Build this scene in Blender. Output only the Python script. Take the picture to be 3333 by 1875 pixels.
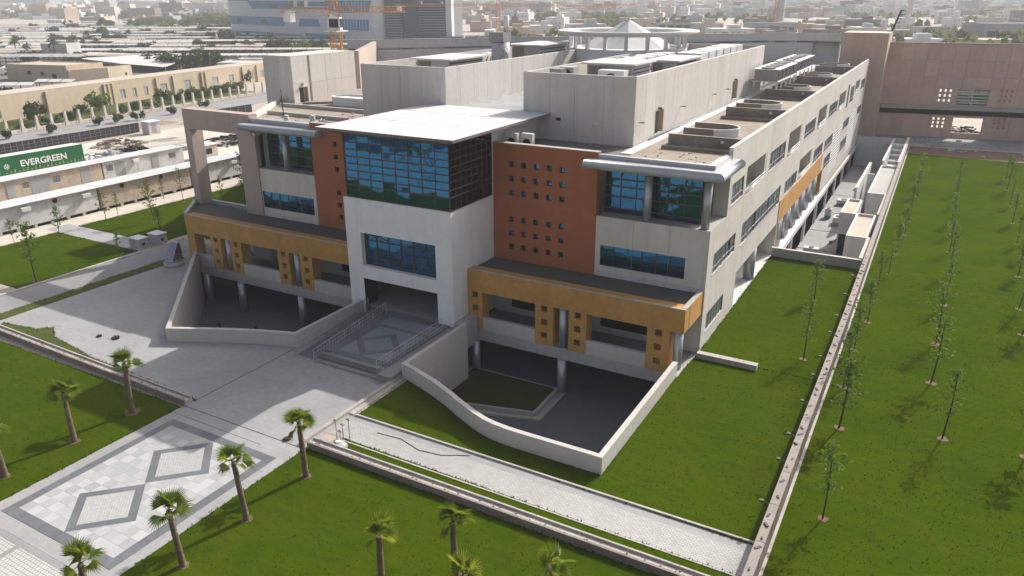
import bpy, bmesh, math, random
from math import radians, sin, cos, pi
from mathutils import Vector, Matrix
from mathutils.geometry import tessellate_polygon

random.seed(7)
for o in list(bpy.data.objects): bpy.data.objects.remove(o, do_unlink=True)
SC = bpy.context.scene
COL = SC.collection

# ------------------------------------------------------------------ camera, sky, sun, exposure
YAW, PITCH, ROLL = radians(-29.338), radians(21.07), radians(-0.153)
fw = Vector((sin(YAW)*cos(PITCH), cos(YAW)*cos(PITCH), -sin(PITCH)))
r0 = Vector((cos(YAW), -sin(YAW), 0)); u0 = r0.cross(fw)
rr = r0*cos(ROLL) + u0*sin(ROLL); uu = -r0*sin(ROLL) + u0*cos(ROLL)
cam = bpy.data.cameras.new('camera'); cam_ob = bpy.data.objects.new('camera', cam); COL.objects.link(cam_ob)
cam_ob.matrix_world = Matrix(((rr.x, uu.x, -fw.x, 0), (rr.y, uu.y, -fw.y, 0), (rr.z, uu.z, -fw.z, 24.0), (0, 0, 0, 1)))
cam.sensor_fit = 'HORIZONTAL'; cam.sensor_width = 36.0; cam.lens = 36.0*2462.6/3333.0
cam.clip_start = 0.5; cam.clip_end = 20000
SC.camera = cam_ob

SUN_EL, SUN_AZ = radians(36.6), radians(15.2)      # azimuth from +y towards +x
world = bpy.data.worlds.new('World'); SC.world = world; world.use_nodes = True
wn = world.node_tree.nodes; wl = world.node_tree.links
sky = wn.new('ShaderNodeTexSky'); sky.sky_type = 'NISHITA'; sky.sun_disc = False
sky.sun_elevation = SUN_EL; sky.sun_rotation = SUN_AZ
sky.air_density = 0.8; sky.dust_density = 5.0; sky.ozone_density = 1.0
bg = wn['Background']; bg.inputs['Strength'].default_value = 0.122
hz = wn.new('ShaderNodeHueSaturation'); hz.inputs['Saturation'].default_value = 0.55      # dusty air: a whiter sky
wl.new(sky.outputs['Color'], hz.inputs['Color']); wl.new(hz.outputs['Color'], bg.inputs['Color'])
sun = bpy.data.lights.new('sun', 'SUN'); sun_ob = bpy.data.objects.new('sun', sun); COL.objects.link(sun_ob)
sun.energy = 3.5; sun.angle = radians(0.5); sun.color = (1.0, 0.965, 0.91)
sd = Vector((sin(SUN_AZ)*cos(SUN_EL), cos(SUN_AZ)*cos(SUN_EL), sin(SUN_EL)))
sun_ob.rotation_euler = sd.to_track_quat('Z', 'Y').to_euler(); sun_ob.location = (0, 0, 80)
SC.view_settings.view_transform = 'Standard'; SC.view_settings.look = 'None'
SC.view_settings.exposure = 0.62; SC.view_settings.gamma = 1.0; SC.view_settings.use_curve_mapping = False
HAZE_DENSITY = 0.00036
SC.render.engine = 'CYCLES'
cy = SC.cycles
cy.max_bounces = 6; cy.diffuse_bounces = 3; cy.glossy_bounces = 3; cy.transmission_bounces = 2; cy.volume_bounces = 0
cy.transparent_max_bounces = 6; cy.caustics_reflective = False; cy.caustics_refractive = False
cy.use_denoising = True; cy.sample_clamp_indirect = 6.0

# ------------------------------------------------------------------ materials
def mat(name, col, rough=0.8, col2=None, scale=0.5, amt=0.5, fine=6.0, fine_amt=0.25, bump=0.0, bump_scale=20.0, metal=0.0,
        streak=0.0, spec=0.3, rnd=0.0, stretch=(1, 1, 1)):
    m = bpy.data.materials.new(name); m.use_nodes = True
    N = m.node_tree.nodes; L = m.node_tree.links; P = N['Principled BSDF']
    P.inputs['Roughness'].default_value = rough; P.inputs['Metallic'].default_value = metal
    P.inputs['Specular IOR Level'].default_value = spec
    if col2 is None: col2 = tuple(c*0.72 for c in col)
    geo = N.new('ShaderNodeNewGeometry')
    mp = N.new('ShaderNodeMapping'); mp.inputs['Scale'].default_value = stretch; L.new(geo.outputs['Position'], mp.inputs['Vector'])
    def noise(sc, det=4.0, src=mp):
        n = N.new('ShaderNodeTexNoise'); n.inputs['Scale'].default_value = sc; n.inputs['Detail'].default_value = det
        L.new(src.outputs['Vector'], n.inputs['Vector']); return n
    def ramp(n, a, b):
        r = N.new('ShaderNodeMapRange'); r.inputs['From Min'].default_value = a; r.inputs['From Max'].default_value = b
        L.new(n.outputs['Fac'], r.inputs['Value']); return r
    def mix(fac, a, b):
        x = N.new('ShaderNodeMix'); x.data_type = 'RGBA'
        L.new(fac, x.inputs['Factor'])
        for s, v in ((x.inputs['A'], a), (x.inputs['B'], b)):
            if isinstance(v, tuple): s.default_value = v + (1.0,)
            else: L.new(v, s)
        return x.outputs['Result']
    def mul(sock, k):
        q = N.new('ShaderNodeMath'); q.operation = 'MULTIPLY'; L.new(sock, q.inputs[0]); q.inputs[1].default_value = k; return q.outputs[0]
    c = mix(mul(ramp(noise(scale), 0.35, 0.68).outputs[0], amt), col, col2)
    if fine_amt > 0:
        c = mix(mul(ramp(noise(fine, 6.0), 0.35, 0.7).outputs[0], fine_amt), c, tuple(v*0.62 for v in col2))
    if streak > 0:
        ms = N.new('ShaderNodeMapping'); ms.inputs['Scale'].default_value = (1.6, 1.6, 0.10); L.new(geo.outputs['Position'], ms.inputs['Vector'])
        c = mix(mul(ramp(noise(1.0, 5.0, ms), 0.5, 0.78).outputs[0], streak), c, tuple(v*0.55 for v in col2))
    if rnd > 0:
        oi = N.new('ShaderNodeObjectInfo'); hs = N.new('ShaderNodeHueSaturation')
        r = N.new('ShaderNodeMapRange'); L.new(oi.outputs['Random'], r.inputs['Value'])
        r.inputs['To Min'].default_value = 1.0-rnd; r.inputs['To Max'].default_value = 1.0+rnd
        L.new(r.outputs[0], hs.inputs['Value']); L.new(c, hs.inputs['Color']); c = hs.outputs['Color']
    L.new(c, P.inputs['Base Color'])
    if bump > 0:
        b = N.new('ShaderNodeBump'); b.inputs['Strength'].default_value = bump; b.inputs['Distance'].default_value = 0.05
        L.new(noise(bump_scale, 5.0).outputs['Fac'], b.inputs['Height']); L.new(b.outputs['Normal'], P.inputs['Normal'])
    return m

def translucent(m, k=0.45, col=None):
    """thin leaves let some sun through"""
    N = m.node_tree.nodes; L = m.node_tree.links; P = N['Principled BSDF']; out = N['Material Output']
    t = N.new('ShaderNodeBsdfTranslucent'); src = P.inputs['Base Color'].links[0].from_socket
    g = N.new('ShaderNodeMix'); g.data_type = 'RGBA'; g.blend_type = 'MULTIPLY'; g.inputs['Factor'].default_value = 1.0
    L.new(src, g.inputs['A']); g.inputs['B'].default_value = (1.5, 1.45, 0.7, 1); L.new(g.outputs['Result'], t.inputs['Color'])
    x = N.new('ShaderNodeMixShader'); x.inputs[0].default_value = k
    L.new(P.outputs[0], x.inputs[1]); L.new(t.outputs[0], x.inputs[2]); L.new(x.outputs[0], out.inputs['Surface'])
    return m
def clear_glass(name, tint, refl=0.22):
    m = bpy.data.materials.new(name); m.use_nodes = True; N = m.node_tree.nodes; L = m.node_tree.links; N.remove(N['Principled BSDF'])
    t = N.new('ShaderNodeBsdfTransparent'); t.inputs['Color'].default_value = tint + (1,)
    g = N.new('ShaderNodeBsdfGlossy'); g.inputs['Roughness'].default_value = .03; g.inputs['Color'].default_value = (.8,.85,.9,1)
    x = N.new('ShaderNodeMixShader'); x.inputs[0].default_value = refl
    L.new(t.outputs[0], x.inputs[1]); L.new(g.outputs[0], x.inputs[2]); L.new(x.outputs[0], N['Material Output'].inputs['Surface'])
    return m
def grid_mat(name, col, col2, size, rot=0.0, joint=0.06, rough=0.75, jointcol=None, vary=0.3):
    """paving too small to build one by one: offset courses with darker joints and tone changes"""
    m = mat(name, col, rough, col2, 0.35, 0.6, 5.0, 0.2)
    N = m.node_tree.nodes; L = m.node_tree.links; P = N['Principled BSDF']
    src = P.inputs['Base Color'].links[0].from_socket
    geo = N.new('ShaderNodeNewGeometry'); mp = N.new('ShaderNodeMapping'); mp.inputs['Rotation'].default_value = (0, 0, rot)
    L.new(geo.outputs['Position'], mp.inputs['Vector'])
    br = N.new('ShaderNodeTexBrick'); br.inputs['Scale'].default_value = 1.0
    br.inputs['Brick Width'].default_value = size[0]; br.inputs['Row Height'].default_value = size[1]
    br.inputs['Mortar Size'].default_value = joint*min(size); br.inputs['Mortar Smooth'].default_value = 0.3
    br.inputs['Color1'].default_value = (1, 1, 1, 1); br.inputs['Color2'].default_value = (1-vary, 1-vary, 1-vary, 1)
    br.inputs['Mortar'].default_value = (0.55, 0.54, 0.5, 1)
    L.new(mp.outputs['Vector'], br.inputs['Vector'])
    x = N.new('ShaderNodeMix'); x.data_type = 'RGBA'; x.blend_type = 'MULTIPLY'; x.inputs['Factor'].default_value = 1.0
    L.new(src, x.inputs['A']); L.new(br.outputs['Color'], x.inputs['B']); L.new(x.outputs['Result'], P.inputs['Base Color'])
    b = N.new('ShaderNodeBump'); b.inputs['Strength'].default_value = 0.5; b.inputs['Distance'].default_value = 0.02; b.invert = True
    L.new(br.outputs['Fac'], b.inputs['Height']); L.new(b.outputs['Normal'], P.inputs['Normal'])
    return m

def layered(m, layers):
    """extra tone layers: (scale, stretch, rotation, from, to, colour, amount)"""
    N = m.node_tree.nodes; L = m.node_tree.links; P = N['Principled BSDF']; src = P.inputs['Base Color'].links[0].from_socket
    geo = N.new('ShaderNodeNewGeometry')
    for sc, st, rot, a, b_, col, amt in layers:
        mp = N.new('ShaderNodeMapping'); mp.inputs['Scale'].default_value = st; mp.inputs['Rotation'].default_value = (0,0,rot); L.new(geo.outputs['Position'], mp.inputs['Vector'])
        n = N.new('ShaderNodeTexNoise'); n.inputs['Scale'].default_value = sc; n.inputs['Detail'].default_value = 6; n.inputs['Roughness'].default_value = .65; n.inputs['Distortion'].default_value = .4; L.new(mp.outputs['Vector'], n.inputs['Vector'])
        r = N.new('ShaderNodeMapRange'); r.inputs['From Min'].default_value = a; r.inputs['From Max'].default_value = b_; r.inputs['To Max'].default_value = amt; L.new(n.outputs['Fac'], r.inputs['Value'])
        x = N.new('ShaderNodeMix'); x.data_type = 'RGBA'; L.new(r.outputs[0], x.inputs['Factor']); L.new(src, x.inputs['A']); x.inputs['B'].default_value = col+(1,); src = x.outputs['Result']
    L.new(src, P.inputs['Base Color']); return m
def grass_mat(name):
    m = mat(name, (0.051, 0.083, 0.0015), 0.95, (0.039, 0.067, 0.001), 0.14, 1.0, 6.0, 0.35, 0.8, 22, spec=0.0)
    return layered(m, [(1.0, (.45,1.5,1), .45, .45, .72, (0.066,0.092,0.003), .6), (2.4, (.5,1.7,1), .4, .50, .74, (0.024,0.048,0.001), .7), (.33, (1,1,1), 0, .52, .75, (0.080,0.092,0.006), .45), (.9, (1,1,1), 0, .66, .78, (0.10,0.092,0.02), .35)])
def glass_mat(name, tint, rough=0.02, base=(0.01, 0.015, 0.02), wob=0.02, metal=0.9, wscale=0.9):
    """solar control glass: a tinted mirror coating, faintly wavy"""
    m = bpy.data.materials.new(name); m.use_nodes = True
    N = m.node_tree.nodes; L = m.node_tree.links; P = N['Principled BSDF']
    P.inputs['Base Color'].default_value = tint + (1,); P.inputs['Metallic'].default_value = metal
    P.inputs['Roughness'].default_value = rough
    geo = N.new('ShaderNodeNewGeometry'); n = N.new('ShaderNodeTexNoise'); n.inputs['Scale'].default_value = wscale; n.inputs['Detail'].default_value = 1.0
    L.new(geo.outputs['Position'], n.inputs['Vector'])
    b = N.new('ShaderNodeBump'); b.inputs['Strength'].default_value = wob; b.inputs['Distance'].default_value = 1.0
    L.new(n.outputs['Fac'], b.inputs['Height']); L.new(b.outputs['Normal'], P.inputs['Normal'])
    return m

M = {}
M['sand'] = mat('sandy_ground', (0.46, 0.40, 0.33), 0.95, (0.36, 0.31, 0.26), 0.06, 0.8, 1.2, 0.35, 0.3, 6)
M['sand2'] = mat('pale_sand', (0.60, 0.54, 0.46), 0.95, (0.45, 0.40, 0.34), 0.12, 0.7, 1.5, 0.3, 0.3, 6)
M['soil'] = mat('brown_soil', (0.20, 0.12, 0.085), 0.95, (0.12, 0.08, 0.06), 1.5, 0.8, 12, 0.4, 0.5, 20)
M['grass'] = grass_mat('lawn_grass')
M['blade'] = mat('grass_blades', (0.058, 0.090, 0.002), 0.95, (0.038, 0.064, 0.002), 0.5, 0.8, 9.0, 0.3, spec=0.0)
M['drygrass'] = mat('patchy_grass', (0.10, 0.105, 0.03), 0.9, (0.05, 0.075, 0.012), 0.9, 0.8, 8, 0.4, 0.6, 25, spec=0.1)
M['plaza'] = mat('brushed_concrete', (0.36, 0.357, 0.352), 0.85, (0.295, 0.293, 0.288), 0.22, 0.8, 2.6, 0.28, 0.15, 30)
layered(M['plaza'], [(.55, (1,1,1), 0, .52, .72, (0.255,0.255,0.255), .55), (1.6, (.25,2.2,1), .5, .55, .75, (0.225,0.225,0.23), .45), (1.8, (2.0,.22,1), -.3, .58, .76, (0.25,0.247,0.24), .4), (3.5, (1,1,1), 0, .66, .74, (0.16,0.155,0.15), .55)])
M['asphalt'] = mat('grey_paving', (0.30, 0.295, 0.29), 0.9, (0.22, 0.22, 0.22), 0.3, 0.6, 6, 0.3, 0.2, 30)
M['road'] = mat('asphalt', (0.06, 0.06, 0.062), 0.9, (0.045, 0.045, 0.047), 0.2, 0.6, 8, 0.3)
M['kerb'] = mat('kerb_concrete', (0.50, 0.47, 0.43), 0.9, (0.36, 0.32, 0.28), 0.8, 0.8, 7, 0.4, 0.3, 25)
M['planter'] = mat('planter_brown', (0.30, 0.245, 0.21), 0.9, (0.20, 0.165, 0.145), 0.8, 0.8, 7, 0.4, 0.3, 25)
M['marble'] = mat('white_marble_tile', (0.455, 0.45, 0.445), 0.6, (0.41, 0.41, 0.405), 0.5, 0.7, 3.0, 0.15, rnd=0.06)
M['marble2'] = mat('grey_marble_tile', (0.385, 0.385, 0.385), 0.6, (0.35, 0.35, 0.355), 0.7, 0.8, 3.5, 0.2, rnd=0.08)
M['slate'] = mat('dark_grey_marble', (0.165, 0.17, 0.18), 0.55, (0.12, 0.125, 0.135), 0.8, 0.7, 4.0, 0.3, rnd=0.08)
M['paver'] = grid_mat('white_pavers', (0.48, 0.475, 0.455), (0.41, 0.405, 0.39), (0.24, 0.12), 0.0, 0.10, vary=0.16)
M['paver2'] = grid_mat('white_pavers_wide', (0.54, 0.535, 0.51), (0.47, 0.46, 0.445), (0.2, 0.2), 0.0, 0.10, vary=0.1)
M['cobble'] = grid_mat('pale_cobble', (0.47, 0.465, 0.455), (0.42, 0.415, 0.405), (0.13, 0.13), radians(45), 0.05, vary=0.12)
M['beige'] = mat('beige_render', (0.64, 0.60, 0.54), 0.85, (0.56, 0.525, 0.47), 0.15, 0.8, 2.2, 0.16, 0.08, 40, streak=0.30, rnd=0.035)
M['beige_roof'] = mat('pale_precast', (0.60, 0.57, 0.53), 0.85, (0.53, 0.505, 0.47), 0.15, 0.7, 2.2, 0.16, 0.08, 40, streak=0.32, rnd=0.05)
M['white'] = mat('white_render', (0.80, 0.79, 0.775), 0.8, (0.72, 0.71, 0.695), 0.2, 0.7, 2.0, 0.12, 0.05, 40, streak=0.22)
M['whitewall'] = mat('white_painted_wall', (0.68, 0.675, 0.66), 0.85, (0.58, 0.575, 0.56), 0.3, 0.6, 2.5, 0.12, 0.05, 40, streak=0.15)
M['red'] = mat('terracotta_render', (0.41, 0.142, 0.060), 0.85, (0.345, 0.118, 0.052), 0.15, 0.8, 1.6, 0.22, 0.06, 30, streak=0.12)
M['ochre'] = mat('ochre_render', (0.56, 0.305, 0.085), 0.85, (0.46, 0.24, 0.066), 0.4, 0.8, 2.4, 0.35, 0.06, 30, streak=0.22)
M['pink'] = mat('pink_precast', (0.62, 0.435, 0.355), 0.85, (0.55, 0.395, 0.325), 0.12, 0.9, 1.8, 0.2, 0.05, 30, streak=0.16, rnd=0.09)
M['pinkgrey'] = mat('pink_grey_precast', (0.455, 0.365, 0.315), 0.85, (0.40, 0.325, 0.28), 0.15, 0.8, 1.8, 0.15, 0.05, 30, streak=0.14)
M['greywall'] = mat('grey_render', (0.64, 0.63, 0.61), 0.85, (0.57, 0.56, 0.545), 0.12, 0.8, 1.8, 0.15, 0.05, 30, streak=0.12)
M['conc'] = mat('cast_concrete', (0.44, 0.42, 0.395), 0.88, (0.35, 0.335, 0.315), 0.4, 0.7, 3, 0.25, 0.1, 30, streak=0.18)
M['wallcap'] = mat('cream_parapet', (0.54, 0.505, 0.465), 0.88, (0.47, 0.44, 0.41), 0.4, 0.6, 3, 0.15, 0.08, 30, streak=0.12)
M['roofscreed'] = mat('roof_screed', (0.36, 0.30, 0.235), 0.95, (0.27, 0.22, 0.175), 0.25, 0.9, 1.6, 0.45, 0.25, 10)
M['roofgrey'] = mat('grey_roof_felt', (0.20, 0.19, 0.18), 0.95, (0.15, 0.145, 0.14), 0.3, 0.8, 2.5, 0.3, 0.15, 14)
M['porticoroof'] = mat('dark_roof_membrane', (0.115, 0.108, 0.102), 0.95, (0.09, 0.085, 0.08), 0.3, 0.8, 3, 0.3, 0.15, 20)
M['roofwhite'] = mat('white_roof_coating', (0.62, 0.615, 0.605), 0.8, (0.52, 0.515, 0.50), 0.22, 0.8, 1.2, 0.25, 0.05, 20)
M['whitemetal'] = mat('white_metal_cladding', (0.64, 0.65, 0.67), 0.42, (0.58, 0.59, 0.61), 0.3, 0.5, 2, 0.1, metal=0.15, spec=0.5)
M['tube'] = mat('grey_metal_cladding', (0.36, 0.37, 0.39), 0.45, (0.31, 0.32, 0.34), 0.4, 0.5, 2, 0.15, metal=0.3, spec=0.5)
M['eave'] = mat('eave_cladding', (0.43, 0.44, 0.455), 0.42, (0.37, 0.38, 0.395), 0.4, 0.6, 2, 0.2, metal=0.25, spec=0.5)
M['silver'] = mat('silver_column_cladding', (0.47, 0.48, 0.50), 0.38, (0.40, 0.41, 0.43), 0.5, 0.5, 3, 0.15, metal=0.55, spec=0.5)
M['frame'] = mat('dark_bronze_frame', (0.050, 0.042, 0.040), 0.5, (0.035, 0.03, 0.03), 1, 0.5, 5, 0.1, metal=0.3)
M['framebrown'] = mat('brown_mullion', (0.11, 0.075, 0.062), 0.5, (0.08, 0.055, 0.05), 1, 0.5, 5, 0.1, metal=0.2)
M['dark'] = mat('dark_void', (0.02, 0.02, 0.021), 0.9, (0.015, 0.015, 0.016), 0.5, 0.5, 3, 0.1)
M['soffit'] = mat('dark_soffit', (0.07, 0.064, 0.060), 0.8, (0.055, 0.05, 0.047), 0.4, 0.6, 3, 0.2)
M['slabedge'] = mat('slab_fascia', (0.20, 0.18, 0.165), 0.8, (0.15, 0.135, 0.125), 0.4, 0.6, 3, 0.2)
M['glass'] = glass_mat('blue_mirror_glass', (0.023, 0.135, 0.275), 0.03, wob=0.016)
M['glassdark'] = glass_mat('dark_tinted_glass', (0.035, 0.036, 0.040), 0.10, wob=0.02)
M['glassgrey'] = glass_mat('grey_tinted_glass', (0.20, 0.215, 0.23), 0.12, wob=0.03)
M['curtain'] = mat('pale_curtain', (0.42, 0.43, 0.45), 0.6, (0.17, 0.18, 0.2), 2.2, 1.0, 8, 0.2, stretch=(1, 3.0, 0.05))
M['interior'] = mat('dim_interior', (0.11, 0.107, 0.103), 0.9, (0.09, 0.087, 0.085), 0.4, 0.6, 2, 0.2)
M['landing'] = mat('blue_grey_marble', (0.24, 0.26, 0.285), 0.6, (0.19, 0.205, 0.23), 0.6, 0.7, 3, 0.25)
M['roofwall'] = mat('rendered_roof_upstand', (0.30,0.26,0.215), 0.92, (0.21,0.185,0.155), 0.5, 0.9, 3, 0.4, 0.1, 20, streak=0.3)
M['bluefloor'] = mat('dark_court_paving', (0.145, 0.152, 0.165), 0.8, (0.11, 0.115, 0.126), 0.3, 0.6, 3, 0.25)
M['trunk'] = mat('palm_bark', (0.24, 0.17, 0.11), 0.95, (0.14, 0.095, 0.06), 5, 0.9, 18, 0.5, 0.8, 30)
M['bark'] = mat('young_bark', (0.055, 0.05, 0.045), 0.9, (0.035, 0.032, 0.03), 5, 0.7, 18, 0.4)
M['frond'] = mat('palm_leaf', (0.15, 0.215, 0.028), 0.55, (0.095, 0.155, 0.02), 2, 0.8, 8, 0.2, spec=0.4, rnd=0.18)
M['frond_y'] = mat('yellowing_palm_leaf', (0.25, 0.28, 0.04), 0.6, (0.16, 0.20, 0.03), 2, 0.8, 8, 0.2, spec=0.4, rnd=0.18)
M['leaf'] = mat('tree_leaf', (0.095, 0.15, 0.026), 0.6, (0.055, 0.10, 0.018), 1.5, 0.9, 8, 0.2, spec=0.35, rnd=0.2)
M['leafdark'] = mat('shrub_leaf', (0.050, 0.080, 0.024), 0.7, (0.028, 0.048, 0.015), 0.8, 0.9, 5, 0.25, spec=0.25, rnd=0.2)
M['leafgrey'] = mat('dusty_leaf', (0.095, 0.11, 0.055), 0.8, (0.06, 0.075, 0.038), 0.8, 0.9, 5, 0.25, spec=0.2, rnd=0.2)
for n_ in ('frond', 'frond_y', 'leaf', 'leafdark', 'leafgrey'): translucent(M[n_], 0.5)
M['clearglass'] = clear_glass('clear_window_glass', (0.93, 0.95, 0.96), 0.10)
M['cloth'] = mat('curtain_cloth', (0.56, 0.56, 0.57), 0.9, (0.40, 0.405, 0.42), 1.5, 0.8, 6, 0.2)
M['fencewood'] = mat('fence_plank', (0.235, 0.19, 0.16), 0.9, (0.17, 0.14, 0.12), 1.2, 0.8, 9, 0.3, rnd=0.12)
M['fencecap'] = mat('fence_coping', (0.33, 0.29, 0.26), 0.9, (0.25, 0.215, 0.195), 1.2, 0.8, 9, 0.35, 0.2, 30)
M['green'] = mat('green_container_paint', (0.010, 0.165, 0.065), 0.55, (0.010, 0.13, 0.05), 0.5, 0.6, 3, 0.15, spec=0.4)
M['lettering'] = mat('white_lettering', (0.72, 0.72, 0.70), 0.6, (0.6, 0.6, 0.58), 1, 0.5, 6, 0.2)
M['cabin'] = mat('cabin_white', (0.58, 0.575, 0.565), 0.75, (0.45, 0.44, 0.43), 0.35, 0.8, 2.5, 0.25, streak=0.3)
M['cabinbeige'] = mat('cabin_peeling', (0.52, 0.42, 0.31), 0.85, (0.38, 0.33, 0.28), 0.5, 0.9, 2.5, 0.4, streak=0.35)
M['cabinroof'] = mat('cabin_roof', (0.74, 0.735, 0.72), 0.6, (0.60, 0.59, 0.58), 0.5, 0.6, 3, 0.15)
M['blackpanel'] = mat('black_panel', (0.028, 0.027, 0.027), 0.7, (0.02, 0.02, 0.02), 0.6, 0.7, 3, 0.3)
M['metalgrey'] = mat('galvanised_grey', (0.30, 0.30, 0.30), 0.5, (0.22, 0.22, 0.22), 1, 0.6, 5, 0.3, metal=0.4)
M['acgrey'] = mat('unit_grey', (0.46, 0.46, 0.455), 0.6, (0.36, 0.36, 0.355), 1, 0.6, 5, 0.3)
M['acwhite'] = mat('unit_white', (0.68, 0.68, 0.66), 0.6, (0.56, 0.56, 0.545), 1, 0.5, 5, 0.2)
M['tan'] = mat('tan_render', (0.52, 0.43, 0.31), 0.9, (0.45, 0.375, 0.28), 0.12, 0.8, 1.2, 0.2, streak=0.25)
M['tanroof'] = mat('tan_roof', (0.52, 0.45, 0.37), 0.95, (0.45, 0.38, 0.31), 0.1, 0.8, 0.8, 0.3)
M['ucream'] = mat('cream_precast', (0.58, 0.54, 0.48), 0.88, (0.46, 0.43, 0.385), 0.5, 0.8, 3, 0.3)
M['winggrey'] = mat('window_grey', (0.33, 0.33, 0.335), 0.5, (0.27, 0.27, 0.275), 0.7, 0.7, 3, 0.2)
M['bluepanel'] = mat('pale_blue_cladding', (0.62, 0.63, 0.645), 0.6, (0.55, 0.565, 0.58), 0.05, 0.6, 0.4, 0.1)
M['blueglass'] = mat('teal_band_glass', (0.05, 0.23, 0.40), 0.35, (0.04, 0.18, 0.32), .05, .8, .5, .2, spec=.5)
M['crane'] = mat('crane_orange', (0.55, 0.24, 0.03), 0.6, (0.45, 0.2, 0.03), 0.5, 0.5, 2, 0.2)
M['cranered'] = mat('crane_red', (0.38, 0.13, 0.08), 0.6, (0.3, 0.1, 0.06), 0.5, 0.5, 2, 0.2)
CITY = [mat('city_' + n, c, 0.9, tuple(v*0.8 for v in c), 0.02, 0.7, 0.12, 0.35) for n, c in
        (('cream', (0.58, 0.52, 0.44)), ('white', (0.70, 0.69, 0.66)), ('grey', (0.36, 0.36, 0.36)), ('tan', (0.46, 0.37, 0.28)), ('brown', (0.24, 0.19, 0.16)))]
M['carport'] = mat('shade_canopy', (0.62, 0.595, 0.55), 0.85, (0.50, 0.475, 0.435), 0.1, 0.7, 0.8, 0.2)

# ------------------------------------------------------------------ mesh builder and scene graph
OFF = {}
class MB:
    def __init__(s): s.v = []; s.f = []; s.sm = []; s.mi = []; s.cur = 0
    def vert(s, p): s.v.append(tuple(p)); return len(s.v)-1
    def face(s, ids, smooth=False): s.f.append(tuple(ids)); s.sm.append(smooth); s.mi.append(s.cur)
    def quad(s, *ps, smooth=False): s.face([s.vert(p) for p in ps], smooth)
    def box(s, x0, x1, y0, y1, z0, z1, skip=''):
        b = [s.vert(p) for p in ((x0,y0,z0),(x1,y0,z0),(x1,y1,z0),(x0,y1,z0),(x0,y0,z1),(x1,y0,z1),(x1,y1,z1),(x0,y1,z1))]
        for k, q in (('b',(0,3,2,1)),('t',(4,5,6,7)),('f',(0,1,5,4)),('r',(1,2,6,5)),('k',(2,3,7,6)),('l',(3,0,4,7))):
            if k not in skip: s.face([b[i] for i in q])
    def obox(s, c, ux, uy, hx, hy, z0, z1):
        """box along arbitrary horizontal axes"""
        ps = []
        for z in (z0, z1):
            for a, b in ((-1,-1),(1,-1),(1,1),(-1,1)):
                ps.append(s.vert((c[0]+ux[0]*a*hx+uy[0]*b*hy, c[1]+ux[1]*a*hx+uy[1]*b*hy, z)))
        for q in ((0,3,2,1),(4,5,6,7),(0,1,5,4),(1,2,6,5),(2,3,7,6),(3,0,4,7)): s.face([ps[i] for i in q])
    def prism(s, poly, z0, z1, bottom=True, holes=()):
        rings = [poly] + list(holes)
        tris = tessellate_polygon([[Vector((p[0], p[1], 0)) for p in r] for r in rings])
        flat = [p for r in rings for p in r]
        for z in ((z1, z0) if bottom else (z1,)):
            ids = [s.vert((p[0], p[1], z)) for p in flat]
            for t in tris:
                a, b, c = [flat[i] for i in t]
                up = ((b[0]-a[0])*(c[1]-a[1])-(b[1]-a[1])*(c[0]-a[0])) > 0
                t = t if up == (z == z1) else t[::-1]
                s.face([ids[i] for i in t])
        if z1 > z0:
            for r in rings:
                for i in range(len(r)):
                    a, b = r[i], r[(i+1) % len(r)]
                    s.quad((a[0],a[1],z0),(b[0],b[1],z0),(b[0],b[1],z1),(a[0],a[1],z1))
    def sheet(s, poly, z, holes=()): s.prism(poly, z, z, bottom=False, holes=holes)
    def cyl(s, cx, cy_, z0, z1, r, n=20, r1=None, cap=True):
        r1 = r if r1 is None else r1
        a = [s.vert((cx+r*cos(2*pi*i/n), cy_+r*sin(2*pi*i/n), z0)) for i in range(n)]
        b = [s.vert((cx+r1*cos(2*pi*i/n), cy_+r1*sin(2*pi*i/n), z1)) for i in range(n)]
        for i in range(n): s.face((a[i], a[(i+1)%n], b[(i+1)%n], b[i]), True)
        if cap: s.face(b); s.face(a[::-1])
    def tube(s, pts, rad, n=6, cap=True):
        rings = []
        for i, p in enumerate(pts):
            p = Vector(p); q = Vector(pts[min(i+1, len(pts)-1)]) - Vector(pts[max(i-1, 0)])
            q.normalize(); a = q.cross(Vector((0,0,1)))
            if a.length < 1e-3: a = Vector((1,0,0))
            a.normalize(); b = q.cross(a); r = rad[i] if isinstance(rad, (list, tuple)) else rad
            rings.append([s.vert(p + (a*cos(2*pi*k/n)+b*sin(2*pi*k/n))*r) for k in range(n)])
        for A, B in zip(rings, rings[1:]):
            for k in range(n): s.face((A[k], A[(k+1)%n], B[(k+1)%n], B[k]), True)
        if cap: s.face(rings[0][::-1]); s.face(rings[-1])
    def mesh(s, name, mats, off=(0,0,0)):
        me = bpy.data.meshes.new(name)
        me.from_pydata([(v[0]-off[0], v[1]-off[1], v[2]-off[2]) for v in s.v], [], s.f)
        for m in (mats if isinstance(mats, (list, tuple)) else [mats]): me.materials.append(m)
        me.polygons.foreach_set('use_smooth', s.sm)
        if any(s.mi): me.polygons.foreach_set('material_index', s.mi)
        me.update(); return me
    def build(s, name, mats, parent=None, loc=None):
        """one object; with a parent its mesh is given in world coordinates and shifted to the parent's base"""
        off = OFF.get(parent.name, (0,0,0)) if parent else (loc or (0,0,0))
        ob = bpy.data.objects.new(name, s.mesh(name, mats, off)); COL.objects.link(ob)
        if parent: ob.parent = parent; OFF[ob.name] = off
        else: ob.location = off; OFF[ob.name] = off
        return ob
def put(name, me, parent, loc, rot=None):
    ob = bpy.data.objects.new(name, me); COL.objects.link(ob); ob.parent = parent
    off = OFF.get(parent.name, (0,0,0)); ob.location = (loc[0]-off[0], loc[1]-off[1], loc[2]-off[2])
    if rot: ob.rotation_euler = rot
    return ob
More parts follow.
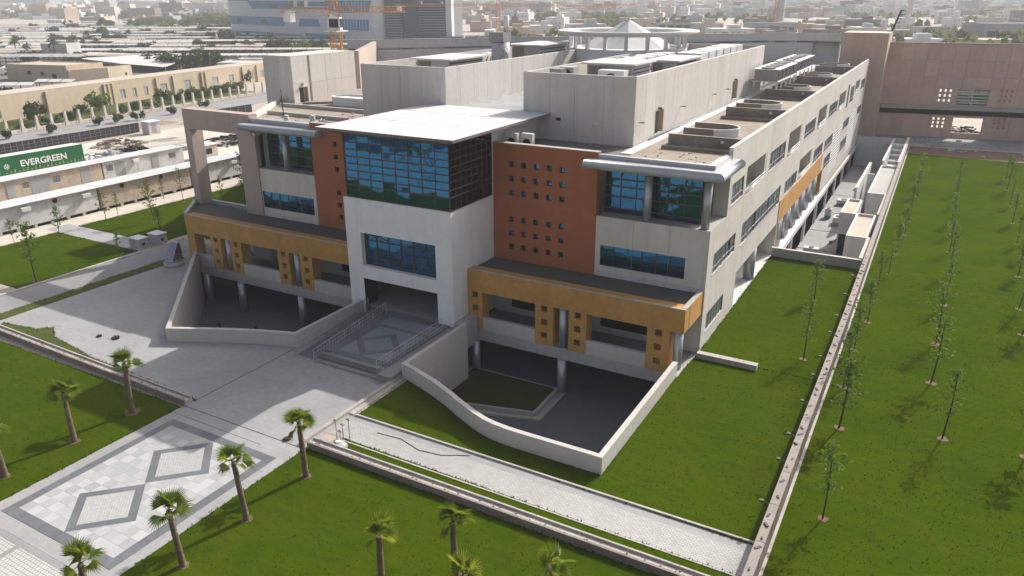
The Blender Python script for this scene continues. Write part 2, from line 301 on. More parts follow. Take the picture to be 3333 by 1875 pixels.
def tag(o, label, cat, group=None, kind=None):
    o['label'] = label; o['category'] = cat
    if group: o['group'] = group
    if kind: o['kind'] = kind
    return o
def thing(name, loc, label, cat, group=None, rz=0.0):
    o = bpy.data.objects.new(name, None); COL.objects.link(o); o.location = loc; o.rotation_euler = (0,0,rz)
    o.empty_display_size = 0.3; OFF[o.name] = tuple(loc)
    return tag(o, label, cat, group)
def struct(o, label=None):
    o['kind'] = 'structure'
    if label: o['label'] = label
    return o
def copy_tree(o, loc, rz=0.0, scale=1.0, label=None, parent=None):
    c = o.copy(); COL.objects.link(c)
    if parent: c.parent = parent
    else:
        c.location = loc; c.rotation_euler = (0,0,rz); c.scale = (scale,)*3
        if label: c['label'] = label
    for ch in o.children: copy_tree(ch, None, parent=c)
    return c
ORD = ['first','second','third','fourth','fifth','sixth','seventh','eighth','ninth','tenth','eleventh','twelfth','thirteenth','fourteenth','fifteenth','sixteenth','seventeenth','eighteenth','nineteenth','twentieth','twenty-first','twenty-second','twenty-third','twenty-fourth']

def ORDW(i):
    if i < 20: return ORD[i]
    t_ = ('twent','thirt','fort','fift','sixt')[(i+1)//10-2]; u_ = (i+1) % 10
    return t_+'ieth' if u_ == 0 else t_+'y-'+ORD[u_-1]
def wall_cells(mb, P0, U, V, N, rect, holes, d=0.0, reveal=True, clip=None):
    """a wall face with openings; holes are (u0,u1,v0,v1,depth,back)"""
    P0, U, V, N = Vector(P0), Vector(U), Vector(V), Vector(N)
    u0, u1, v0, v1 = rect
    us = sorted({u0, u1, *[min(max(h[k], u0), u1) for h in holes for k in (0, 1)]})
    vs = sorted({v0, v1, *[min(max(h[k], v0), v1) for h in holes for k in (2, 3)]})
    pt = lambda u, v, e: P0 + U*u + V*v - N*e
    for i in range(len(us)-1):
        for j in range(len(vs)-1):
            cu, cv = (us[i]+us[i+1])/2, (vs[j]+vs[j+1])/2
            if any(h[0] < cu < h[1] and h[2] < cv < h[3] for h in holes): continue
            mb.quad(pt(us[i],vs[j],d), pt(us[i+1],vs[j],d), pt(us[i+1],vs[j+1],d), pt(us[i],vs[j+1],d))
    if reveal:
        for a, b, c, e, dep, back in holes:
            for (p, q) in (((a,c),(b,c)), ((b,c),(b,e)), ((b,e),(a,e)), ((a,e),(a,c))):
                mb.quad(pt(*p,0.0), pt(*q,0.0), pt(*q,dep), pt(*p,dep))
            if back: mb.quad(pt(a,c,dep), pt(b,c,dep), pt(b,e,dep), pt(a,e,dep))
def panel_wall(parent, m, P0, U, V, N, W, H, ub, vb, holes, gap=0.03, gd=0.04, name='wall', pname='wall_panel', rect0=(0,0)):
    """a backing wall that carries separate cladding panels with recessed joints"""
    core = MB(); wall_cells(core, P0, U, V, N, (rect0[0], W, rect0[1], H), holes, gd); w = core.build(name, m, parent)
    for a, b in zip(ub, ub[1:]):
        for c, e in zip(vb, vb[1:]):
            fulls = sorted([h for h in holes if h[0] <= a+gap and h[1] >= b-gap and h[2] < e and h[3] > c], key=lambda h: h[2])
            lo = c; spans = []
            for h in fulls:
                if h[2]-lo > .05: spans.append((lo, h[2]+gap/2))
                lo = max(lo, h[3]-gap/2)
            if e-lo > .05: spans.append((lo, e))
            for c2, e2 in spans: one_panel(parent, w, m, P0, U, V, N, (a+gap/2, b-gap/2, c2+gap/2, e2-gap/2), holes, gd, pname)
    return w
def one_panel(parent, w, m, P0, U, V, N, r, holes, gd, pname):
    if True:
        if True:
            hs = [h for h in holes if h[0] < r[1] and h[1] > r[0] and h[2] < r[3] and h[3] > r[2]]
            p = MB(); wall_cells(p, P0, U, V, N, r, hs, 0.0, reveal=False)
            pv, uv, vv, nv = Vector(P0), Vector(U), Vector(V), Vector(N)
            q = lambda u, v, d_: pv + uv*u + vv*v - nv*d_
            for s_, t_ in (((r[0],r[2]),(r[1],r[2])), ((r[1],r[2]),(r[1],r[3])), ((r[1],r[3]),(r[0],r[3])), ((r[0],r[3]),(r[0],r[2]))):
                mid = ((s_[0]+t_[0])/2, (s_[1]+t_[1])/2)
                if any(h[0] <= mid[0] <= h[1] and h[2] <= mid[1] <= h[3] for h in hs): continue
                p.quad(q(*s_,0), q(*t_,0), q(*t_,gd), q(*s_,gd))
            if p.f: p.build(pname, m, w)
def window(parent, P0, U, V, N, w, h, us, vs, gm, fm=None, bar=0.05, dep=0.06, name='window', tilt=0.35, hbar=None, wt=None):
    """frame bars as one part, each pane of glass a sub-part a little out of true"""
    fm = fm or M['frame']; hbar = hbar or bar
    P0, U, V, N = Vector(P0), Vector(U), Vector(V), Vector(N)
    f = MB()
    def bx(u0, u1, v0, v1, d0, d1):
        c = [P0+U*a+V*b+N*e for e in (d0, d1) for a, b in ((u0,v0),(u1,v0),(u1,v1),(u0,v1))]
        i = [f.vert(x) for x in c]
        for q in ((0,3,2,1),(4,5,6,7),(0,1,5,4),(1,2,6,5),(2,3,7,6),(3,0,4,7)): f.face([i[k] for k in q])
    for u in us: bx(max(u-bar/2, 0), min(u+bar/2, w), 0, h, 0.0, dep)
    for v in vs: bx(0, w, max(v-hbar/2, 0), min(v+hbar/2, h), -0.002, dep+0.012)
    fo = f.build(name, fm, parent)
    for a, b in zip(us, us[1:]):
        for c, e in zip(vs, vs[1:]):
            p = MB(); t1, t2 = radians(random.gauss(0, tilt)), radians(random.gauss(0, tilt))
            cu, cv = (a+b)/2, (c+e)/2
            q = [P0+U*u+V*v+N*(0.012+(u-cu)*math.tan(t1)+(v-cv)*math.tan(t2)) for u, v in ((a,c),(b,c),(b,e),(a,e))]
            p.quad(*q); p.quad(*[x-N*0.010 for x in q[::-1]])
            p.build('pane', gm, fo)
    return fo
def lin(a, b, n): return [a+(b-a)*i/n for i in range(n+1)]
X, Y, Z = (1,0,0), (0,1,0), (0,0,1)
FRONT, RIGHT = (0,-1,0), (1,0,0)
# ------------------------------------------------------------------ the ground and what is laid on it
PITL = [(-61.0,45.7), (-47.6,32.15), (-43.0,34.4), (-38.4,36.1), (-38.4,43.75)]
PITR = [(-28.75,43.75), (-28.75,36.0), (-26.6,35.3), (-24.6,34.55), (-22.8,33.7), (-21.1,32.95), (-19.5,32.35), (-17.6,32.2), (-12.63,32.2), (-12.63,45.2)]
HOLE = PITL + PITR + [(-12.45,49.8), (-12.45,74.2), (-4.2,74.2), (-4.2,146.0), (-30,146.0), (-64,112), (-64,66), (-57.5,50.4), (-61,50.4)]
def sheet(name, mat_, poly, z, holes=(), kind='structure', parent=None):
    b = MB(); b.sheet(poly, z, holes); o = b.build(name, mat_, parent)
    if not parent: o['kind'] = kind
    return o
BIG = 9000
sheet('ground', M['sand'], [(-BIG,-1500), (BIG,-1500), (BIG,BIG*1.3), (-BIG,BIG*1.3)], 0.0, [HOLE])

LAWNS = []
def lawn(poly, z=0.035, holes=(), m='grass', edge=True):
    b = MB(); b.prism(poly, 0.0, z, bottom=False, holes=holes); o = b.build('lawn', M[m]); o['kind'] = 'structure'; LAWNS.append((poly, z)); return o
lawn([(-3.45,-40), (45,-40), (45,137), (-3.9,139)])                                  # beyond the fence
PR = PITR[1:-1]
lawn([(-28.2,30.75), (-4.15,30.55), (-4.15,49.0), (-12.4,49.0), (-12.63,45.2), (-12.63,32.2), (-17.6,32.2), (-19.5,32.35), (-21.1,32.95), (-22.8,33.7), (-24.6,34.55), (-26.6,35.3), (-28.2,35.85)])
lawn([(-12.4,49.0), (-4.15,49.0), (-4.15,74.2), (-12.4,74.2)])
lawn([(-27.0,27.35), (-4.15,27.2), (-4.15,28.1), (-27.2,28.3)], 0.03)
lawn([(-28.35,-16), (-4.15,-16), (-4.15,26.4), (-28.35,26.45)])
lawn([(-95,9), (-38.55,9), (-38.55,26.1), (-58.6,26.1), (-95,26.1)])
lawn([(-46,-16), (-38.55,-16), (-38.55,8.8), (-46,8.8)])
sheet('car_park', M['paver2'], [(-150,-16), (-46,-16), (-46,8.9), (-150,8.9)], 0.012)
lawn([(-61.2,27.15), (-38.4,27.0), (-38.4,27.2), (-50,27.75), (-56.0,28.6), (-57.6,29.6), (-58.6,28.7), (-62,28.2)], 0.028, m='drygrass')
lawn([(-82.6,33), (-68.5,33), (-68.5,45.0), (-82.4,45.0)])
WEST = [(-82.6,47.6), (-69.3,47.8), (-69.3,52.5), (-65.9,51.2), (-64.2,54), (-66.7,66), (-75.5,78.0), (-82.0,78.0)]
lawn(WEST)
lawn([(-64.1,20), (-62.75,20), (-62.75,45.8), (-64.1,45.8)], 0.03, m='drygrass')

# concrete plaza with its expansion joints: separate bays with open joints
pl = sheet('plaza', M['plaza'], [(-62.7,27.0), (-38.4,27.02), (-38.4,14.0), (-28.45,14.0), (-28.45,36.0), (-28.75,43.75), (-38.4,43.75), (-38.4,36.1), (-43.0,34.4), (-47.6,32.15), (-61.0,45.7), (-61.0,50.2), (-62.7,50.2)], 0.012)
jb = MB()
jb.box(-38.43,-38.37, 27.0,36.0, 0.012,0.0165); jb.box(-38.4,-28.45, 26.30,26.36, 0.012,0.0165); jb.box(-38.4,-30.9, 25.45,25.48, 0.012,0.0165)
jb.build('expansion_joint', M['soffit'], pl)
sheet('walkway', M['asphalt'], [(-68.1,18), (-64.1,18), (-64.1,50), (-68.1,50)], 0.016)
b = MB(); b.box(-68.45,-68.1,18,45.0,0,0.1); b.box(-68.45,-68.1,47.6,50,0,0.1); o = b.build('kerb', M['kerb']); struct(o)
sheet('side_path', M['plaza'], [(-84.6,45.0), (-68.45,45.0), (-68.45,47.6), (-84.6,47.6)], 0.02)
sheet('construction_yard', M['sand2'], [(-131,40), (-82.8,30), (-82.8,79), (-78,82), (-95,150), (-131,150)], 0.008)
# white block path across the front right, with its smooth grey drain strip along the lawn edge
pa = sheet('paved_path', M['paver'], [(-28.4,28.3), (-4.15,28.1), (-4.15,29.95), (-28.4,30.1)], 0.014)
sheet('path_gutter', M['plaza'], [(-28.4,30.1), (-4.15,29.95), (-4.15,30.45), (-28.4,30.62)], 0.01, parent=pa)
b = MB(); b.box(-28.3,-4.2,30.60,30.72,0,0.11); b.build('kerb', M['kerb'], pa)
b = MB(); b.box(-27.4,-4.2,28.02,28.12,0,0.06); b.build('kerb', M['kerb'], pa)

# diamond pattern laid in marble in front of the entrance
paving = bpy.data.objects.new('patterned_paving', None); COL.objects.link(paving); paving.location = (-33.4,19.8,0); OFF[paving.name] = (-33.4,19.8,0)
struct(paving)
px0, px1, py0, py1 = -37.72, -29.08, 14.81, 24.90
b = MB(); b.box(-38.5,-28.4,14.05,25.42,0.0,0.020); b.build('mortar_bed', M['plaza'], paving)
def strip(name, poly, m, z0=0.020, z1=0.034, par=paving):
    q = MB(); q.prism(poly, z0, z1, bottom=False); return q.build(name, m, par)
def border(x0, x1, y0, y1, w, seg, m):
    n = max(1, round((x1-x0)/seg)); 
    for i in range(n):
        a, c = x0+(x1-x0)*i/n+.008, x0+(x1-x0)*(i+1)/n-.008
        strip('tile', [(a,y0), (c,y0), (c,y0+w), (a,y0+w)], m); strip('tile', [(a,y1-w), (c,y1-w), (c,y1), (a,y1)], m)
    n = max(1, round((y1-y0-2*w)/seg))
    for i in range(n):
        a, c = y0+w+(y1-y0-2*w)*i/n+.008, y0+w+(y1-y0-2*w)*(i+1)/n-.008
        strip('tile', [(x0,a), (x0+w,a), (x0+w,c), (x0,c)], m); strip('tile', [(x1-w,a), (x1,a), (x1,c), (x1-w,c)], m)
border(px0, px1, py0, py1, 0.55, 1.45, M['slate'])
ix0, ix1, iy0, iy1 = px0+.555, px1-.555, py0+.555, py1-.555
DM = [(-33.35, 17.57, 2.25, 2.22, 0.62), (-33.45, 22.05, 2.25, 2.24, 0.62)]
def inside_diamond(x, y):
    return any(abs(x-cx)/hx + abs(y-cy_)/hy < 1.0 for cx, cy_, hx, hy, w in DM)
def clip_tile(poly, cx, cy_, hx, hy):
    """keep the part of a convex tile outside one diamond, by clipping to each outer half plane in turn"""
    out = []; cur = poly
    for sx, sy in ((1,1), (-1,1), (-1,-1), (1,-1)):
        f = lambda p: sx*(p[0]-cx)/hx + sy*(p[1]-cy_)/hy - 1.0
        def cut(pg, keep):
            r = []
            for i in range(len(pg)):
                a, c = pg[i], pg[(i+1) % len(pg)]; fa, fc = f(a)*keep, f(c)*keep
                if fa >= 0: r.append(a)
                if fa*fc < 0:
                    t = fa/(fa-fc); r.append((a[0]+(c[0]-a[0])*t, a[1]+(c[1]-a[1])*t))
            return r
        o_ = cut(cur, 1)
        if len(o_) >= 3: out.append(o_)
        cur = cut(cur, -1)
        if len(cur) < 3: break
    return out
nx, ny = 12, 14
tw, th = (ix1-ix0)/nx, (iy1-iy0)/ny
for i in range(nx):
    for j in range(ny):
        a, c, d, e = ix0+i*tw+.004, ix0+(i+1)*tw-.004, iy0+j*th+.004, iy0+(j+1)*th-.004
        polys = [[(a,d), (c,d), (c,e), (a,e)]]
        for D in DM: polys = [q for p in polys for q in clip_tile(p, *D[:4])]
        grey = ((i+j) % 2 == 0) if random.random() < 0.8 else random.random() < 0.5
        zt = 0.032 + random.uniform(0, .003)
        q = MB()
        for p in polys: q.prism(p, 0.020, zt, bottom=False)
        if q.f: q.build('tile', M['marble2' if grey else 'marble'], paving)
for cx, cy_, hx, hy, w in DM:
    k = 1 - w/hx*0.99
    cs = [(1,0), (0,1), (-1,0), (0,-1)]
    for p, q in zip(cs, cs[1:]+cs[:1]):
        for t0, t1 in ((0.0,0.5), (0.5,1.0)):
            P = lambda t, s_: (cx+hx*s_*(p[0]+(q[0]-p[0])*t), cy_+hy*s_*(p[1]+(q[1]-p[1])*t))
            strip('tile', [P(t0,.998), P(t1,.998), P(t1,k), P(t0,k)], M['slate'])
    strip('inlay', [(cx+hx*k*.995*a, cy_+hy*k*.995*c) for a, c in cs], M['cobble'])
# further out towards and behind the viewpoint
sheet('approach_path', M['paver2'], [(-38.5,-16), (-28.4,-16), (-28.4,14.0), (-38.5,14.0)], 0.016)
b = MB(); b.box(-38.5,-28.45,13.72,14.0,0.016,0.022); b.box(-34.45,-34.15,-16,13.7,0.016,0.022); b.build('paving_band', M['asphalt'], None)['kind'] = 'structure'
sheet('road', M['road'], [(-260,-34), (160,-34), (160,-16), (-260,-16)], 0.01)
b = MB()
for i in range(40): b.box(-150+i*7,-147+i*7,-25.1,-24.9,0.01,0.016)
b.build('road_marking', M['white'], None)['kind'] = 'structure'
sheet('pavement', M['plaza'], [(-260,-40), (160,-40), (160,-34), (-260,-34)], 0.02)

# kerb planters: two raised edges with a soil channel between
def channel(name, pts, label, w=0.62, h=0.42, segs=0):
    t = thing(name, (pts[0][0], pts[0][1], 0), label, 'planter')
    (xa, ya), (xb, yb) = pts; L = math.hypot(xb-xa, yb-ya); ux = ((xb-xa)/L, (yb-ya)/L); uy = (-ux[1], ux[0])
    c = lambda s, o: (xa+ux[0]*s+uy[0]*o, ya+ux[1]*s+uy[1]*o)
    n = max(1, int(L/2.4))
    for i in range(n):
        s = (i+.5)*L/n
        q = MB(); q.obox(c(s,-w/2+.06), ux, uy, L/n/2-.012, .06, 0, h); q.build('front_kerb', M['planter'], t)
        q = MB(); q.obox(c(s,w/2-.05), ux, uy, L/n/2-.012, .05, 0, h+.02); q.build('rear_kerb', M['kerb'], t)
    q = MB(); q.obox(c(L/2,0.0), ux, uy, L/2, w/2-.10, 0, h-.10); q.build('soil', M['kerb'], t)
    st = MB(); rnd = random.Random(3)
    for i in range(int(L*3)):
        p = c(rnd.uniform(0,L), rnd.uniform(-.15,.15)); s_ = rnd.uniform(.02,.06); st.cyl(p[0],p[1],h-.10,h-.10+s_,s_,6,s_*.6)
    o = st.build('pebbles', M['planter'], t); o['kind'] = 'stuff'
    return t
channel('kerb_planter', [(-28.3,26.80), (-4.3,26.78)], 'long raised concrete kerb planter beside the white block path')
channel('kerb_planter', [(-61.5,27.05), (-38.4,26.60)], 'long raised kerb planter between the grey plaza and the lawn with two palms')
b = MB(); b.box(-29.0,-28.75,26.6,36.0,0,0.22); b.box(-28.75,-28.40,30.6,35.9,0,0.08)
tag(b.build('kerb_wall', M['kerb'], None, (-28.8,31,0)), 'straight low kerb wall along the right edge of the grey plaza', 'kerb')
b = MB(); b.box(-12.3,-8.12,48.5,49.0,0,0.42)
tag(b.build('stub_wall', M['kerb'], None, (-10.2,48.7,0)), 'short low concrete wall jutting onto the lawn from the building corner', 'wall')

# ------------------------------------------------------------------ sunken courts at the front
def ring_wall(name, pts, h, t, z0, label, mat_='wallcap', out=1, breaks=()):
    """cast wall along a plan line; each straight run is a panel"""
    root = thing(name, (pts[0][0], pts[0][1], 0), label, 'retaining wall')
    n = len(pts); nor = []
    for i in range(n):
        a = pts[max(i-1,0)]; c = pts[min(i+1,n-1)]
        d0 = Vector((pts[i][0]-a[0], pts[i][1]-a[1])) if i else None; d1 = Vector((c[0]-pts[i][0], c[1]-pts[i][1])) if i < n-1 else None
        ds = [d.normalized() for d in (d0, d1) if d is not None and d.length > 0]
        nn = [Vector((-d.y, d.x)) for d in ds]; m_ = sum(nn, Vector((0,0))); m_.normalize(); m_ /= max(0.35, m_.dot(nn[0])); nor.append(m_*out)
    inner = [(p[0]+q.x*t, p[1]+q.y*t) for p, q in zip(pts, nor)]
    runs = []; st = 0
    for i in list(breaks)+[n-1]: runs.append((st, i)); st = i
    for a, c in runs:
        q = MB(); q.prism(pts[a:c+1] + inner[a:c+1][::-1], z0, h); q.build('wall_run', M[mat_], root)
        q = MB(); q.prism([(p[0],p[1]) for p in pts[a:c+1]] + [(p[0],p[1]) for p in inner[a:c+1][::-1]], h+0.002, h+0.03); q.build('coping', M[mat_], root)
    return root
ring_wall('retaining_wall', [(-61.0,45.68), (-47.6,32.15), (-45.2,33.35), (-43.0,34.4), (-40.7,35.35), (-38.4,36.1), (-38.4,43.68)], 1.05, 0.32, -4.0,
          'angular cream parapet wall round the sunken court left of the entrance', out=1, breaks=(1,5))
ring_wall('retaining_wall', [(-28.75,43.68), (-28.75,36.0), (-27.6,35.68), (-26.6,35.3), (-25.6,34.93), (-24.6,34.5), (-23.7,34.08), (-22.8,33.6), (-21.9,33.18), (-21.1,32.82), (-20.3,32.52), (-19.5,32.33), (-18.5,32.22), (-17.6,32.2), (-12.63,32.2), (-12.63,45.1)], 1.08, 0.32, -4.0,
          'curved cream parapet wall round the sunken court right of the entrance', out=1, breaks=(1,13,14))
# beneath the building: floor, back wall, inner columns
crt = bpy.data.objects.new('sunken_court', None); COL.objects.link(crt); OFF[crt.name] = (0,0,0); struct(crt)
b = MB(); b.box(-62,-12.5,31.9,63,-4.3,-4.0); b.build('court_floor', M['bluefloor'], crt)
b = MB(); b.box(-62,-12.8,62.6,63,-4.0,-0.9); b.box(-38.3,-38.05,36.3,62.6,-4,-0.95); b.box(-12.95,-12.75,45.2,62.6,-4,-0.9); b.box(-62,-61.7,45.7,62.6,-4,-0.9)
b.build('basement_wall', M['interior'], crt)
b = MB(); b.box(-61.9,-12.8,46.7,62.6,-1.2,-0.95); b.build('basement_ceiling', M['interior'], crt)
for i, (x, y) in enumerate([(-59.9,45.9), (-55.0,45.7), (-47.55,45.9), (-21.5,45.8), (-14.2,48.8), (-58,52), (-52,52), (-46,52), (-26,52), (-20,52), (-28.9,45.6), (-27.8,38.6)]):
    q = MB(); q.cyl(x, y, -4.0, -1.1, 0.34, 20); q.build('basement_column', M['silver'], crt)
M['bedturf'] = mat('tired_turf', (0.062,0.066,0.02), .95, (0.04,0.05,0.012), .6, .8, 7, .4, .6, 25, spec=0)
# raised grass bed in the right court
bed = thing('raised_bed', (-25.5,42.5,-4), 'raised stone edged grass bed standing in the sunken court', 'planter bed')
P_ = [(-29.2,45.6), (-29.4,41.2), (-27.4,40.0), (-21.55,41.6), (-21.5,41.9), (-21.6,45.6)]
b = MB(); b.prism(P_, -4.0, -3.5); b.build('edging', M['conc'], bed)
cxb, cyb = -25.3, 42.9
b = MB(); b.prism([(cxb+(x-cxb)*.93, cyb+(y-cyb)*.90) for x, y in P_], -3.5, -3.43, bottom=False); b.build('turf', M['bedturf'], bed)
b = MB(); b.prism([(cxb+(x-cxb)*1.12, cyb+(y-cyb)*1.16) for x, y in P_], -4.0, -3.84); b.build('step', M['conc'], bed)
b = MB()
for i, (x, y) in enumerate([(-54,41.9), (-51.5,40.5), (-49,39.1), (-50.5,43), (-48,41.6), (-45.8,40.0)]): b.obox((x,y), (.85,-.53), (.53,.85), 0.95, 0.10, -4.0, -3.96)
tag(b.build('drain_grate', M['dark'], None, (-50,41,-4)), 'dark slot drain grates in the floor of the left sunken court', 'drain')

# ------------------------------------------------------------------ entrance landing, steps, ramp and railings
st = thing('entrance_steps', (-33.4,39,0), 'grey marble entrance landing with front steps and a side ramp', 'steps')
b = MB(); b.box(-35.0,-30.0,36.0,43.7,0.0,0.60); b.build('landing', M['landing'], st)
for i in range(3):
    b = MB(); b.box(-35.35-.14*i,-29.95,34.95+.34*i,36.0,0.15*i+.002,0.15*(i+1)); b.build('step', M['slate' if i % 2 else 'asphalt'], st)
def sl(name, poly, m, z0=.600, z1=.612): q = MB(); q.prism(poly, z0, z1, bottom=False); q.build(name, m, st)
for p in ([(-35,36),(-30,36),(-30,36.4),(-35,36.4)], [(-35,36.41),(-34.6,36.41),(-34.6,41.0),(-35,41.0)], [(-30.4,36.41),(-30,36.41),(-30,41.0),(-30.4,41.0)], [(-35,41.01),(-30,41.01),(-30,41.4),(-35,41.4)], [(-35,42.9),(-30,42.9),(-30,43.6),(-35,43.6)]):
    sl('border_tile', p, M['slate'])
cx, cy_, R1, R2 = -32.65, 38.4, 2.05, 1.38
cs = [(1,0), (0,1), (-1,0), (0,-1)]
for p, q in zip(cs, cs[1:]+cs[:1]):
    sl('border_tile', [(cx+R1*p[0],cy_+R1*p[1]), (cx+R1*q[0],cy_+R1*q[1]), (cx+R2*q[0],cy_+R2*q[1]), (cx+R2*p[0],cy_+R2*p[1])], M['slate'])
b = MB()
ids = [b.vert(p) for p in ((-37.5,35.0,0.0), (-35.75,35.0,0.0), (-35.75,43.68,0.60), (-37.5,43.68,0.60), (-37.5,35.0,-.1), (-35.75,35.0,-.1), (-35.75,43.68,-.1), (-37.5,43.68,-.1))]
for q in ((0,1,2,3), (0,4,5,1), (1,5,6,2), (2,6,7,3), (3,7,4,0)): b.face([ids[i] for i in q])
b.build('ramp', M['slate'], st)
b = MB(); b.box(-35.75,-35.0,35.9,43.68,0.0,0.6); b.build('plinth', M['slate'], st)
b = MB(); b.box(-30.0,-28.85,34.9,43.68,0.0,0.5); b.build('plinth', M['asphalt'], st)
def railing(a, c, label):
    t = thing('handrail', (a[0],a[1],a[2]), label, 'railing', 'white railings of the entrance')
    A, C_ = Vector(a), Vector(c); L = (C_-A).length; n = int(L/1.5)
    for i in range(n+1):
        p = A+(C_-A)*i/n; q = MB(); q.tube([p, p+Vector((0,0,1.02))], 0.026, 6); q.build('post', M['acgrey'], t)
    for h in (1.0, 0.72, 0.44, 0.14):
        q = MB(); q.tube([A+Vector((0,0,h)), C_+Vector((0,0,h))], 0.022 if h == 1.0 else 0.013, 6); q.build('rail', M['acgrey'], t)
    q = MB(); k = int(L/0.30)
    for i in range(k):
        p = A+(C_-A)*(i+.5)/k; q.tube([p+Vector((0,0,.14)), p+Vector((0,0,1.0 if i % 3 else .72))], 0.012, 4)
    q.build('balusters', M['acgrey'], t)['kind'] = 'stuff'
railing((-37.45,34.9,0.02), (-37.45,43.2,0.62), 'white metal railing on the outer side of the entrance ramp')
railing((-35.5,34.8,0.02), (-35.5,43.0,0.66), 'white metal railing between the ramp and the marble landing')
railing((-29.95,34.9,0.50), (-29.95,42.6,0.55), 'white metal railing on the right side of the marble landing')

# loose blades: ragged lawn edges and a scatter over the nearer turf
tb = MB(); rnd = random.Random(31)
def blade_tuft(x, y, z, h, n=3):
    for i in range(n):
        a = rnd.uniform(0,2*pi); w = h*.28; dx, dy = cos(a), sin(a); lx, ly = rnd.gauss(0,h*.5), rnd.gauss(0,h*.5)
        tb.face([tb.vert((x-dx*w,y-dy*w,z)), tb.vert((x+dx*w,y+dy*w,z)), tb.vert((x+lx,y+ly,z+h))])
def in_poly(x, y, p):
    r_ = False
    for i in range(len(p)):
        (x1,y1),(x2,y2) = p[i], p[i-1]
        if (y1 > y) != (y2 > y) and x < (x2-x1)*(y-y1)/(y2-y1)+x1: r_ = not r_
    return r_
for poly, z in LAWNS:
    for a, c in zip(poly, poly[1:]+poly[:1]):
        L = math.hypot(c[0]-a[0], c[1]-a[1]); n = int(L*11)
        for i in range(n):
            t = rnd.random(); x, y = a[0]+(c[0]-a[0])*t+rnd.gauss(0,.045), a[1]+(c[1]-a[1])*t+rnd.gauss(0,.045)
            if y > 12 and y < 80: blade_tuft(x, y, .01, rnd.uniform(.04,.12))
    xs, ys_ = [p[0] for p in poly], [p[1] for p in poly]
    area = (min(max(xs),14)-max(min(xs),-72))*(min(max(ys_),75)-max(min(ys_),13))
    if area > 0:
        for i in range(int(area*16)):
            x, y = rnd.uniform(max(min(xs),-72),min(max(xs),14)), rnd.uniform(max(min(ys_),13),min(max(ys_),75))
            if in_poly(x, y, poly): blade_tuft(x, y, z-.01, rnd.uniform(.03,.085), 2)
o = tb.build('grass_blades', M['blade']); tag(o, 'loose grass blades over the lawns and along their edges', 'grass', kind='stuff')
# ------------------------------------------------------------------ the main building
B = thing('academic_building', (-34.6,50,0), 'long beige academic building with white glazed entrance tower and terracotta wall blocks', 'building')
YF, XR, ZP = 49.8, -12.45, 13.95
# --- entrance tower
tx0, tx1, ty, tz = -39.6, -29.62, 43.7, 9.55
mb = MB()
gy = 0.03
holes = [(38.15-39.6+39.6-38.15+1.45, 8.52, 4.08, 6.82, 0.55, False), (1.45, 8.55, 0.0, 3.02, 1.6, False)]
for a in (1.60, 8.36): holes.append((a, a+.04, 7.47, 9.0, 0.03, True))
holes.append((1.60, 8.40, 7.43, 7.47, 0.03, True))
wall_cells(mb, (tx0,ty,0), X, Z, FRONT, (0, tx1-tx0, 0, tz), holes)
mb.box(tx0, tx0+.35, ty, YF+.4, 0, tz, 'fb'); mb.box(tx1-.35, tx1, ty, YF+.4, 0, tz, 'fb')
mb.box(tx0+.001, tx1-.001, ty+.001, 43.95, tz-.03, tz)
mb.box(-31.05, -29.97, ty+.02, ty+1.6, 0, 4.0, 'f'); mb.box(-39.25, -38.15, ty+.02, ty+1.6, 0, 4.0, 'f')
mb.build('entrance_tower', M['white'], B)
mb = MB(); mb.box(-39.2,-29.99,ty+.6,62,3.06,3.3); mb.build('lobby_ceiling', M['interior'], B)
mb = MB(); mb.box(-39.24,-29.98,ty+.5,62,0.30,0.60); lf = mb.build('lobby_floor', M['asphalt'], B)
for cx, cy_, r1, r2 in ((-32.0,49.0,1.9,1.3), (-36.2,49.0,1.9,1.3)):
    cs = [(1,0), (0,1), (-1,0), (0,-1)]
    for p, q in zip(cs, cs[1:]+cs[:1]):
        k = MB(); k.prism([(cx+r1*p[0],cy_+r1*p[1]), (cx+r1*q[0],cy_+r1*q[1]), (cx+r2*q[0],cy_+r2*q[1]), (cx+r2*p[0],cy_+r2*p[1])], .6, .612, bottom=False); k.build('border_tile', M['slate'], lf)
mb = MB(); mb.box(-39.2,-39.0,46,62,0.6,3.06); mb.box(-30.2,-30.0,46,62,0.6,3.06); mb.box(-39,-30.2,61.6,62,0.6,3.06); mb.box(-38.2,-37.6,52,52.6,.6,3.06); mb.box(-31.6,-31,52,52.6,.6,3.06)
mb.build('lobby_wall', M['interior'], B)
mb = MB(); mb.box(-38.2,-31.0,44.5,44.8,3.9,7.0); mb.build('window_backing', M['dark'], B)
window(B, (-38.15,ty+.5,4.08), X, Z, FRONT, 7.07, 2.74, lin(0,7.07,6), lin(0,2.74,4), M['glass'], M['framebrown'], .06, .07, tilt=.25)
# glazed upper storeys
gx0, gx1, gz0, gz1, gyb = -39.08, -29.62, 9.60, 14.40, 49.5
mb = MB(); mb.box(gx0+.1, gx1-.1, ty+.15, gyb, gz0, gz1); mb.build('glass_backing', M['dark'], B)
rows = [0, .98, 1.52, 2.10, 2.62, 3.16, 3.70, 4.24, gz1-gz0]
window(B, (gx0,ty,gz0), X, Z, FRONT, gx1-gx0, gz1-gz0, lin(0,gx1-gx0,8), rows, M['glass'], M['framebrown'], .045, .05, 'curtain_wall', .45, .09)
window(B, (gx1,ty,gz0), Y, Z, RIGHT, gyb-ty, gz1-gz0, lin(0,gyb-ty,8), rows, M['glassdark'], M['frame'], .05, .05, 'curtain_wall', .2, .11)
mb = MB(); mb.box(gx0-.25, gx0+.04, ty+.1, gyb, gz0, gz1); mb.build('curtain_wall_return', M['frame'], B)
mb = MB(); mb.box(tx0, tx1, gyb, 57, 9.5, 14.42); mb.build('tower_rear_wall', M['greywall'], B)
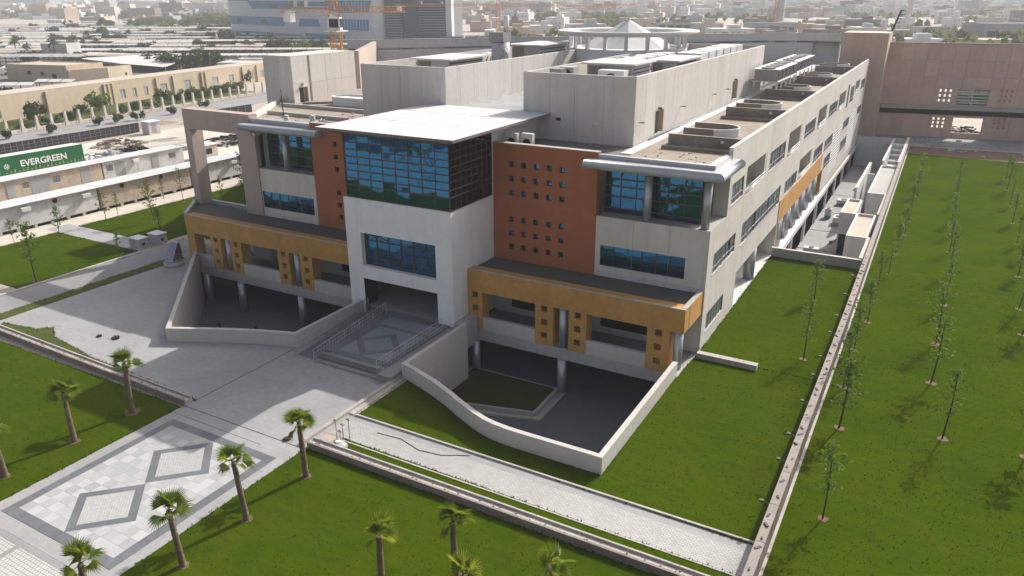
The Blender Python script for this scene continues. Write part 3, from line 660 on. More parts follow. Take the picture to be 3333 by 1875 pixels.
# roof slab with its wedge shaped overhang
mb = MB()
sx0, sx1, sy0, sy1 = -40.55, -28.3, 42.3, 56.95
tz_ = 15.02; ed = .20
top = [mb.vert(p) for p in ((sx0,sy0,tz_),(sx1,sy0,tz_),(sx1,sy1,tz_),(sx0,sy1,tz_))]
e1 = [mb.vert(p) for p in ((sx0,sy0,tz_-ed),(sx1,sy0,tz_-ed),(sx1,sy1,tz_-ed),(sx0,sy1,tz_-ed))]
b1 = [mb.vert(p) for p in ((gx0-.3,ty-.1,14.42),(gx1+.1,ty-.1,14.42),(gx1+.1,sy1,14.42),(gx0-.3,sy1,14.42))]
mb.face(top)
mb.cur = 1
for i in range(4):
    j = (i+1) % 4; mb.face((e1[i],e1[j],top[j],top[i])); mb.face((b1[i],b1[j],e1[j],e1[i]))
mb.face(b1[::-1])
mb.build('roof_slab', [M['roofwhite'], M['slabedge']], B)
mb = MB()
for i in range(4): mb.box(sx0+.3+i*3.0, sx0+.325+i*3.0, sy0+.2, sy1-.2, tz_, tz_+.012)
for y in (47.4, 52.6): mb.box(sx0+.2, sx1-.2, y, y+.03, tz_+.0125, tz_+.02)
mb.build('roof_seam', M['kerb'], B)

# --- terracotta blocks with small square openings
def red_block(x0, x1, top, colx, hz):
    H = top-4.3; hs = []
    for x in colx:
        for z in hz: hs.append((x-x0, x-x0+.45, z-.45-4.3, z-4.3, .28, False))
    q = MB(); wall_cells(q, (x0,YF-.05,4.3), X, Z, FRONT, (0, x1-x0, 0, H), hs)
    q.box(x0, x0+.3, YF-.05, YF+.45, 4.3, top, 'fb'); q.box(x1-.3, x1, YF-.05, YF+.45, 4.3, top, 'fb'); q.box(x0, x1, YF-.04, YF+.42, top-.02, top)
    q.box(x0+.3, x1-.3, YF+.40, YF+.45, 12.8, top)
    w = q.build('terracotta_wall', M['red'], B)
    for x in colx:
        for z in hz:
            p = MB(); t1, t2 = random.gauss(0,.012), random.gauss(0,.012); y = YF+.20
            p.quad((x,y-t1,z-.45), (x+.45,y+t1,z-.45), (x+.45,y+t1+t2,z), (x,y-t1+t2,z)); p.build('pane', M['glass'], w)
    q = MB(); q.box(x0-.02, x1+.02, YF-.08, YF+.46, top+.002, top+.06); q.build('coping', M['kerb'], w)
HZ = [12.31, 11.20, 10.10, 7.99, 6.88, 5.76]
red_block(-29.6, -20.9, 13.62, [-28.25+1.08*i for i in range(5)], HZ)
red_block(-48.3, -39.62, 13.72, [-45.78+1.24*i for i in range(5)], HZ)

# --- beige corner blocks with the deep top floor recess
def corner_block(x0, x1, gx, wx0, wx1, colx, right):
    hs = [(wx0-x0, wx1-x0, 5.45, 7.03, .12, False)]
    xs = [x0, (x0+x1)/2-1.3, (x0+x1)/2+1.4, x1]
    panel_wall(B, M['beige'], (x0,YF,-.2), X, Z, FRONT, x1-x0, 9.2, [x-x0 for x in xs], [0, 4.9, 9.2], hs, .025)
    window(B, (wx0,YF+.10,5.25), X, Z, FRONT, wx1-wx0, 1.58, lin(0,wx1-wx0,6), [0,1.58], M['glass'], M['frame'], .05, .05, tilt=.3)
    q = MB(); q.box(wx0,wx1,YF+.3,YF+.5,5.2,6.9); q.build('window_backing', M['dark'], B)
    q = MB(); q.box(x0+.01,x1-.05,YF+.05,YF+6,8.7,8.99); q.build('terrace_slab', M['conc'], B)
    q = MB(); q.box(x0+.01,x1-.05,YF+.05,YF+7,12.36,12.58); q.build('soffit', M['conc'], B)
    # glazing set back
    a, c = (x0+.1, gx) if right else (gx, x1-.1)
    q = MB(); q.box(a+.06,c-.06,51.35,54,9.0,12.36); q.build('glass_backing', M['dark'], B)
    us = lin(0,c-a,6) if right else lin(0,c-a,5)
    window(B, (a,51.2,9.02), X, Z, FRONT, c-a, 3.3, us, [0, .35, 1.25, 2.0, 2.55, 3.3], M['glass'], M['framebrown'], .06, .06, 'curtain_wall', .5, .10)
    for x in colx:
        q = MB(); q.cyl(x,50.25,9.0,12.36,.29,28); q.cyl(x,50.25,12.15,12.18,.30,28,cap=False); q.build('column', M['silver'], B)
corner_block(-20.9, XR, -13.6, -20.48, -14.02, (-17.2,-12.97), True)
corner_block(-55.25, -48.3, -55.15, -55.15, -48.72, (-52.0,), False)
q = MB(); q.box(-13.6,-13.54,51.2,54.1,9.0,12.36); q.build('glass_return', M['frame'], B)
q = MB(); q.box(-13.7,XR-.001,54.1,54.4,9.0,12.4); q.build('recess_wall', M['beige'], B)
q = MB(); q.box(-56.6,-55.25,50.2,53,9.0,12.4); q.build('recess_wall', M['greywall'], B)
# lower side wall of corner recess
# --- rounded eaves and upstands
def eave(x0, x1, side=None):
    prof = [(48.9+.36*cos(a), 12.92+.30*sin(a)) for a in [pi*.5+pi*i/10 for i in range(11)]]
    prof = [(50.4, 13.22)] + prof + [(50.4, 12.62)]
    q = MB()
    ends = []
    def xr(y): return x1 - 0.0
    A = [q.vert((x0, y, z)) for y, z in prof]
    if side is None:
        Bv = [q.vert((x1, y, z)) for y, z in prof]
    else:   # mitred corner
        Bv = [q.vert((x1-(y-48.54), y, z)) for y, z in prof]
    n = len(prof)
    for i in range(n-1): q.face((A[i], A[i+1], Bv[i+1], Bv[i]), 0 < i < n-2)
    q.face(A); q.face(Bv[::-1])
    o = q.build('eave', M['tube'] if side is None else M['eave'], B)
    if side:
        q = MB(); Cv = [q.vert((x1-(y-48.54), y, z)) for y, z in prof]; Dv = [q.vert((x1-(y-48.54), side, z)) for y, z in prof]
        for i in range(n-1): q.face((Cv[i], Cv[i+1], Dv[i+1], Dv[i]), 0 < i < n-2)
        q.face(Dv[::-1]); q.build('eave', M['eave'], B)
    # shadow gap rings where cladding lengths meet
    return o
eave(-21.6, -11.55, 54.3)
eave(-56.1, -46.85)
q = MB(); q.box(-20.88,-12.5,YF,YF+.45,13.0,13.5); q.box(-12.95,-12.5,YF+.45,54.1,13.0,13.5); q.build('upstand', M['eave'], B)
for i in range(1,7):
    x = -20.88+i*1.2; k = MB(); k.box(x,x+.02,YF-.004,YF,13.02,13.48); k.build('cladding_joint', M['tube'], B)
q = MB(); q.box(-55.7,-48.32,YF,YF+.45,13.0,13.6); q.build('upstand', M['eave'], B)

# --- the portal frame on the left corner
q = MB(); q.box(-57.5,-55.25,YF-.12,YF+.9,4.4,12.0); q.build('portal_pier', M['pinkgrey'], B)
for a, c in ((-64.85,-61.5), (-61.48,-58.4), (-58.38,-55.72)):
    k = MB(); k.box(a,c,YF-.1,YF+.95,12.0,13.92); k.build('portal_beam', M['pinkgrey'], B)
q = MB(); q.box(-64.85,-63.98,YF-.1,YF+1.3,4.45,11.98); q.build('portal_column', M['pinkgrey'], B)
q = MB(); q.box(-56.6,-55.26,YF+.01,YF+6,8.9,12.3); q.build('recess_side', M['greywall'], B)

# --- ochre porticoes
def portico(x0, x1, pillars, sills, cols, diag=False):
    yf, yb = 45.7, 46.75
    q = MB(); q.box(x0,x1,yf,yb,2.93,4.62); q.build('portico_beam', M['ochre'], B)
    for a, c, hole in pillars:
        hs = []
        if hole: hs = [((a+c)/2-.25-a, (a+c)/2+.25-a, z+.2, z+.67, yb-yf-.02, False) for z in (2.42,1.36,.30)]
        k = MB(); wall_cells(k, (a,yf+.003,-.2), X, Z, FRONT, (0,c-a,0,3.13), hs)
        wall_cells(k, (c,yb,-.2), (-1,0,0), Z, Y, (0,c-a,0,3.13), [(c-a-h[1], c-a-h[0], h[2], h[3], 0, False) for h in hs], reveal=False)
        k.box(a,a+.001,yf+.003,yb,-.2,2.93); k.box(c-.001,c,yf+.003,yb,-.2,2.93)
        k.build('portico_pillar', M['ochre'], B)
    for a, c in sills:
        k = MB(); k.box(a+.01,c-.01,yf+.02,yf+.35,-.2,.86); k.build('balustrade_wall', M['wallcap'], B)
    for x in cols:
        k = MB(); k.cyl(x,46.1,-.2,2.93,.31,24); k.cyl(x,46.1,2.80,2.84,.325,24,cap=False); k.build('column', M['silver'], B)
portico(-29.6, -12.55, [(-29.58,-28.3,1), (-23.75,-22.25,1), (-21.0,-19.62,1), (-15.1,-13.5,1)], [(-28.3,-23.75), (-19.62,-15.1)], (-21.6,-12.98))
portico(-61.65, -39.62, [(-61.63,-60.62,0), (-58.38,-57.05,1), (-55.76,-54.35,1), (-49.72,-48.35,1), (-47.06,-45.64,1)], [(-60.62,-58.38), (-54.35,-49.72), (-45.64,-39.65)], (-56.4,-47.7))
q = MB(); q.box(-12.9,-12.53,46.75,YF-.01,2.93,4.62); q.build('portico_beam', M['ochre'], B)
q = MB(); q.prism([(-29.6,46.0), (-12.9,46.0), (-12.9,YF-.06), (-29.6,YF-.06)], 4.2, 4.42); q.build('portico_roof', M['porticoroof'], B)
q = MB(); q.box(-29.58,-12.56,45.72,45.95,4.622,4.66); q.box(-12.88,-12.54,45.95,YF-.02,4.622,4.68); q.build('coping', M['kerb'], B)
LP = [(-61.6,46.0), (-39.6,46.0), (-39.6,YF-.06), (-57.5,YF-.06), (-57.5,50.35), (-63.6,50.35), (-64.9,49.8)]
q = MB(); q.prism(LP, 4.2, 4.42); q.build('portico_roof', M['porticoroof'], B)
q = MB(); q.box(-61.3,-39.62,45.72,45.95,4.622,4.66); q.build('coping', M['kerb'], B)
def edge_wall(pts, t, z0, z1, name, m):
    for a, c in zip(pts, pts[1:]):
        d = Vector((c[0]-a[0], c[1]-a[1])); d.normalize(); n = Vector((-d.y, d.x))*t
        k = MB(); k.prism([a, c, (c[0]+n.x, c[1]+n.y), (a[0]+n.x, a[1]+n.y)], z0, z1); k.build(name, m, B)
edge_wall([(-57.5,50.7), (-63.7,50.7), (-65.3,49.9), (-61.68,45.72)], .32, 2.93, 4.80, 'portico_parapet', M['tube'])
for x, y, r_ in ((-60.2,49.7,.55),(-53.4,49.0,.42),(-63.2,50.0,.4)):
    q = MB(); q.cyl(x,y,-.2,4.2,r_,24); q.build('column', M['silver'], B)
# floor and edge beam of the loggia behind the porticoes
for a, c in ((-61.6,-39.64), (-29.58,-12.95)):
    q = MB(); q.box(a,c,45.74,46.55,-1.1,-.205); q.build('edge_beam', M['conc'], B)
    q = MB(); q.box(a,c,46.55,YF+2,-.5,-.21); q.build('loggia_floor', M['asphalt'], B)
for a, c in ((-57.5,-39.62),(-29.6,-20.9)):
    q = MB(); q.box(a,c,YF+.05,YF+.3,-.2,4.3); q.build('loggia_wall', M['greywall'], B)
for a, c in ((-54,-50), (-46,-41), (-28,-24), (-20.2,-15)):
    q = MB(); q.box(a,c,YF-.02,YF+.04,.35,1.35); q.build('loggia_window', M['glassdark'], B)
q = MB(); q.box(-12.98,-12.47,45.3,YF,-1.2,-.21); q.build('edge_beam', M['conc'], B)
q = MB(); q.box(-13.3,-12.55,44.9,46.5,-1.2,.12); q.build('corner_plinth', M['conc'], B)
for a, c in ((-29.6,-28.75),(-39.62,-38.4)):
    q = MB(); q.box(a,c,43.75,45.72,-1.2,.9); q.build('edge_beam', M['conc'], B)

# --- the long right facade
F0 = YF
def fh(y0, y1, z0, z1, dep=.18, back=False): return (y0-F0, y1-F0, z0+4.0, z1+4.0, dep, back)
WIN, BAL = [], []
bays = [54.9]
WIN += [(54.95,58.6,9.6,11.2,3), (68.0,75.0,9.62,11.3,6), (85.4,92.4,9.68,11.22,6), (102.8,110.3,9.68,11.22,6), (120.3,122.2,8.75,12.1,1), (124.0,128.3,9.0,11.4,3), (137.6,143.2,9.68,11.22,5)]
BAL += [(59.4,66.5,9.15,11.65), (76.4,83.3,9.1,11.75), (94.1,101.0,9.15,11.78), (111.5,118.9,9.1,11.65), (129.6,135.6,9.5,11.7)]
WIN += [(51.35,57.65,5.35,6.9,5), (59.7,75.1,5.2,7.0,12), (77.3,83.8,5.45,6.82,5), (94.6,101.4,5.35,7.0,5), (103.0,110.1,5.35,6.85,5), (120.6,127.6,5.5,6.85,5), (138,143.5,5.5,6.85,4)]
BAL += [(84.9,93.0,5.1,7.65)]
WIN += [(50.9,55.6,1.12,2.5,6), (104.6,110.4,2.7,4.3,5), (120.6,127.6,2.3,3.9,5)]
LOUV = [(111.2,119.2,1.0,6.9), (128.6,137.0,.9,7.0)]
holes = [fh(a,b_,c,d,.08,False) for a,b_,c,d,n in WIN] + [fh(a,b_,c,d,2.4,True) for a,b_,c,d in BAL] + [fh(a,b_,c,d,.12,True) for a,b_,c,d in LOUV]
holes += [fh(49.8,54.1,9.0,13.95,.002,False)]
LOG1, LOG2 = (59.3,75.4,-.15,3.05), (75.8,104.4,-.35,3.0)
holes += [fh(*LOG1,3.0,False), fh(*LOG2,3.0,False)]
# basement openings between piers in the lower yard
PIERS = [76.5+8.77*i for i in range(8)]
for a in PIERS: holes.append(fh(a+1.5, a+8.2, -4.0, -1.0, 2.2, True))
ub = [0, 4.3, 9.2, 14.6, 17.4, 20.4, 25.8]
ub = sorted([0, 4.3] + [9.27+2.93*i for i in range(30)] + [95.7])
vb = [4.0, 11.95, 17.95]
panel_wall(B, M['beige'], (XR,F0,-4.0), Y, Z, RIGHT, 95.7, 17.95, ub, vb, holes, .022, .03)
q = MB(); wall_cells(q, (XR,F0,-4.0), Y, Z, RIGHT, (24.4,95.7,0,4.0), [h for h in holes if h[2] < 4.0 and h[0] > 24], 0.0); q.build('basement_wall', M['conc'], B)
for a,b_,c,d,n in WIN:
    window(B, (XR-.065,a,c), Y, Z, RIGHT, b_-a, d-c, lin(0,b_-a,n), [0,d-c] if d-c < 1.5 else [0,(d-c)*.28,d-c], M['clearglass'], M['metalgrey'], .06, .03, tilt=.4)
    q = MB(); n_ = int((b_-a)/.13); zz = (c-.05, d+.05)
    pr = [(a+(b_-a)*i/n_, XR-.115+(.02 if i % 2 else -.02)+random.uniform(-.008,.008)) for i in range(n_+1)]
    for i in range(n_):
        if (i//7) % 6 == 5: continue
        q.quad((pr[i][1],pr[i][0],zz[0]),(pr[i+1][1],pr[i+1][0],zz[0]),(pr[i+1][1],pr[i+1][0],zz[1]),(pr[i][1],pr[i][0],zz[1]))
    q.build('curtain', M['cloth'], B)
    q = MB(); q.box(XR-1.2,XR-.7,a-.05,b_+.05,c-.05,d+.05); q.build('window_backing', M['dark'], B)
    q = MB(); q.box(XR-.02,XR+.03,a-.06,b_+.06,c-.09,c-.01); q.build('sill', M['wallcap'], B)
for a,b_,c,d in BAL:
    q = MB(); q.box(XR-2.42,XR-.02,b_-.5,b_-.003,c,d); q.build('balcony_side_wall', M['beige'], B)
    for h in (.38,.58,.80):
        q = MB(); q.tube([(XR-.02,a+.05,c+h),(XR-.02,b_-.05,c+h)], .035, 6); q.build('balcony_rail', M['whitemetal'], B)
    q = MB(); q.box(XR-2.38,XR-2.3,a+.4,a+2.8,c,d-.15); q.build('balcony_door', M['planter'], B)
    q = MB(); q.box(XR-.3,XR-.001,a+.005,b_-.005,c-.001,c+.22); q.build('balcony_kerb', M['beige'], B)
for a,b_,c,d in LOUV:
    n = int((d-c)/.40); q = MB(); q.box(XR-.118,XR-.10,a,b_,c,d); q.build('louvre_backing', M['soffit'], B)
    for i in range(n):
        z = c+(i+.5)*(d-c)/n; q = MB(); y0, y1 = a+.05, b_-.05
        q.box(XR-.06,XR-.005,y0,y1,z-.10,z+.10)
        q.build('louvre_slat', M['white'], B)
for i in range(9):   # fins in the narrow slot
    pass
# ochre band, loggias and their columns
for a, c in ((75.5,82.2), (82.22,89), (89.02,95.7), (95.72,102.6)):
    q = MB(); q.box(XR-.3,XR+.06,a,c,3.02,5.28); q.build('ochre_panel', M['ochre'], B)
q = MB(); q.box(XR-3.2,XR+.012,75.42,75.78,-.3,3.04); q.build('loggia_end_wall', M['ochre'], B)
q = MB(); q.box(XR-3.2,XR+.012,104.2,104.5,-.3,3.0); q.build('loggia_end_wall', M['ochre'], B)
q = MB(); q.box(XR-3.3,XR-3.0,59,105,-.3,3.2); q.build('loggia_wall', M['greywall'], B)
q = MB(); q.box(XR-3.0,XR+.02,59.3,75.4,-.4,-.12); q.build('loggia_floor', M['whitewall'], B)
q = MB(); q.box(XR-3.0,XR+.35,75.8,110,-.9,-.33); q.build('loggia_floor', M['whitewall'], B)
q = MB(); q.box(XR-3.1,XR-.01,59,104.5,3.06,3.3); q.build('loggia_ceiling', M['greywall'], B)
q = MB(); q.cyl(XR-.55,67.2,-.15,3.06,.48,24); q.build('column', M['silver'], B)
for i in range(6):
    for dy in (-.55,.55):
        q = MB(); q.cyl(XR-.45,78.6+4.4*i+dy,-.34,3.05,.38,20); q.build('column', M['silver'], B)
for a in PIERS:
    q = MB(); q.box(XR-1.0,XR+.10,a+.1,a+1.45,-4.0,-.92); q.build('basement_pier', M['tube'], B)
    q = MB(); q.box(XR-2.1,XR-1.9,a+2.2,a+7.4,-3.7,-1.4); q.build('basement_window', M['glassdark'], B)
q = MB(); q.box(XR-.02,XR+.30,74.3,145.4,-.94,-.42); q.build('edge_beam', M['wallcap'], B)

# --- roof of the right wing: parapet, screed, walkway, upstand beams, curved parapets
ROOFR = [(-29.6,50.2), (-20.9,50.2), (-20.9,50.3), (-12.9,50.3), (-12.9,54), (-12.75,54), (-12.75,145.4), (-30,145.4), (-30,100), (-21.0,100), (-21.0,57.0), (-29.6,57.0)]
q = MB(); q.prism(ROOFR, 12.58, 12.80); q.build('roof', M['roofscreed'], B)
q = MB(); q.box(-29.5,-21.02,50.4,56.98,12.802,12.815); q.build('roof_patch', M['roofgrey'], B)
q = MB(); q.box(XR-.30,XR-.001,54.1,145.45,12.6,13.945); q.build('parapet', M['beige'], B)
for i in range(13):
    a = 54.1+i*7.03; k = MB(); k.box(XR-.33,XR+.015,a+.01,a+7.02,13.951,13.99); k.build('coping', M['wallcap'], B)
for i in range(17):
    a = 54.0+i*5.3; k = MB(); k.box(-20.9,-20.0,a+.02,a+5.28,12.803,12.88); k.build('roof_walkway', M['roofwhite'], B)
for y in (58.5,76.1,93.6,111.2,129.6):
    q = MB(); q.box(-18.65,XR-.31,y,y+.32,12.80,13.88); q.build('roof_beam', M['roofwall'], B)
    q = MB(); q.box(-18.9,XR-.31,y-.9,y-.02,12.80,13.05); q.build('roof_beam_base', M['roofwall'], B)
    q = MB(); q.box(-14.5,-14.25,y-.06,y-.005,13.45,13.65); q.build('roof_lamp', M['acwhite'], B)
for y in (66.0,84.2,102.3,120.6,140.2):
    def ring_pts(r_, x0): return [(x0,y+r_)] + [(-16.6+r_*cos(a), y+r_*sin(a)) for a in [pi/2-pi*i/16 for i in range(17)]] + [(x0,y-r_)]
    pts, inn = ring_pts(1.75,-19.2), ring_pts(1.60,-19.2); q = MB()
    for i in range(len(pts)-1):
        q.cur = 1 if 3 < i < len(pts)-2 else 0  # sunlit outer bend and top painted white, shaded inner faces painted brown
        for ring in (pts, inn):
            a, c = ring[i], ring[i+1]; q.quad((a[0],a[1],12.8),(c[0],c[1],12.8),(c[0],c[1],13.52),(a[0],a[1],13.52)); q.cur = 0
        q.cur = 1; q.quad((pts[i][0],pts[i][1],13.52),(pts[i+1][0],pts[i+1][1],13.52),(inn[i+1][0],inn[i+1][1],13.52),(inn[i][0],inn[i][1],13.52))
    q.build('curved_parapet', [M['roofwall'], M['whitewall']], B)

# --- the two plant rooms on the roof
def plant_room(x0, x1, y0, y1, ztop, front_u, sunny):
    zb = 12.6
    hs = []
    if sunny:
        hs = [(4.95,7.1,.5,2.4,.5,True), (30.6,33.0,.5,2.5,.5,True)]
    panel_wall(B, M['beige_roof'], (x0,y0,zb), X, Z, FRONT, x1-x0, ztop-zb, front_u, [0, ztop-zb], [], .03, .04, 'plant_room_wall')
    n = round((y1-y0)/2.35)
    panel_wall(B, M['beige_roof'], (x1,y0,zb), Y, Z, RIGHT, y1-y0, ztop-zb, lin(0,y1-y0,n), [0, ztop-zb], hs, .03, .04, 'plant_room_wall')
    panel_wall(B, M['beige_roof'], (x0,y1,zb), (0,-1,0), Z, (-1,0,0), y1-y0, ztop-zb, lin(0,y1-y0,n), [0, ztop-zb], [], .03, .04, 'plant_room_wall')
    q = MB(); q.box(x0+.01,x1-.01,y1-.3,y1,zb,ztop); q.box(x0+.05,x0+.3,y0+.05,y1,zb,ztop-.001); q.box(x1-.3,x1-.05,y0+.05,y1,16.8,ztop-.001); q.box(x0+.05,x1-.05,y0+.05,y0+.3,zb,ztop-.001); q.build('plant_room_parapet', M['beige_roof'], B)
    q = MB(); q.box(x0+.2,x1-.2,y0+.2,y1-.2,16.75,17.0); q.build('plant_room_roof', M['roofscreed'], B)
    if sunny:
        for a, c, d in ((61.95,64.1,2.38), (87.6,90.0,2.48)):
            k = MB(); k.box(x1-.12,x1-.06,a+.02,a+1.05,zb+.5,zb+d); k.build('door', M['dark'], B)
            k = MB(); k.box(x1-.42,x1-.02,c-.06,c-.01,zb+.5,zb+d); k.box(x1-.38,x1-.33,a+1.06,c-.06,zb+.5,zb+d); k.build('door_leaf', M['tan'], B)
            k = MB(); k.box(x1,x1+.3,a+.6,a+.75,zb+d+.12,zb+d+.3); k.build('wall_lamp', M['frame'], B)
        for y in (57.9,68.8,79.2,84.3,95.5):
            k = MB(); k.tube([(x1,y,14.62),(x1+.30,y,14.66)], .03, 5); k.box(x1+.22,x1+.5,y-.10,y+.10,14.60,14.72); k.build('wall_lamp', M['metalgrey'], B)
    return
plant_room(-30.9, -21.0, 57.0, 102.3, 18.2, [0, 2.45, 4.7, 7.25, 9.9], True)
plant_room(-48.2, -38.7, 57.0, 102.3, 18.2, [0, 2.3, 4.55, 6.9, 9.5], False)
q = MB(); q.box(-24.35,-23.95,56.75,57.0,14.40,14.55); q.build('wall_lamp', M['acwhite'], B)
q = MB(); q.box(-27.8,-27.4,56.93,57.02,14.45,14.68); q.build('wall_vent', M['frame'], B)
q = MB(); q.box(-46.1,-45.75,56.75,57.0,13.55,13.75); q.build('wall_lamp', M['acwhite'], B)
# white saw-tooth roof over the atrium, then the round lantern
q = MB(); q.box(-38.68,-30.92,56.97,102,13.2,13.7); q.build('atrium_roof', M['roofwhite'], B)
for i in range(13):
    y = 57.3+i*2.05; k = MB()
    ids = [k.vert(p) for p in ((-38.66,y,14.25),(-30.94,y,14.25),(-30.94,y+1.5,14.85),(-38.66,y+1.5,14.85),(-30.94,y+1.5,13.70),(-38.66,y+1.5,13.70))]
    for f in ((0,1,2,3),(3,2,4,5),(1,4,2),(0,3,5)): k.face([ids[j] for j in f])
    k.build('roof_ridge', M['roofwhite'], B)
LX, LY = -34.6, 90.0
q = MB(); q.cyl(LX,LY,13.6,18.35,7.05,28); q.build('lantern_drum', M['whitewall'], B)
q = MB()
n = 48; R1, R0 = 8.35, 6.35
for zz in (19.85,20.22):
    pass
ring = [[q.vert((LX+r*cos(2*pi*i/n), LY+r*sin(2*pi*i/n), z)) for i in range(n)] for r, z in ((R0,20.2),(R1,20.26),(R1+.02,20.08),(R1-1.0,19.72),(R0,19.75))]
for a, c in zip(ring, ring[1:]+ring[:1]):
    for i in range(n): q.face((a[i],a[(i+1)%n],c[(i+1)%n],c[i]), False)
q.build('lantern_ring', M['roofwhite'], B)
for i in range(18):
    a = 2*pi*(i+.5)/18; k = MB(); k.obox((LX+6.85*cos(a), LY+6.85*sin(a)), (cos(a),sin(a)), (-sin(a),cos(a)), .16, .20, 18.35, 19.76); k.build('lantern_post', M['whitewall'], B)
for i in range(8):
    a, c = 2*pi*i/8+.39, 2*pi*(i+1)/8+.39; k = MB()
    k.face([k.vert(p) for p in ((LX+5.6*cos(a),LY+5.6*sin(a),18.36),(LX+5.6*cos(c),LY+5.6*sin(c),18.36),(LX,LY,21.5))]); k.build('lantern_cone_panel', M['roofwhite'], B)
q = MB(); q.cyl(LX,LY,21.3,21.62,.30,10); q.build('lantern_finial', M['acwhite'], B)
# sloping wall between the plant rooms behind the saw-tooth roof
q = MB(); q.box(-38.66,-30.94,85.0,85.3,13.7,17.4); q.build('atrium_end_wall', M['greywall'], B)
q = MB()
ids = [q.vert(p) for p in ((-38.6,83.0,13.7),(-38.0,83.0,13.7),(-33.9,84.95,17.4),(-34.5,84.95,17.4),(-38.6,84.98,13.7),(-34.5,84.98,17.4))]
for f in ((0,1,2,3),(0,3,5,4)): q.face([ids[j] for j in f])
q.build('raking_wall', M['whitewall'], B)

# --- roof and stair block of the left wing, its slanting west side
WL = [(-48.3,50.3), (-57.4,50.3), (-68.4,66.5), (-75.0,78.0), (-66,90), (-48.2,90)]
q = MB(); q.prism([(-39.65,50.3), (-48.3,50.3), (-57.4,50.3), (-68.4,66.5), (-75.0,78.0), (-66,90), (-48.2,90), (-48.2,57), (-39.65,57)], 12.55, 12.80); q.build('roof', M['roofscreed'], B)
for a, c in (((-57.4,50.4),(-62.8,58.4)), ((-62.8,58.4),(-68.2,66.4))):
    d = Vector((c[0]-a[0], c[1]-a[1])).normalized(); n_ = Vector((d.y,-d.x))*.35
    k = MB(); k.prism([a, c, (c[0]+n_.x,c[1]+n_.y), (a[0]+n_.x,a[1]+n_.y)], 0, 13.25); k.build('west_wall', M['beige'], B)
panel_wall(B, M['beige_roof'], (-68.3,64.0,8.0), X, Z, FRONT, 4.3, 9.85, [0,2.2,4.3], [0,5.0,9.85], [], .03, .04, 'stair_block_wall')
panel_wall(B, M['beige_roof'], (-64.0,64.0,12.6), Y, Z, RIGHT, 10.7, 5.25, [0,2.9,5.5,8.1,10.7], [0,2.3,5.25], [(.9,2.3,.2,1.85,.4,True), (2.55,2.95,0,5.25,.3,True)], .03, .04, 'stair_block_wall')
q = MB(); q.box(-68.29,-64.45,64.05,74.7,12.7,17.8); q.build('stair_block', M['beige_roof'], B)
q = MB(); q.box(-64.14,-64.08,64.92,65.62,12.8,14.4); q.build('door', M['dark'], B)
q = MB(); q.box(-64.36,-63.96,66.2,66.26,12.8,14.42); q.build('door_leaf', M['tan'], B)
q = MB(); q.box(-63.98,-63.7,65.4,65.6,14.65,14.95); q.build('wall_lamp', M['acwhite'], B)
q = MB(); q.box(-68.3,-64.0,64.0,74.7,17.852,17.9); q.build('coping', M['wallcap'], B)
for pts in ([(-48.5,52.4),(-56.8,52.4)], [(-50,56.5),(-60.5,56.5)], [(-50,61.5),(-63.8,61.5)], [(-49,66),(-56,66)]):
    a, c = pts; k = MB(); k.box(c[0],a[0],a[1],a[1]+.35,12.8,13.15); k.build('roof_kerb', M['conc'], B)
# round white drum on the left roof
q = MB(); pts = [(-58.5+1.3*cos(a), 66.0+1.3*sin(a)) for a in [pi/2+pi*i/12 for i in range(13)]]
pts = [(-52.5,67.3)] + pts + [(-52.5,64.7)]
inn = [(x*1.0+(0 if i in (0,len(pts)-1) else .12*(1)), yy) for i, (x, yy) in enumerate(pts)]
for i in range(len(pts)-1):
    a, c = pts[i], pts[i+1]; q.quad((a[0],a[1],12.8),(c[0],c[1],12.8),(c[0],c[1],13.75),(a[0],a[1],13.75), smooth=False)
q.prism(pts, 13.55, 13.56, bottom=False)
q.build('curved_parapet', M['whitewall'], B)
# diagonal fin wall joining the rear block
fin = thing('fin_wall', (-67.8,79.1,0), 'tall brown panelled fin wall rising behind the roof stair block', 'wall')
d = Vector((-14.8,22.9,0)).normalized(); n_ = Vector((d.y,-d.x,0))
panel_wall(fin, M['pinkgrey'], (-67.8,79.1,0), d, Z, (-n_ if n_.y > 0 else n_), 27.3, 17.5, lin(0,27.3,10), [0,8.5,17.5], [], .04, .05)
k = MB(); a = Vector((-67.8,79.1,0)); e = a+d*27.3; m_ = (n_ if n_.y > 0 else -n_)*.6
k.prism([(a.x,a.y),(e.x,e.y),(e.x+m_.x,e.y+m_.y),(a.x+m_.x,a.y+m_.y)], 0, 17.5); k.build('core', M['pinkgrey'], fin)

# ------------------------------------------------------------------ rear crescent block
RB = thing('rear_building', (-12,152,0), 'pink and grey precast rear building closing the lawn at the far end', 'building')
RP = [(-82.5,95.0), (-70.5,106.8), (-61.4,115.9), (-46,131.3), (-32.2,145.2), (-25,149.2), (-17.85,150.0)]
for a, c in zip(RP, RP[1:]):
    dv = Vector((c[0]-a[0], c[1]-a[1], 0)); L = dv.length; dv.normalize(); nn = Vector((dv.y,-dv.x,0))
    hs = [(2.6,6.9,12.6,16.4,1.6,True)] if a[0] == -25 else []
    panel_wall(RB, M['greywall'], (a[0],a[1],0), dv, Z, nn, L, 17.7, lin(0,L,max(2,round(L/4.5))), [0,8.8,17.7], hs, .04, .05)
k = MB(); k.prism(RP + [(p[0]-3, p[1]+9) for p in RP[::-1]], 16.2, 16.5); k.build('roof', M['roofgrey'], RB)
k = MB(); k.prism(RP + [(p[0]-.35, p[1]+.35) for p in RP[::-1]], 17.702, 17.78); k.build('coping', M['kerb'], RB)
panel_wall(RB, M['pink'], (-17.8,150,-4), X, Z, FRONT, 7.45, 21.95, lin(0,7.45,4), [0,6.5,10.5,14.5,18,21.95], [], .04, .05)
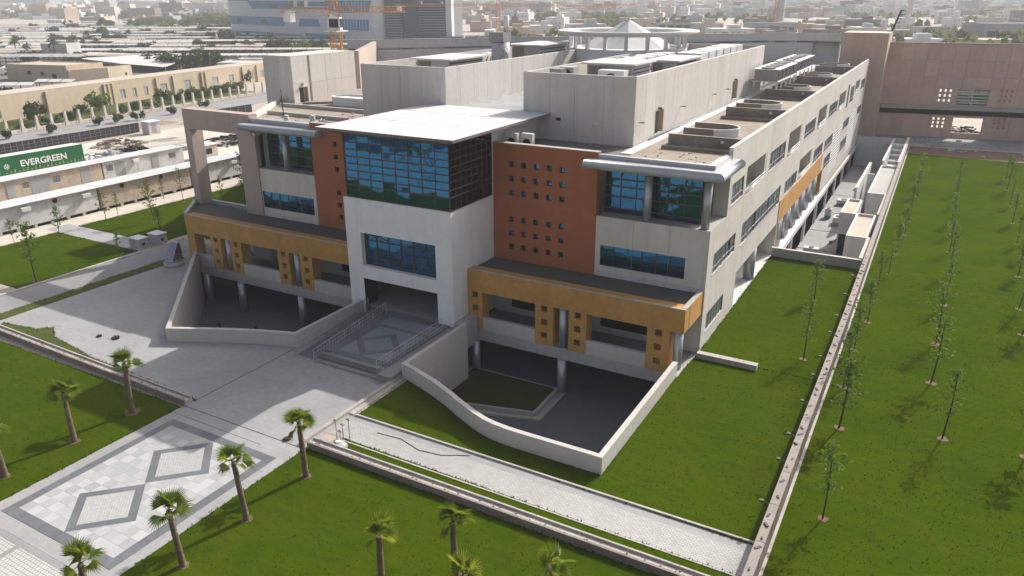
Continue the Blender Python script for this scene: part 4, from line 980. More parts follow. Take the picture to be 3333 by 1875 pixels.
k = MB(); k.box(-17.79,-10.36,150.06,158,-4,17.94); k.box(-17.7,-10.4,150.1,158,17.945,18.0); k.build('pier_core', M['pink'], RB)
ang = radians(10); dv = Vector((cos(ang),sin(ang),0)); nn = Vector((sin(ang),-cos(ang),0)); wp = Vector((-10.4,156.0,0))
def small(u0, v0, du, dv_, bk=True): return [(u0+i*du, u0+i*du+.36, v0+j*dv_, v0+j*dv_+.42, .25, bk) for i in range(3) for j in range(3)]
hs = small(9.25,6.35,.8,.85,False) + small(18.6,6.6,.8,.85) + small(9.0,1.75,.8,.68,False) + small(18.5,2.05,.8,.68)
hs += [(12.15,17.1,5.75,8.62,.35,False), (12.3,17.0,.95,3.62,.35,False)]
ub = sorted(lin(0,36,17)); vb = [0,3.95,5.6,8.75,10.6,13.45,16.15]
panel_wall(RB, M['pink'], wp, dv, Z, nn, 36, 16.15, ub, vb, hs, .045, .06)
k = MB(); ob_ = wp+dv*18-nn*.4; k.obox((ob_.x,ob_.y), (dv.x,dv.y), (nn.x,nn.y), 18, .25, 0, 16.1); 
w0 = k
k = MB(); c_ = wp+dv*18+nn*.55; k.obox((c_.x,c_.y), (dv.x,dv.y), (nn.x,nn.y), 18, .62, 5.02, 5.62); k.build('ledge', M['conc'], RB)
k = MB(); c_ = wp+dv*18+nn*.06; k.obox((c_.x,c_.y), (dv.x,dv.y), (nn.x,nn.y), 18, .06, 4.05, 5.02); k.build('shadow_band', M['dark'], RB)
k = MB(); c_ = wp+dv*18-nn*.1; k.obox((c_.x,c_.y), (dv.x,dv.y), (nn.x,nn.y), 18, .25, 16.16, 16.3); k.build('coping', M['kerb'], RB)
window(RB, wp+dv*12.15-nn*.3+Vector((0,0,5.75)), dv, Z, nn, 4.95, 2.87, [0,2.5,4.95], [0,.45,.95,1.45,1.95,2.4,2.87], M['glassgrey'], M['acwhite'], .1, .06, tilt=1.2, hbar=.16)
sheet('rear_yard', M['asphalt'], [(-12,146.2), (30,150), (30,163), (-12,157)], 0.02)
sheet('dirt_strip', M['soil'], [(-3.9,139.3), (45,137.3), (45,150), (-4,146)], 0.014)
rb = MB(); rnd = random.Random(5)
for i in range(90):
    x, y, s_ = rnd.uniform(-9,18), rnd.uniform(140,155), rnd.uniform(.08,.45)
    rb.obox((x,y), (cos(i),sin(i)), (-sin(i),cos(i)), s_, s_*.6, 0.02, .02+s_*.6)
o = rb.build('rubble', M['conc']); tag(o, 'scattered rubble and site scraps on bare soil before the rear building', 'rubble', kind='stuff')
# ------------------------------------------------------------------ roof plant
def ac_unit(name, x, y, z, sx, sy, sz, label, m='acwhite', rz=0.0, cat='air conditioner', fan='top'):
    t = thing(name, (x,y,z), label, cat, None, 0.0)
    k = MB(); k.box(x-sx/2,x+sx/2,y-sy/2,y+sy/2,z+.08,z+sz); k.box(x-sx/2+.05,x-sx/2+.15,y-sy/2,y+sy/2,z,z+.08); k.box(x+sx/2-.15,x+sx/2-.05,y-sy/2,y+sy/2,z,z+.08); k.build('casing', M[m], t)
    k = MB()
    if fan == 'top': k.cyl(x,y,z+sz+.002,z+sz+.06,min(sx,sy)*.36,16)
    else:
        n = 14; a = [k.vert((x+min(sx,sz)*.34*cos(2*pi*i/n), y-sy/2-.02, z+.08+(sz-.08)/2+min(sx,sz)*.34*sin(2*pi*i/n))) for i in range(n)]; k.face(a)
    k.build('fan', M['frame'], t)
    k = MB(); k.box(x-sx/2+.04,x+sx/2-.04,y-sy/2-.012,y-sy/2-.004,z+.14,z+.14+(sz-.2)*.25); k.build('grille', M['metalgrey'], t)
    return t
ac_unit('air_conditioner', -28.75, 51.3, 12.82, .95,.4,1.35, 'white split unit on the roof beside the slab, half tucked under its edge', fan='front')
ac_unit('air_conditioner', -27.35, 51.2, 12.82, .95,.4,1.45, 'white split unit on the roof just above the terracotta wall top', fan='front')
ac_unit('air_conditioner', -23.6, 58.6, 17.0, 2.2,1.0,1.5, 'white twin condenser at the front parapet of the right plant room', fan='front')
ac_unit('air_conditioner', -28.4, 58.4, 17.0, 1.1,.9,1.45, 'dark grey condenser at the front parapet of the right plant room', 'metalgrey', fan='front')
def chiller(x, y0, y1, z, label):
    t = thing('chiller', (x,y0,z), label, 'chiller', 'stepped chillers on the far roof')
    L = y1-y0
    for px in (x-1.3,x+1.3):
        for py in lin(y0+.2,y1-.2,4):
            k = MB(); k.box(px-.08,px+.08,py-.08,py+.08,z,z+.9); k.build('leg', M['acwhite'], t)
    k = MB(); k.box(x-1.5,x+1.5,y0,y1,z+.9,z+1.0); k.build('skid', M['acwhite'], t)
    n = 5
    for i in range(n):
        a, c = y0+L*i/n+.1, y0+L*(i+1)/n-.1
        k = MB(); k.box(x-1.35,x+1.35,a,c,z+1.0,z+2.3); k.build('coil_cabinet', M['metalgrey'], t)
        k = MB(); k.box(x+1.36,x+1.40,a+.2,c-.2,z+1.15,z+2.1); k.build('louvre', M['frame'], t)
        k = MB(); k.cyl(x,(a+c)/2,z+2.3,z+2.5,.85,16); k.build('fan', M['frame'], t)
    k = MB(); k.box(x-1.5,x+1.5,y0,y1,z+2.3,z+2.36); k.build('top_frame', M['acwhite'], t)
chiller(-19.0, 95.0, 106.5, 13.6, 'long grey rooftop chiller on white legs just past the plant room end')
chiller(-19.2, 108.5, 121.5, 13.6, 'second grey rooftop chiller, beyond the first and near the rear wall')
def roof_box(name, x0, x1, y0, y1, z0, z1, label, over=.4, body='acgrey', top='roofwhite', cat='roof unit'):
    t = thing(name, ((x0+x1)/2,(y0+y1)/2,z0), label, cat)
    k = MB(); k.box(x0,x1,y0,y1,z0,z1); k.build('body', M[body], t)
    k = MB(); k.box(x0-over,x1+over,y0-over,y1+over,z1+.002,z1+.14); k.build('lid', M[top], t)
    k = MB()
    for i in range(5): k.box(x1-.02+.02,x1+.04,y0+.2,y1-.2,z0+.2+i*(z1-z0-.3)/5,z0+.28+i*(z1-z0-.3)/5)
    k.build('louvre', M['frame'], t)
    k = MB(); k.box(x0+.15,x0+(x1-x0)*.45,y0-.03,y0,z0+.1,z1-.15); k.build('access_panel', M['planter'], t)
    return t
roof_box('roof_hut', -26.6,-22.6,60.2,64.5,17.0,18.75,'low beige roof hut with white lid at the near end of the right plant room')
roof_box('roof_hut', -43.9,-40.3,60.0,66.0,17.0,18.55,'shallow roof hut under a white tent like lid on the left plant room', .5)
roof_box('roof_hut', -43.5,-40.0,77.5,84.5,17.0,18.9,'larger grey roof hut with white lid further back on the left plant room')
roof_box('roof_hut', -24.6,-22.2,70.5,77.0,17.0,18.35,'long low grey roof cabinet with white lid beside the big white duct')
def duct(x, y0, y1, z, w, h, label):
    t = thing('air_duct', (x,y0,z), label, 'duct')
    n = max(2, int((y1-y0)/2.6))
    for i in range(n):
        a, c = y0+(y1-y0)*i/n, y0+(y1-y0)*(i+1)/n
        k = MB(); k.box(x-w/2,x+w/2,a+.03,c-.03,z+.4,z+.4+h); k.build('duct_section', M['roofwhite' if i % 2 else 'acwhite'], t)
        k = MB(); k.box(x-w/2-.05,x+w/2+.05,c-.04,c+.02,z+.36,z+.44+h); k.build('flange', M['metalgrey'], t)
        k = MB(); k.box(x-w/2+.1,x-w/2+.2,(a+c)/2,(a+c)/2+.1,z,z+.4); k.box(x+w/2-.2,x+w/2-.1,(a+c)/2,(a+c)/2+.1,z,z+.4); k.build('support', M['metalgrey'], t)
duct(-27.6, 66, 84, 17.0, 2.0, .9, 'long white air duct along the middle of the right plant room roof')
duct(-24.0, 80, 98, 17.0, 2.6, 1.1, 'wide white sloped duct run at the far end of the right plant room roof')
duct(-46.4, 64, 82, 17.0, 1.2, .6, 'narrow pale duct along the outer edge of the left plant room roof')
# scrubber stack
t = thing('exhaust_stack', (-41.2,71.0,17.0), 'tall grey scrubber tank with stack and pipes on the left plant room', 'exhaust unit')
k = MB(); k.cyl(-41.2,71,17.0,19.6,.95,20); k.build('tank', M['acgrey'], t)
k = MB(); k.box(-42.1,-40.4,70.2,71.8,19.65,20.6); k.build('fan_box', M['metalgrey'], t)
k = MB(); k.cyl(-40.6,71.2,20.6,22.2,.28,12); k.build('stack', M['acwhite'], t)
k = MB(); k.tube([(-40.1,70.3,17.0),(-40.0,70.3,18.4),(-40.7,70.6,19.2)],.16,8); k.build('pipe', M['acwhite'], t)
for dx in (-.8,.8):
    k = MB(); k.tube([(-41.2+dx,70.0,17.0),(-41.2+dx*.8,70.1,18.2)],.05,6); k.build('strut', M['metalgrey'], t)
for i, (x, y, z, lab) in enumerate([(-29.3,62.5,17.0,'small twin fan unit with white stack at the inner edge of the right plant room'), (-29.0,76,17.0,'white cube fan unit before the round lantern drum, the nearer of two'), (-28.8,79.5,17.0,'white cube fan unit before the round lantern drum, the farther of two'), (-40.0,88.0,17.0,'small teal and white pump unit behind the larger roof hut')]):
    ac_unit('fan_unit', x, y, z, 1.3,1.1,1.25, lab, 'acwhite' if i != 0 else 'acgrey', cat='fan unit', fan='front')
# small things on the roofs
for (x, y, z, lab) in [(-52.9,51.6,12.8,'stubby white roof vent on the left wing roof behind the eave'), (-50.6,52.6,12.8,'pair of grey pipe stubs on the left wing roof near the terracotta wall')]:
    t = thing('roof_vent', (x,y,z), lab, 'vent')
    k = MB(); k.cyl(x,y,z,z+.55,.35,14,.28); k.build('base', M['acgrey'], t)
    k = MB(); k.cyl(x,y,z+.55,z+.95,.24,14); k.cyl(x,y,z+.95,z+1.05,.32,14,.1); k.build('cowl', M['acwhite'], t)
t = thing('roof_mast', (-57.2,55.5,12.8), 'thin dark mast standing on the left wing roof edge', 'mast')
k = MB(); k.tube([(-57.2,55.5,12.8),(-57.2,55.5,15.6)],.05,6); k.build('pole', M['frame'], t)
k = MB(); k.box(-57.35,-57.05,55.35,55.65,12.8,12.95); k.build('base', M['conc'], t)
def pipes(pts, r, lab):
    k = MB(); k.tube(pts, r, 6); tag(k.build('roof_pipe', M['metalgrey'], None, pts[0]), lab, 'pipe')
pipes([(-19.0,52.4,12.86),(-16.9,52.6,12.86),(-16.2,52.2,12.86),(-14.2,52.3,12.86)], .06, 'thin dark pipe snaking over the front right roof screed')
pipes([(-20.8,60,12.95),(-20.75,75,12.95),(-20.8,95,12.95)], .05, 'grey conduit running along the foot of the right plant room wall')
pipes([(-54.5,58.5,12.9),(-52.0,55.0,12.9),(-49.6,54.4,12.9)], .08, 'pale bent pipe lying across the left wing roof')
pipes([(-62,63.2,13.0),(-56,66.9,13.2),(-49,69.5,13.2)], .14, 'thick pale pipe crossing the left wing roof towards the plant room')
k = MB(); rnd = random.Random(11)
for i in range(70):
    x, y, s_ = rnd.uniform(-19.5,-13.2), rnd.uniform(51,60), rnd.uniform(.03,.14); k.box(x,x+s_,y,y+s_*1.6,12.80,12.80+s_*.7)
for i in range(80):
    x, y, s_ = rnd.uniform(-56,-49), rnd.uniform(51.5,66), rnd.uniform(.04,.18); k.box(x,x+s_,y,y+s_*1.6,12.80,12.80+s_*.7)
tag(k.build('roof_litter', M['conc']), 'scraps of mortar and blocks left lying on the roof screed', 'litter', kind='stuff')

# ------------------------------------------------------------------ lower service yard on the right
yard = bpy.data.objects.new('service_yard', None); COL.objects.link(yard); OFF[yard.name] = (0,0,0); struct(yard)
ys = [74.4, 83.0, 91.6, 100.2, 110.0, 121.0, 146.0]
for a, c in zip(ys, ys[1:]):
    k = MB(); k.box(-14.6,-4.2,a+.12,c-.12,-4.3,-4.0); k.build('yard_slab', M['plaza'], yard)
k = MB(); k.box(-14.6,-4.2,74.3,146,-4.5,-4.31); k.build('yard_base', M['dark'], yard)
def tw(label, x0, x1, y0, y1, z1, z0=-4.0, m='whitewall', name='yard_wall', cat='wall'):
    t = thing(name, ((x0+x1)/2,(y0+y1)/2,z0), label, cat)
    k = MB(); k.box(x0,x1,y0,y1,z0,z1); k.build('wall', M[m], t)
    k = MB(); k.box(x0-.03,x1+.03,y0-.03,y1+.03,z1+.002,z1+.05); k.build('coping', M['wallcap'], t)
    return t
tw('grey wall closing the near end of the sunken service yard above the lawn', -12.4,-4.25,74.2,74.5,.9, m='conc')
tw('white wall closing the far end of the sunken service yard', -12.4,-4.3,145.4,145.7,1.1)
tw('long white wall of the service yard running beside the slatted fence, near stretch', -4.55,-4.25,74.52,82.0,1.0)
tw('long white wall of the service yard running beside the slatted fence, middle stretch', -4.55,-4.25,91.9,103.0,1.0)
tw('long white wall of the service yard running beside the slatted fence, far stretch', -4.55,-4.25,122.0,145.38,1.5)
def yard_house(x0, x1, y0, y1, z1, label, door=None, m='whitewall', roofm='tanroof'):
    t = thing('service_hut', ((x0+x1)/2,(y0+y1)/2,-4), label, 'hut')
    k = MB(); k.box(x0,x1,y0,y1,-4.0,z1-.35); k.build('wall', M[m], t)
    for q in ((x0,x1,y0,y0+.2),(x0,x1,y1-.2,y1),(x0,x0+.2,y0+.2,y1-.2),(x1-.2,x1,y0+.2,y1-.2)):
        k = MB(); k.box(*q,z1-.349,z1); k.build('parapet', M[m], t)
    k = MB(); k.box(x0+.2,x1-.2,y0+.2,y1-.2,z1-.349,z1-.25); k.build('roof', M[roofm], t)
    if door:
        k = MB(); k.box(door[0],door[1],y0-.02,y0+.02,-4,-1.6); k.build('door', M['dark'], t)
    return t
yard_house(-6.6,-4.6,82.0,91.8,.95,'white hut with cream roof in the service yard, the nearest to the lawn')
yard_house(-8.3,-6.7,91.3,98.5,.95,'white hut with a dark doorway in the service yard, behind the nearest one', (-8.1,-7.2))
yard_house(-6.6,-4.3,103.0,121.8,.9,'long white hut with a gravel roof strip in the middle of the service yard', None,'whitewall','conc')
tw('tall thin white wall of the stair well in the middle of the service yard', -8.2,-7.9,104,122,1.1)
tw('short white wall beside the stair well in the service yard', -7.6,-6.8,113.5,113.8,1.1)
t = thing('yard_stair', (-5.4,133,-4), 'white stair with landings at the far corner of the service yard', 'stair')
for i in range(9):
    k = MB(); k.box(-6.4,-4.7,124+i*2.2,126.1+i*2.2,-4.0,-3.2+i*.48); k.build('step', M['whitewall' if i % 2 else 'acwhite'], t)
k = MB(); k.box(-6.7,-6.42,124,145.3,-4.0,1.2); k.build('side_wall', M['whitewall'], t)
for i, (x, y) in enumerate([(-10.3,80.2), (-9.2,95.0)]):
    t = thing('pipe_stub', (x,y,-4), ['white pipe lying on the yard floor near its front wall','white pipe lying on the yard floor before the second hut'][i], 'pipe')
    k = MB(); k.tube([(x,y,-3.85),(x+.7,y+2.4,-3.85)], .12, 8); k.build('pipe', M['acwhite'], t)
    k = MB(); k.cyl(x,y,-4,-3.6,.2,10); k.build('flange', M['metalgrey'], t)

YU = [(-9.4,77.2,1.3,.9,.8,'low white pump box by the near wall of the service yard'), (-8.6,86.5,.9,2.6,.5,'low white duct box along the first hut in the service yard'), (-10.6,89.4,1.6,.8,.9,'white louvred unit on the second bay of the yard floor'), (-9.6,104.5,1.2,1.8,1.0,'white twin unit by the tall stair well wall'), (-11.2,107.0,.8,.8,1.3,'slim white upright cabinet in the third bay of the yard'), (-10.2,115.0,1.8,1.1,.8,'wide low white unit in the fourth bay of the yard'), (-9.0,127.0,1.4,1.4,1.2,'white cube unit near the yard stair foot')]
for x, y, sx, sy, sz, lab in YU: ac_unit('yard_unit', x, y, -4.0, sx, sy, sz, lab, cat='plant unit')
# ------------------------------------------------------------------ fence along the right lawn
fe = thing('slatted_fence', (-3.85,80,0), 'long brown slatted fence with a grey coping dividing the two lawns', 'fence')
pm = MB(); pm.box(-.028,.028,-.135,.135,0,1.40); pme = pm.mesh('plank', M['fencewood'])
FX = lambda y: -3.62 if y < 60 else -3.62-(y-60)*.0065
y = 8.0; n = 0
rest = MB(); rnd = random.Random(2)
while y < 146:
    if n < 300: put('plank', pme, fe, (FX(y)+rnd.uniform(-.012,.012), y, .05), (0,0,rnd.uniform(-.03,.03)))
    else: rest.box(FX(y)-.028,FX(y)+.028,y-.135,y+.135,.05,1.45)
    y += .295; n += 1
rest.build('plank_run', M['fencewood'], fe)['kind'] = 'stuff'
for i in range(46):
    a, c = 8+i*3.0, 11+i*3.0; k = MB(); xa, xc = FX(a), FX(c)
    k.prism([(xa-.36,a+.015),(xa+.06,a+.015),(xc+.06,c-.015),(xc-.36,c-.015)], 1.452, 1.53); k.build('coping', M['fencecap'], fe)
    k = MB(); k.prism([(xa-.33,a),(xa-.27,a),(xc-.27,c),(xc-.33,c)], 0.05, 1.45); k.build('back_board', M['fencewood'], fe)
    k = MB(); k.box(xa-.26,xa-.04,a-.05,a+.05,0,1.45); k.build('post', M['metalgrey'], fe)
k = MB(); k.prism([(-3.58,8),(-3.44,8),(-3.44,60),(-4.02,146),(-4.16,146),(-3.58,60)], 0, .10); k.build('kerb', M['kerb'], fe)
rnd = random.Random(9)
y = 27.0
while y < 74:
    h = rnd.uniform(.03,.09); x = FX(y)-.15+rnd.uniform(-.08,.08); k = MB(); s_ = rnd.uniform(.05,.13)
    k.obox((x,y), (cos(h*30),sin(h*30)), (-sin(h*30),cos(h*30)), s_*1.4, s_*.5, 1.53, 1.53+h); k.build('bracket', M['frame'], fe)
    y += rnd.uniform(.6,1.7)
for y in (32.2,36.2,39.0,43.2,47.0,50.0,54.5,58.0,63,68):
    k = MB(); k.tube([(FX(y)-.3,y,1.3),(FX(y)-.7,y,1.4)],.018,5); k.box(FX(y)-.86,FX(y)-.68,y-.09,y+.09,1.36,1.45); k.build('shadow_stub', M['frame'], fe)  # dark stubs shaped in place of small shadows along the fence

# ------------------------------------------------------------------ palms
def frond_mesh(seed, m, up):
    rnd = random.Random(seed); k = MB(); L = rnd.uniform(.28,.42)
    k.tube([(0,0,0),(L*.55,0,L*.10),(L,0,L*.12)], [.022,.016,.012], 4)
    n = 17; c = Vector((L,0,L*.12)); R = rnd.uniform(.66,.82)
    for i in range(n):
        a = -1.25+2.5*i/(n-1); d = Vector((cos(a), sin(a), 0)); s_ = Vector((-sin(a), cos(a), 0))
        r = R*(.62+.38*cos(a*.9))*rnd.uniform(.9,1.06); w = .034; lift = .10*abs(sin(a))
        mid = c+d*r*.55+Vector((0,0,.03+lift)); tip = c+d*r+Vector((0,0,lift*1.3-.05-rnd.uniform(0,.10)))
        k.face([k.vert(c), k.vert(mid-s_*w+Vector((0,0,.02))), k.vert(tip), k.vert(mid+Vector((0,0,-.02)))])
        k.face([k.vert(c), k.vert(mid+Vector((0,0,-.02))), k.vert(tip), k.vert(mid+s_*w+Vector((0,0,.02)))])
    return k.mesh('frond', M[m])
FM = [frond_mesh(i, 'frond' if i < 4 else 'frond_y', 0) for i in range(6)]
def trunk_mesh(seed, h, r):
    rnd = random.Random(seed); k = MB(); n = 26; lx, ly = rnd.uniform(-.05,.05), rnd.uniform(-.05,.05)
    pts, rad = [], []
    for i in range(n+1):
        t = i/n; pts.append((lx*t*h, ly*t*h, h*t)); rad.append(r*(1.25-.35*t)*(1.0+(.07 if i % 2 else -.05)) * (1.18 if i == 0 else 1))
    k.tube(pts, rad, 10)
    for i in range(64):     # leaf base stubs
        t = rnd.uniform(.25,1.0); a = rnd.uniform(0,2*pi); rr_ = r*(1.25-.35*t); z = t*h; p = Vector((lx*t*h+rr_*cos(a), ly*t*h+rr_*sin(a), z)); o = Vector((cos(a),sin(a),0)); s_ = Vector((-sin(a),cos(a),0))*.03
        k.face([k.vert(p-s_), k.vert(p+s_), k.vert(p+o*.07+Vector((0,0,.10)))])
    return k.mesh('trunk', M['trunk']), (lx*h, ly*h)
def palm(x, y, h, label, seed, yellow=False, wind=0.0, soil=False):
    rnd = random.Random(seed); t = thing('palm_tree', (x,y,0), label, 'palm', 'young fan palms planted on the front lawns')
    me, top = trunk_mesh(seed, h, rnd.uniform(.125,.145)); put('trunk', me, t, (x,y,0))
    nf = rnd.randint(10,13)
    for i in range(nf):
        az = i*2.399+rnd.uniform(-.3,.3); el = radians(rnd.uniform(30,86)) if i > 3 else radians(rnd.uniform(-30,25))
        me = FM[rnd.choice((0,1,2,3,5,4))] if not yellow else FM[rnd.choice((0,4,5,4))]
        if i < 2: me = FM[4]
        o = put('frond', me, t, (x+top[0],y+top[1],h-.03+.02*(i % 4)), (rnd.uniform(-.9,.9), -el, az)); s_ = rnd.uniform(.78,1.08); o.scale = (s_,)*3
    if soil or True:
        k = MB(); pts = [(x+.30*rnd.uniform(.7,1.2)*cos(a), y+.30*rnd.uniform(.7,1.2)*sin(a)) for a in [2*pi*i/14 for i in range(14)]]
        k.prism(pts, .02, .05 if not soil else .07, bottom=False); o = k.build('soil_ring', M['soil'], t)
        if soil: o.scale = (1.7,1.7,1.0)
L_ = ['nearest the sunken court on the left lawn, in a wide soil ring', 'second from the building on the left lawn', 'third from the building on the left lawn, cut by the picture edge']
for i, yy in enumerate((24.15,20.45,16.55)): palm(-40.55, yy, (3.35,3.1,3.1)[i], 'leaning fan palm '+L_[i], 20+i, soil=(i == 0))
R_ = ['beside the kerb planter end, closest to the building, right of the paving', 'at the top right corner of the diamond paving', 'at the lower right side of the diamond paving']
for i, yy in enumerate((24.42,20.32,16.6)): palm(-26.42, yy, (3.3,3.35,3.05)[i], 'slender fan palm '+R_[i], 30+i)
for i, (x, y, h, lab) in enumerate([(-17.25,19.35,3.25,'yellow green fan palm standing alone on the front lawn, left of the kerb planter'), (-14.95,21.6,3.45,'green fan palm on the front lawn rising against the kerb planter'), (-13.2,19.6,3.1,'wide fan palm crown at the bottom edge, just below the green palm'), (-10.15,21.3,3.1,'yellow fan palm at the bottom edge, right of the other front lawn palms')]):
    palm(x, y, h, lab, 40+i, True)
for i, (x, y) in enumerate([(-62,2),(-70,-6),(-80,4),(-90,-12),(-55,-10),(-40.6,12.4),(-40.6,8.2),(-26.4,12.4),(-26.4,8.2),(-40.6,4.0),(-26.4,4.0),(-40.6,-1),(-26.4,-1)]):
    palm(x, y, 3.2, 'fan palm behind the viewpoint, %s out from the diamond paving' % ORD[i], 60+i)

# ------------------------------------------------------------------ young trees on the lawns
def young_tree(seed, h, dense, m, lean=0.03, low=.32):
    rnd = random.Random(seed); tr, cr = MB(), MB()
    lx, ly = rnd.uniform(-lean,lean), rnd.uniform(-lean,lean)
    P = lambda t: Vector((lx*h*t+.04*sin(t*5+seed), ly*h*t+.04*cos(t*4+seed), h*t))
    n = 8; tr.tube([P(i/n*.96) for i in range(n+1)], [.042*(1-.75*i/n)+.008 for i in range(n+1)], 6)
    def leaf(p, s_):
        d = Vector((rnd.gauss(0,1), rnd.gauss(0,1), rnd.gauss(0,.6))).normalized(); b_ = d.cross(Vector((rnd.gauss(0,1), rnd.gauss(0,1), rnd.gauss(0,1)))).normalized()
        L = s_*rnd.uniform(.7,1.3); w = L*.36
        cr.face([cr.vert(p), cr.vert(p+d*L*.5+b_*w), cr.vert(p+d*L), cr.vert(p+d*L*.5-b_*w)])
    nb = 13
    for i in range(nb):
        t = low+(.97-low)*((i+rnd.uniform(0,.8))/nb); p0 = P(t); az = i*2.4+rnd.uniform(-.4,.4)
        L = h*rnd.uniform(.13,.24)*(1.15-.62*abs(t-.55)/.5)
        d = Vector((cos(az),sin(az),rnd.uniform(.45,1.0))).normalized(); p1 = p0+d*L*.6; p2 = p0+d*L+Vector((0,0,-.03))
        tr.tube([p0,p1,p2], [.016,.010,.004], 4, cap=False)
        for j in range(int(dense)):
            u = rnd.uniform(.15,1.05); q = p0+(p2-p0)*u+Vector((rnd.gauss(0,.11),rnd.gauss(0,.11),rnd.gauss(0,.10)))
            leaf(q, .17)
    for j in range(int(dense*1.6)): leaf(P(rnd.uniform(.78,1.0))+Vector((rnd.gauss(0,.13),rnd.gauss(0,.13),rnd.gauss(0,.05))), .15)
    return tr.mesh('trunk', M['bark']), cr.mesh('crown', M[m])
soil_m = MB(); rnd = random.Random(4)
soil_m.prism([(.30*rnd.uniform(.7,1.25)*cos(a), .30*rnd.uniform(.7,1.25)*sin(a)) for a in [2*pi*i/12 for i in range(12)]], .02, .055, bottom=False); SOIL = soil_m.mesh('soil_ring', M['soil'])
VAR = []
for i in range(6):
    a, c = young_tree(100+i, 4.3, (18,26,15,32,22,28)[i], 'leaf'); VAR.append((a,c))
def plant_tree(x, y, h, label, group, v, rz):
    t = thing('young_tree', (x,y,0), label, 'tree', group, rz); s_ = h/4.3; t.scale = (s_*random.uniform(.8,1.15), s_*random.uniform(.8,1.15), s_); t.rotation_euler = (random.gauss(0,.025), random.gauss(0,.025), rz)
    a, c = VAR[v]
    for nm, me in (('trunk',a),('crown',c),('soil_ring',SOIL)):
        o = bpy.data.objects.new(nm, me); COL.objects.link(o); o.parent = t
    return t
ROW1 = [(-1.7,34.1,4.6), (-2.15,43.4,4.75), (-2.6,48.9,3.9), (-2.7,55.3,4.1), (-2.35,61.2,3.7), (-2.44,71.3,3.0), (-1.87,74.0,3.1), (-1.75,81.0,3.2), (-1.36,88.3,3.2), (-1.34,94.5,3.0), (-1.34,100.2,3.1), (-1.1,107.5,3.4), (-1.02,114.5,4.0), (-1.3,121.5,3.2)]
ROW2 = [(3.23,45.05,4.8), (2.4,52.3,4.9), (2.45,59.3,4.8), (2.8,68.0,4.0), (3.06,76.8,4.3), (2.9,84.0,3.4), (3.0,91.0,3.5), (2.9,95.8,3.5), (3.1,104,3.3), (3.33,112.1,4.4)]
ROW3 = [(7.3,45.1,4.6), (8.1,64.2,4.1), (8.15,70,4.3), (8.5,79,3.6), (9.3,86.1,3.8), (8.9,90.4,3.4), (8.9,99.1,3.9), (9.0,108,3.5), (9.0,116.9,4.5), (9.1,124,3.6)]
for rn, row, nm in ((1,ROW1,'hugging the slatted fence'), (2,ROW2,'in the middle row of the right lawn'), (3,ROW3,'in the outer row of the right lawn')):
    for i, (x, y, h) in enumerate(row):
        plant_tree(x, y, h*random.uniform(.96,1.04), 'thin young tree %s, %s counting from the viewer' % (nm, ORD[i]), 'young trees in rows on the right lawn', (i*2+rn) % 6, i*1.9+rn)
for i, (x, y, h) in enumerate([(-5.65,51.95,4.5), (-6.8,64.0,3.6)]):
    plant_tree(x, y, h, ['thin young tree on the lawn between building and fence, nearer the stub wall','thin young tree on the lawn between building and fence, nearer the service yard'][i], 'young trees between building and fence', i+2, i*2.0)
# the left lawns
LT = [(-68.9,34.8,5.6,'tall bent young tree at the near corner of the left lawn beside the walkway',3), (-79.9,43.8,3.5,'dark leafy young tree before the front site cabin, beside the white path end',5), (-82.4,40.4,2.6,'small sapling on the bare strip under the front site cabin near the picture edge',1), (-69.2,43.2,2.4,'pale flowering bush tree in front of the two grey utility boxes',3), (-80.5,49.6,3.9,'light green sapling just past the white path, by the cabin joint',0), (-82.2,52.2,3.0,'drooping sapling against the beige cabin, left one of its pair',4), (-76.6,52.8,4.7,'yellow green young tree in the middle of the left rear lawn',1), (-81.3,60.5,4.3,'yellow green young tree before the far end of the beige cabin',2), (-76.7,62.7,3.2,'small sapling seen through the portal frame',0), (-72.9,62.9,6.4,'tall leafy young tree seen beside the portal pier',5), (-72.4,50.4,2.8,'spreading young tree on the left rear lawn behind the utility boxes',3), (-85.0,38.9,3.0,'dark sapling at the left picture edge close to the front cabin',5), (-85.2,60.6,2.6,'drooping sapling against the beige cabin, right one of its pair',4)]
for x, y, h, lab, v in LT: plant_tree(x, y, h, lab, 'saplings on the left lawns', v, x)
# utility boxes at the end of the white path
def util(x, y, label):
    t = thing('utility_box', (x,y,0), label, 'utility box')
    k = MB(); k.box(x-.75,x+.75,y-.55,y+.55,.08,1.05); k.build('cabinet', M['acgrey'], t)
    k = MB(); k.box(x-.82,x+.82,y-.62,y+.62,1.052,1.12); k.build('lid', M['acwhite'], t)
    k = MB(); k.box(x-.85,x+.85,y-.65,y+.65,0,.078); k.build('plinth', M['conc'], t)
    k = MB(); k.box(x+.751,x+.77,y-.2,y+.15,.35,.65); k.build('vent', M['frame'], t)
util(-69.7,45.9,'grey utility box at the walkway end of the white path, the nearer one')
util(-69.4,47.9,'grey utility box at the walkway end of the white path, the farther one')
# glazed sky light curb beside the left court
t = thing('roof_light', (-62.3,44.0,0), 'blue glazed sloping skylight on a round base beside the left portico', 'skylight')
k = MB(); k.cyl(-61.9,43.9,0,.45,.95,20,.85); k.build('base', M['conc'], t)
k = MB(); k.cyl(-61.9,43.9,.45,.62,.72,20); k.build('ring', M['tube'], t)
k = MB()
ids = [k.vert(p) for p in ((-62.6,43.4,.62),(-61.3,43.4,.62),(-61.3,44.6,.62),(-62.6,44.6,.62),(-62.2,44.4,2.2),(-61.5,44.4,2.2),(-61.5,44.6,2.2),(-62.2,44.6,2.2))]
for q in ((0,1,5,4),(1,2,6,5),(2,3,7,6),(3,0,4,7),(4,5,6,7)): k.face([ids[i] for i in q])
k.build('glazing', M['glassgrey'], t)
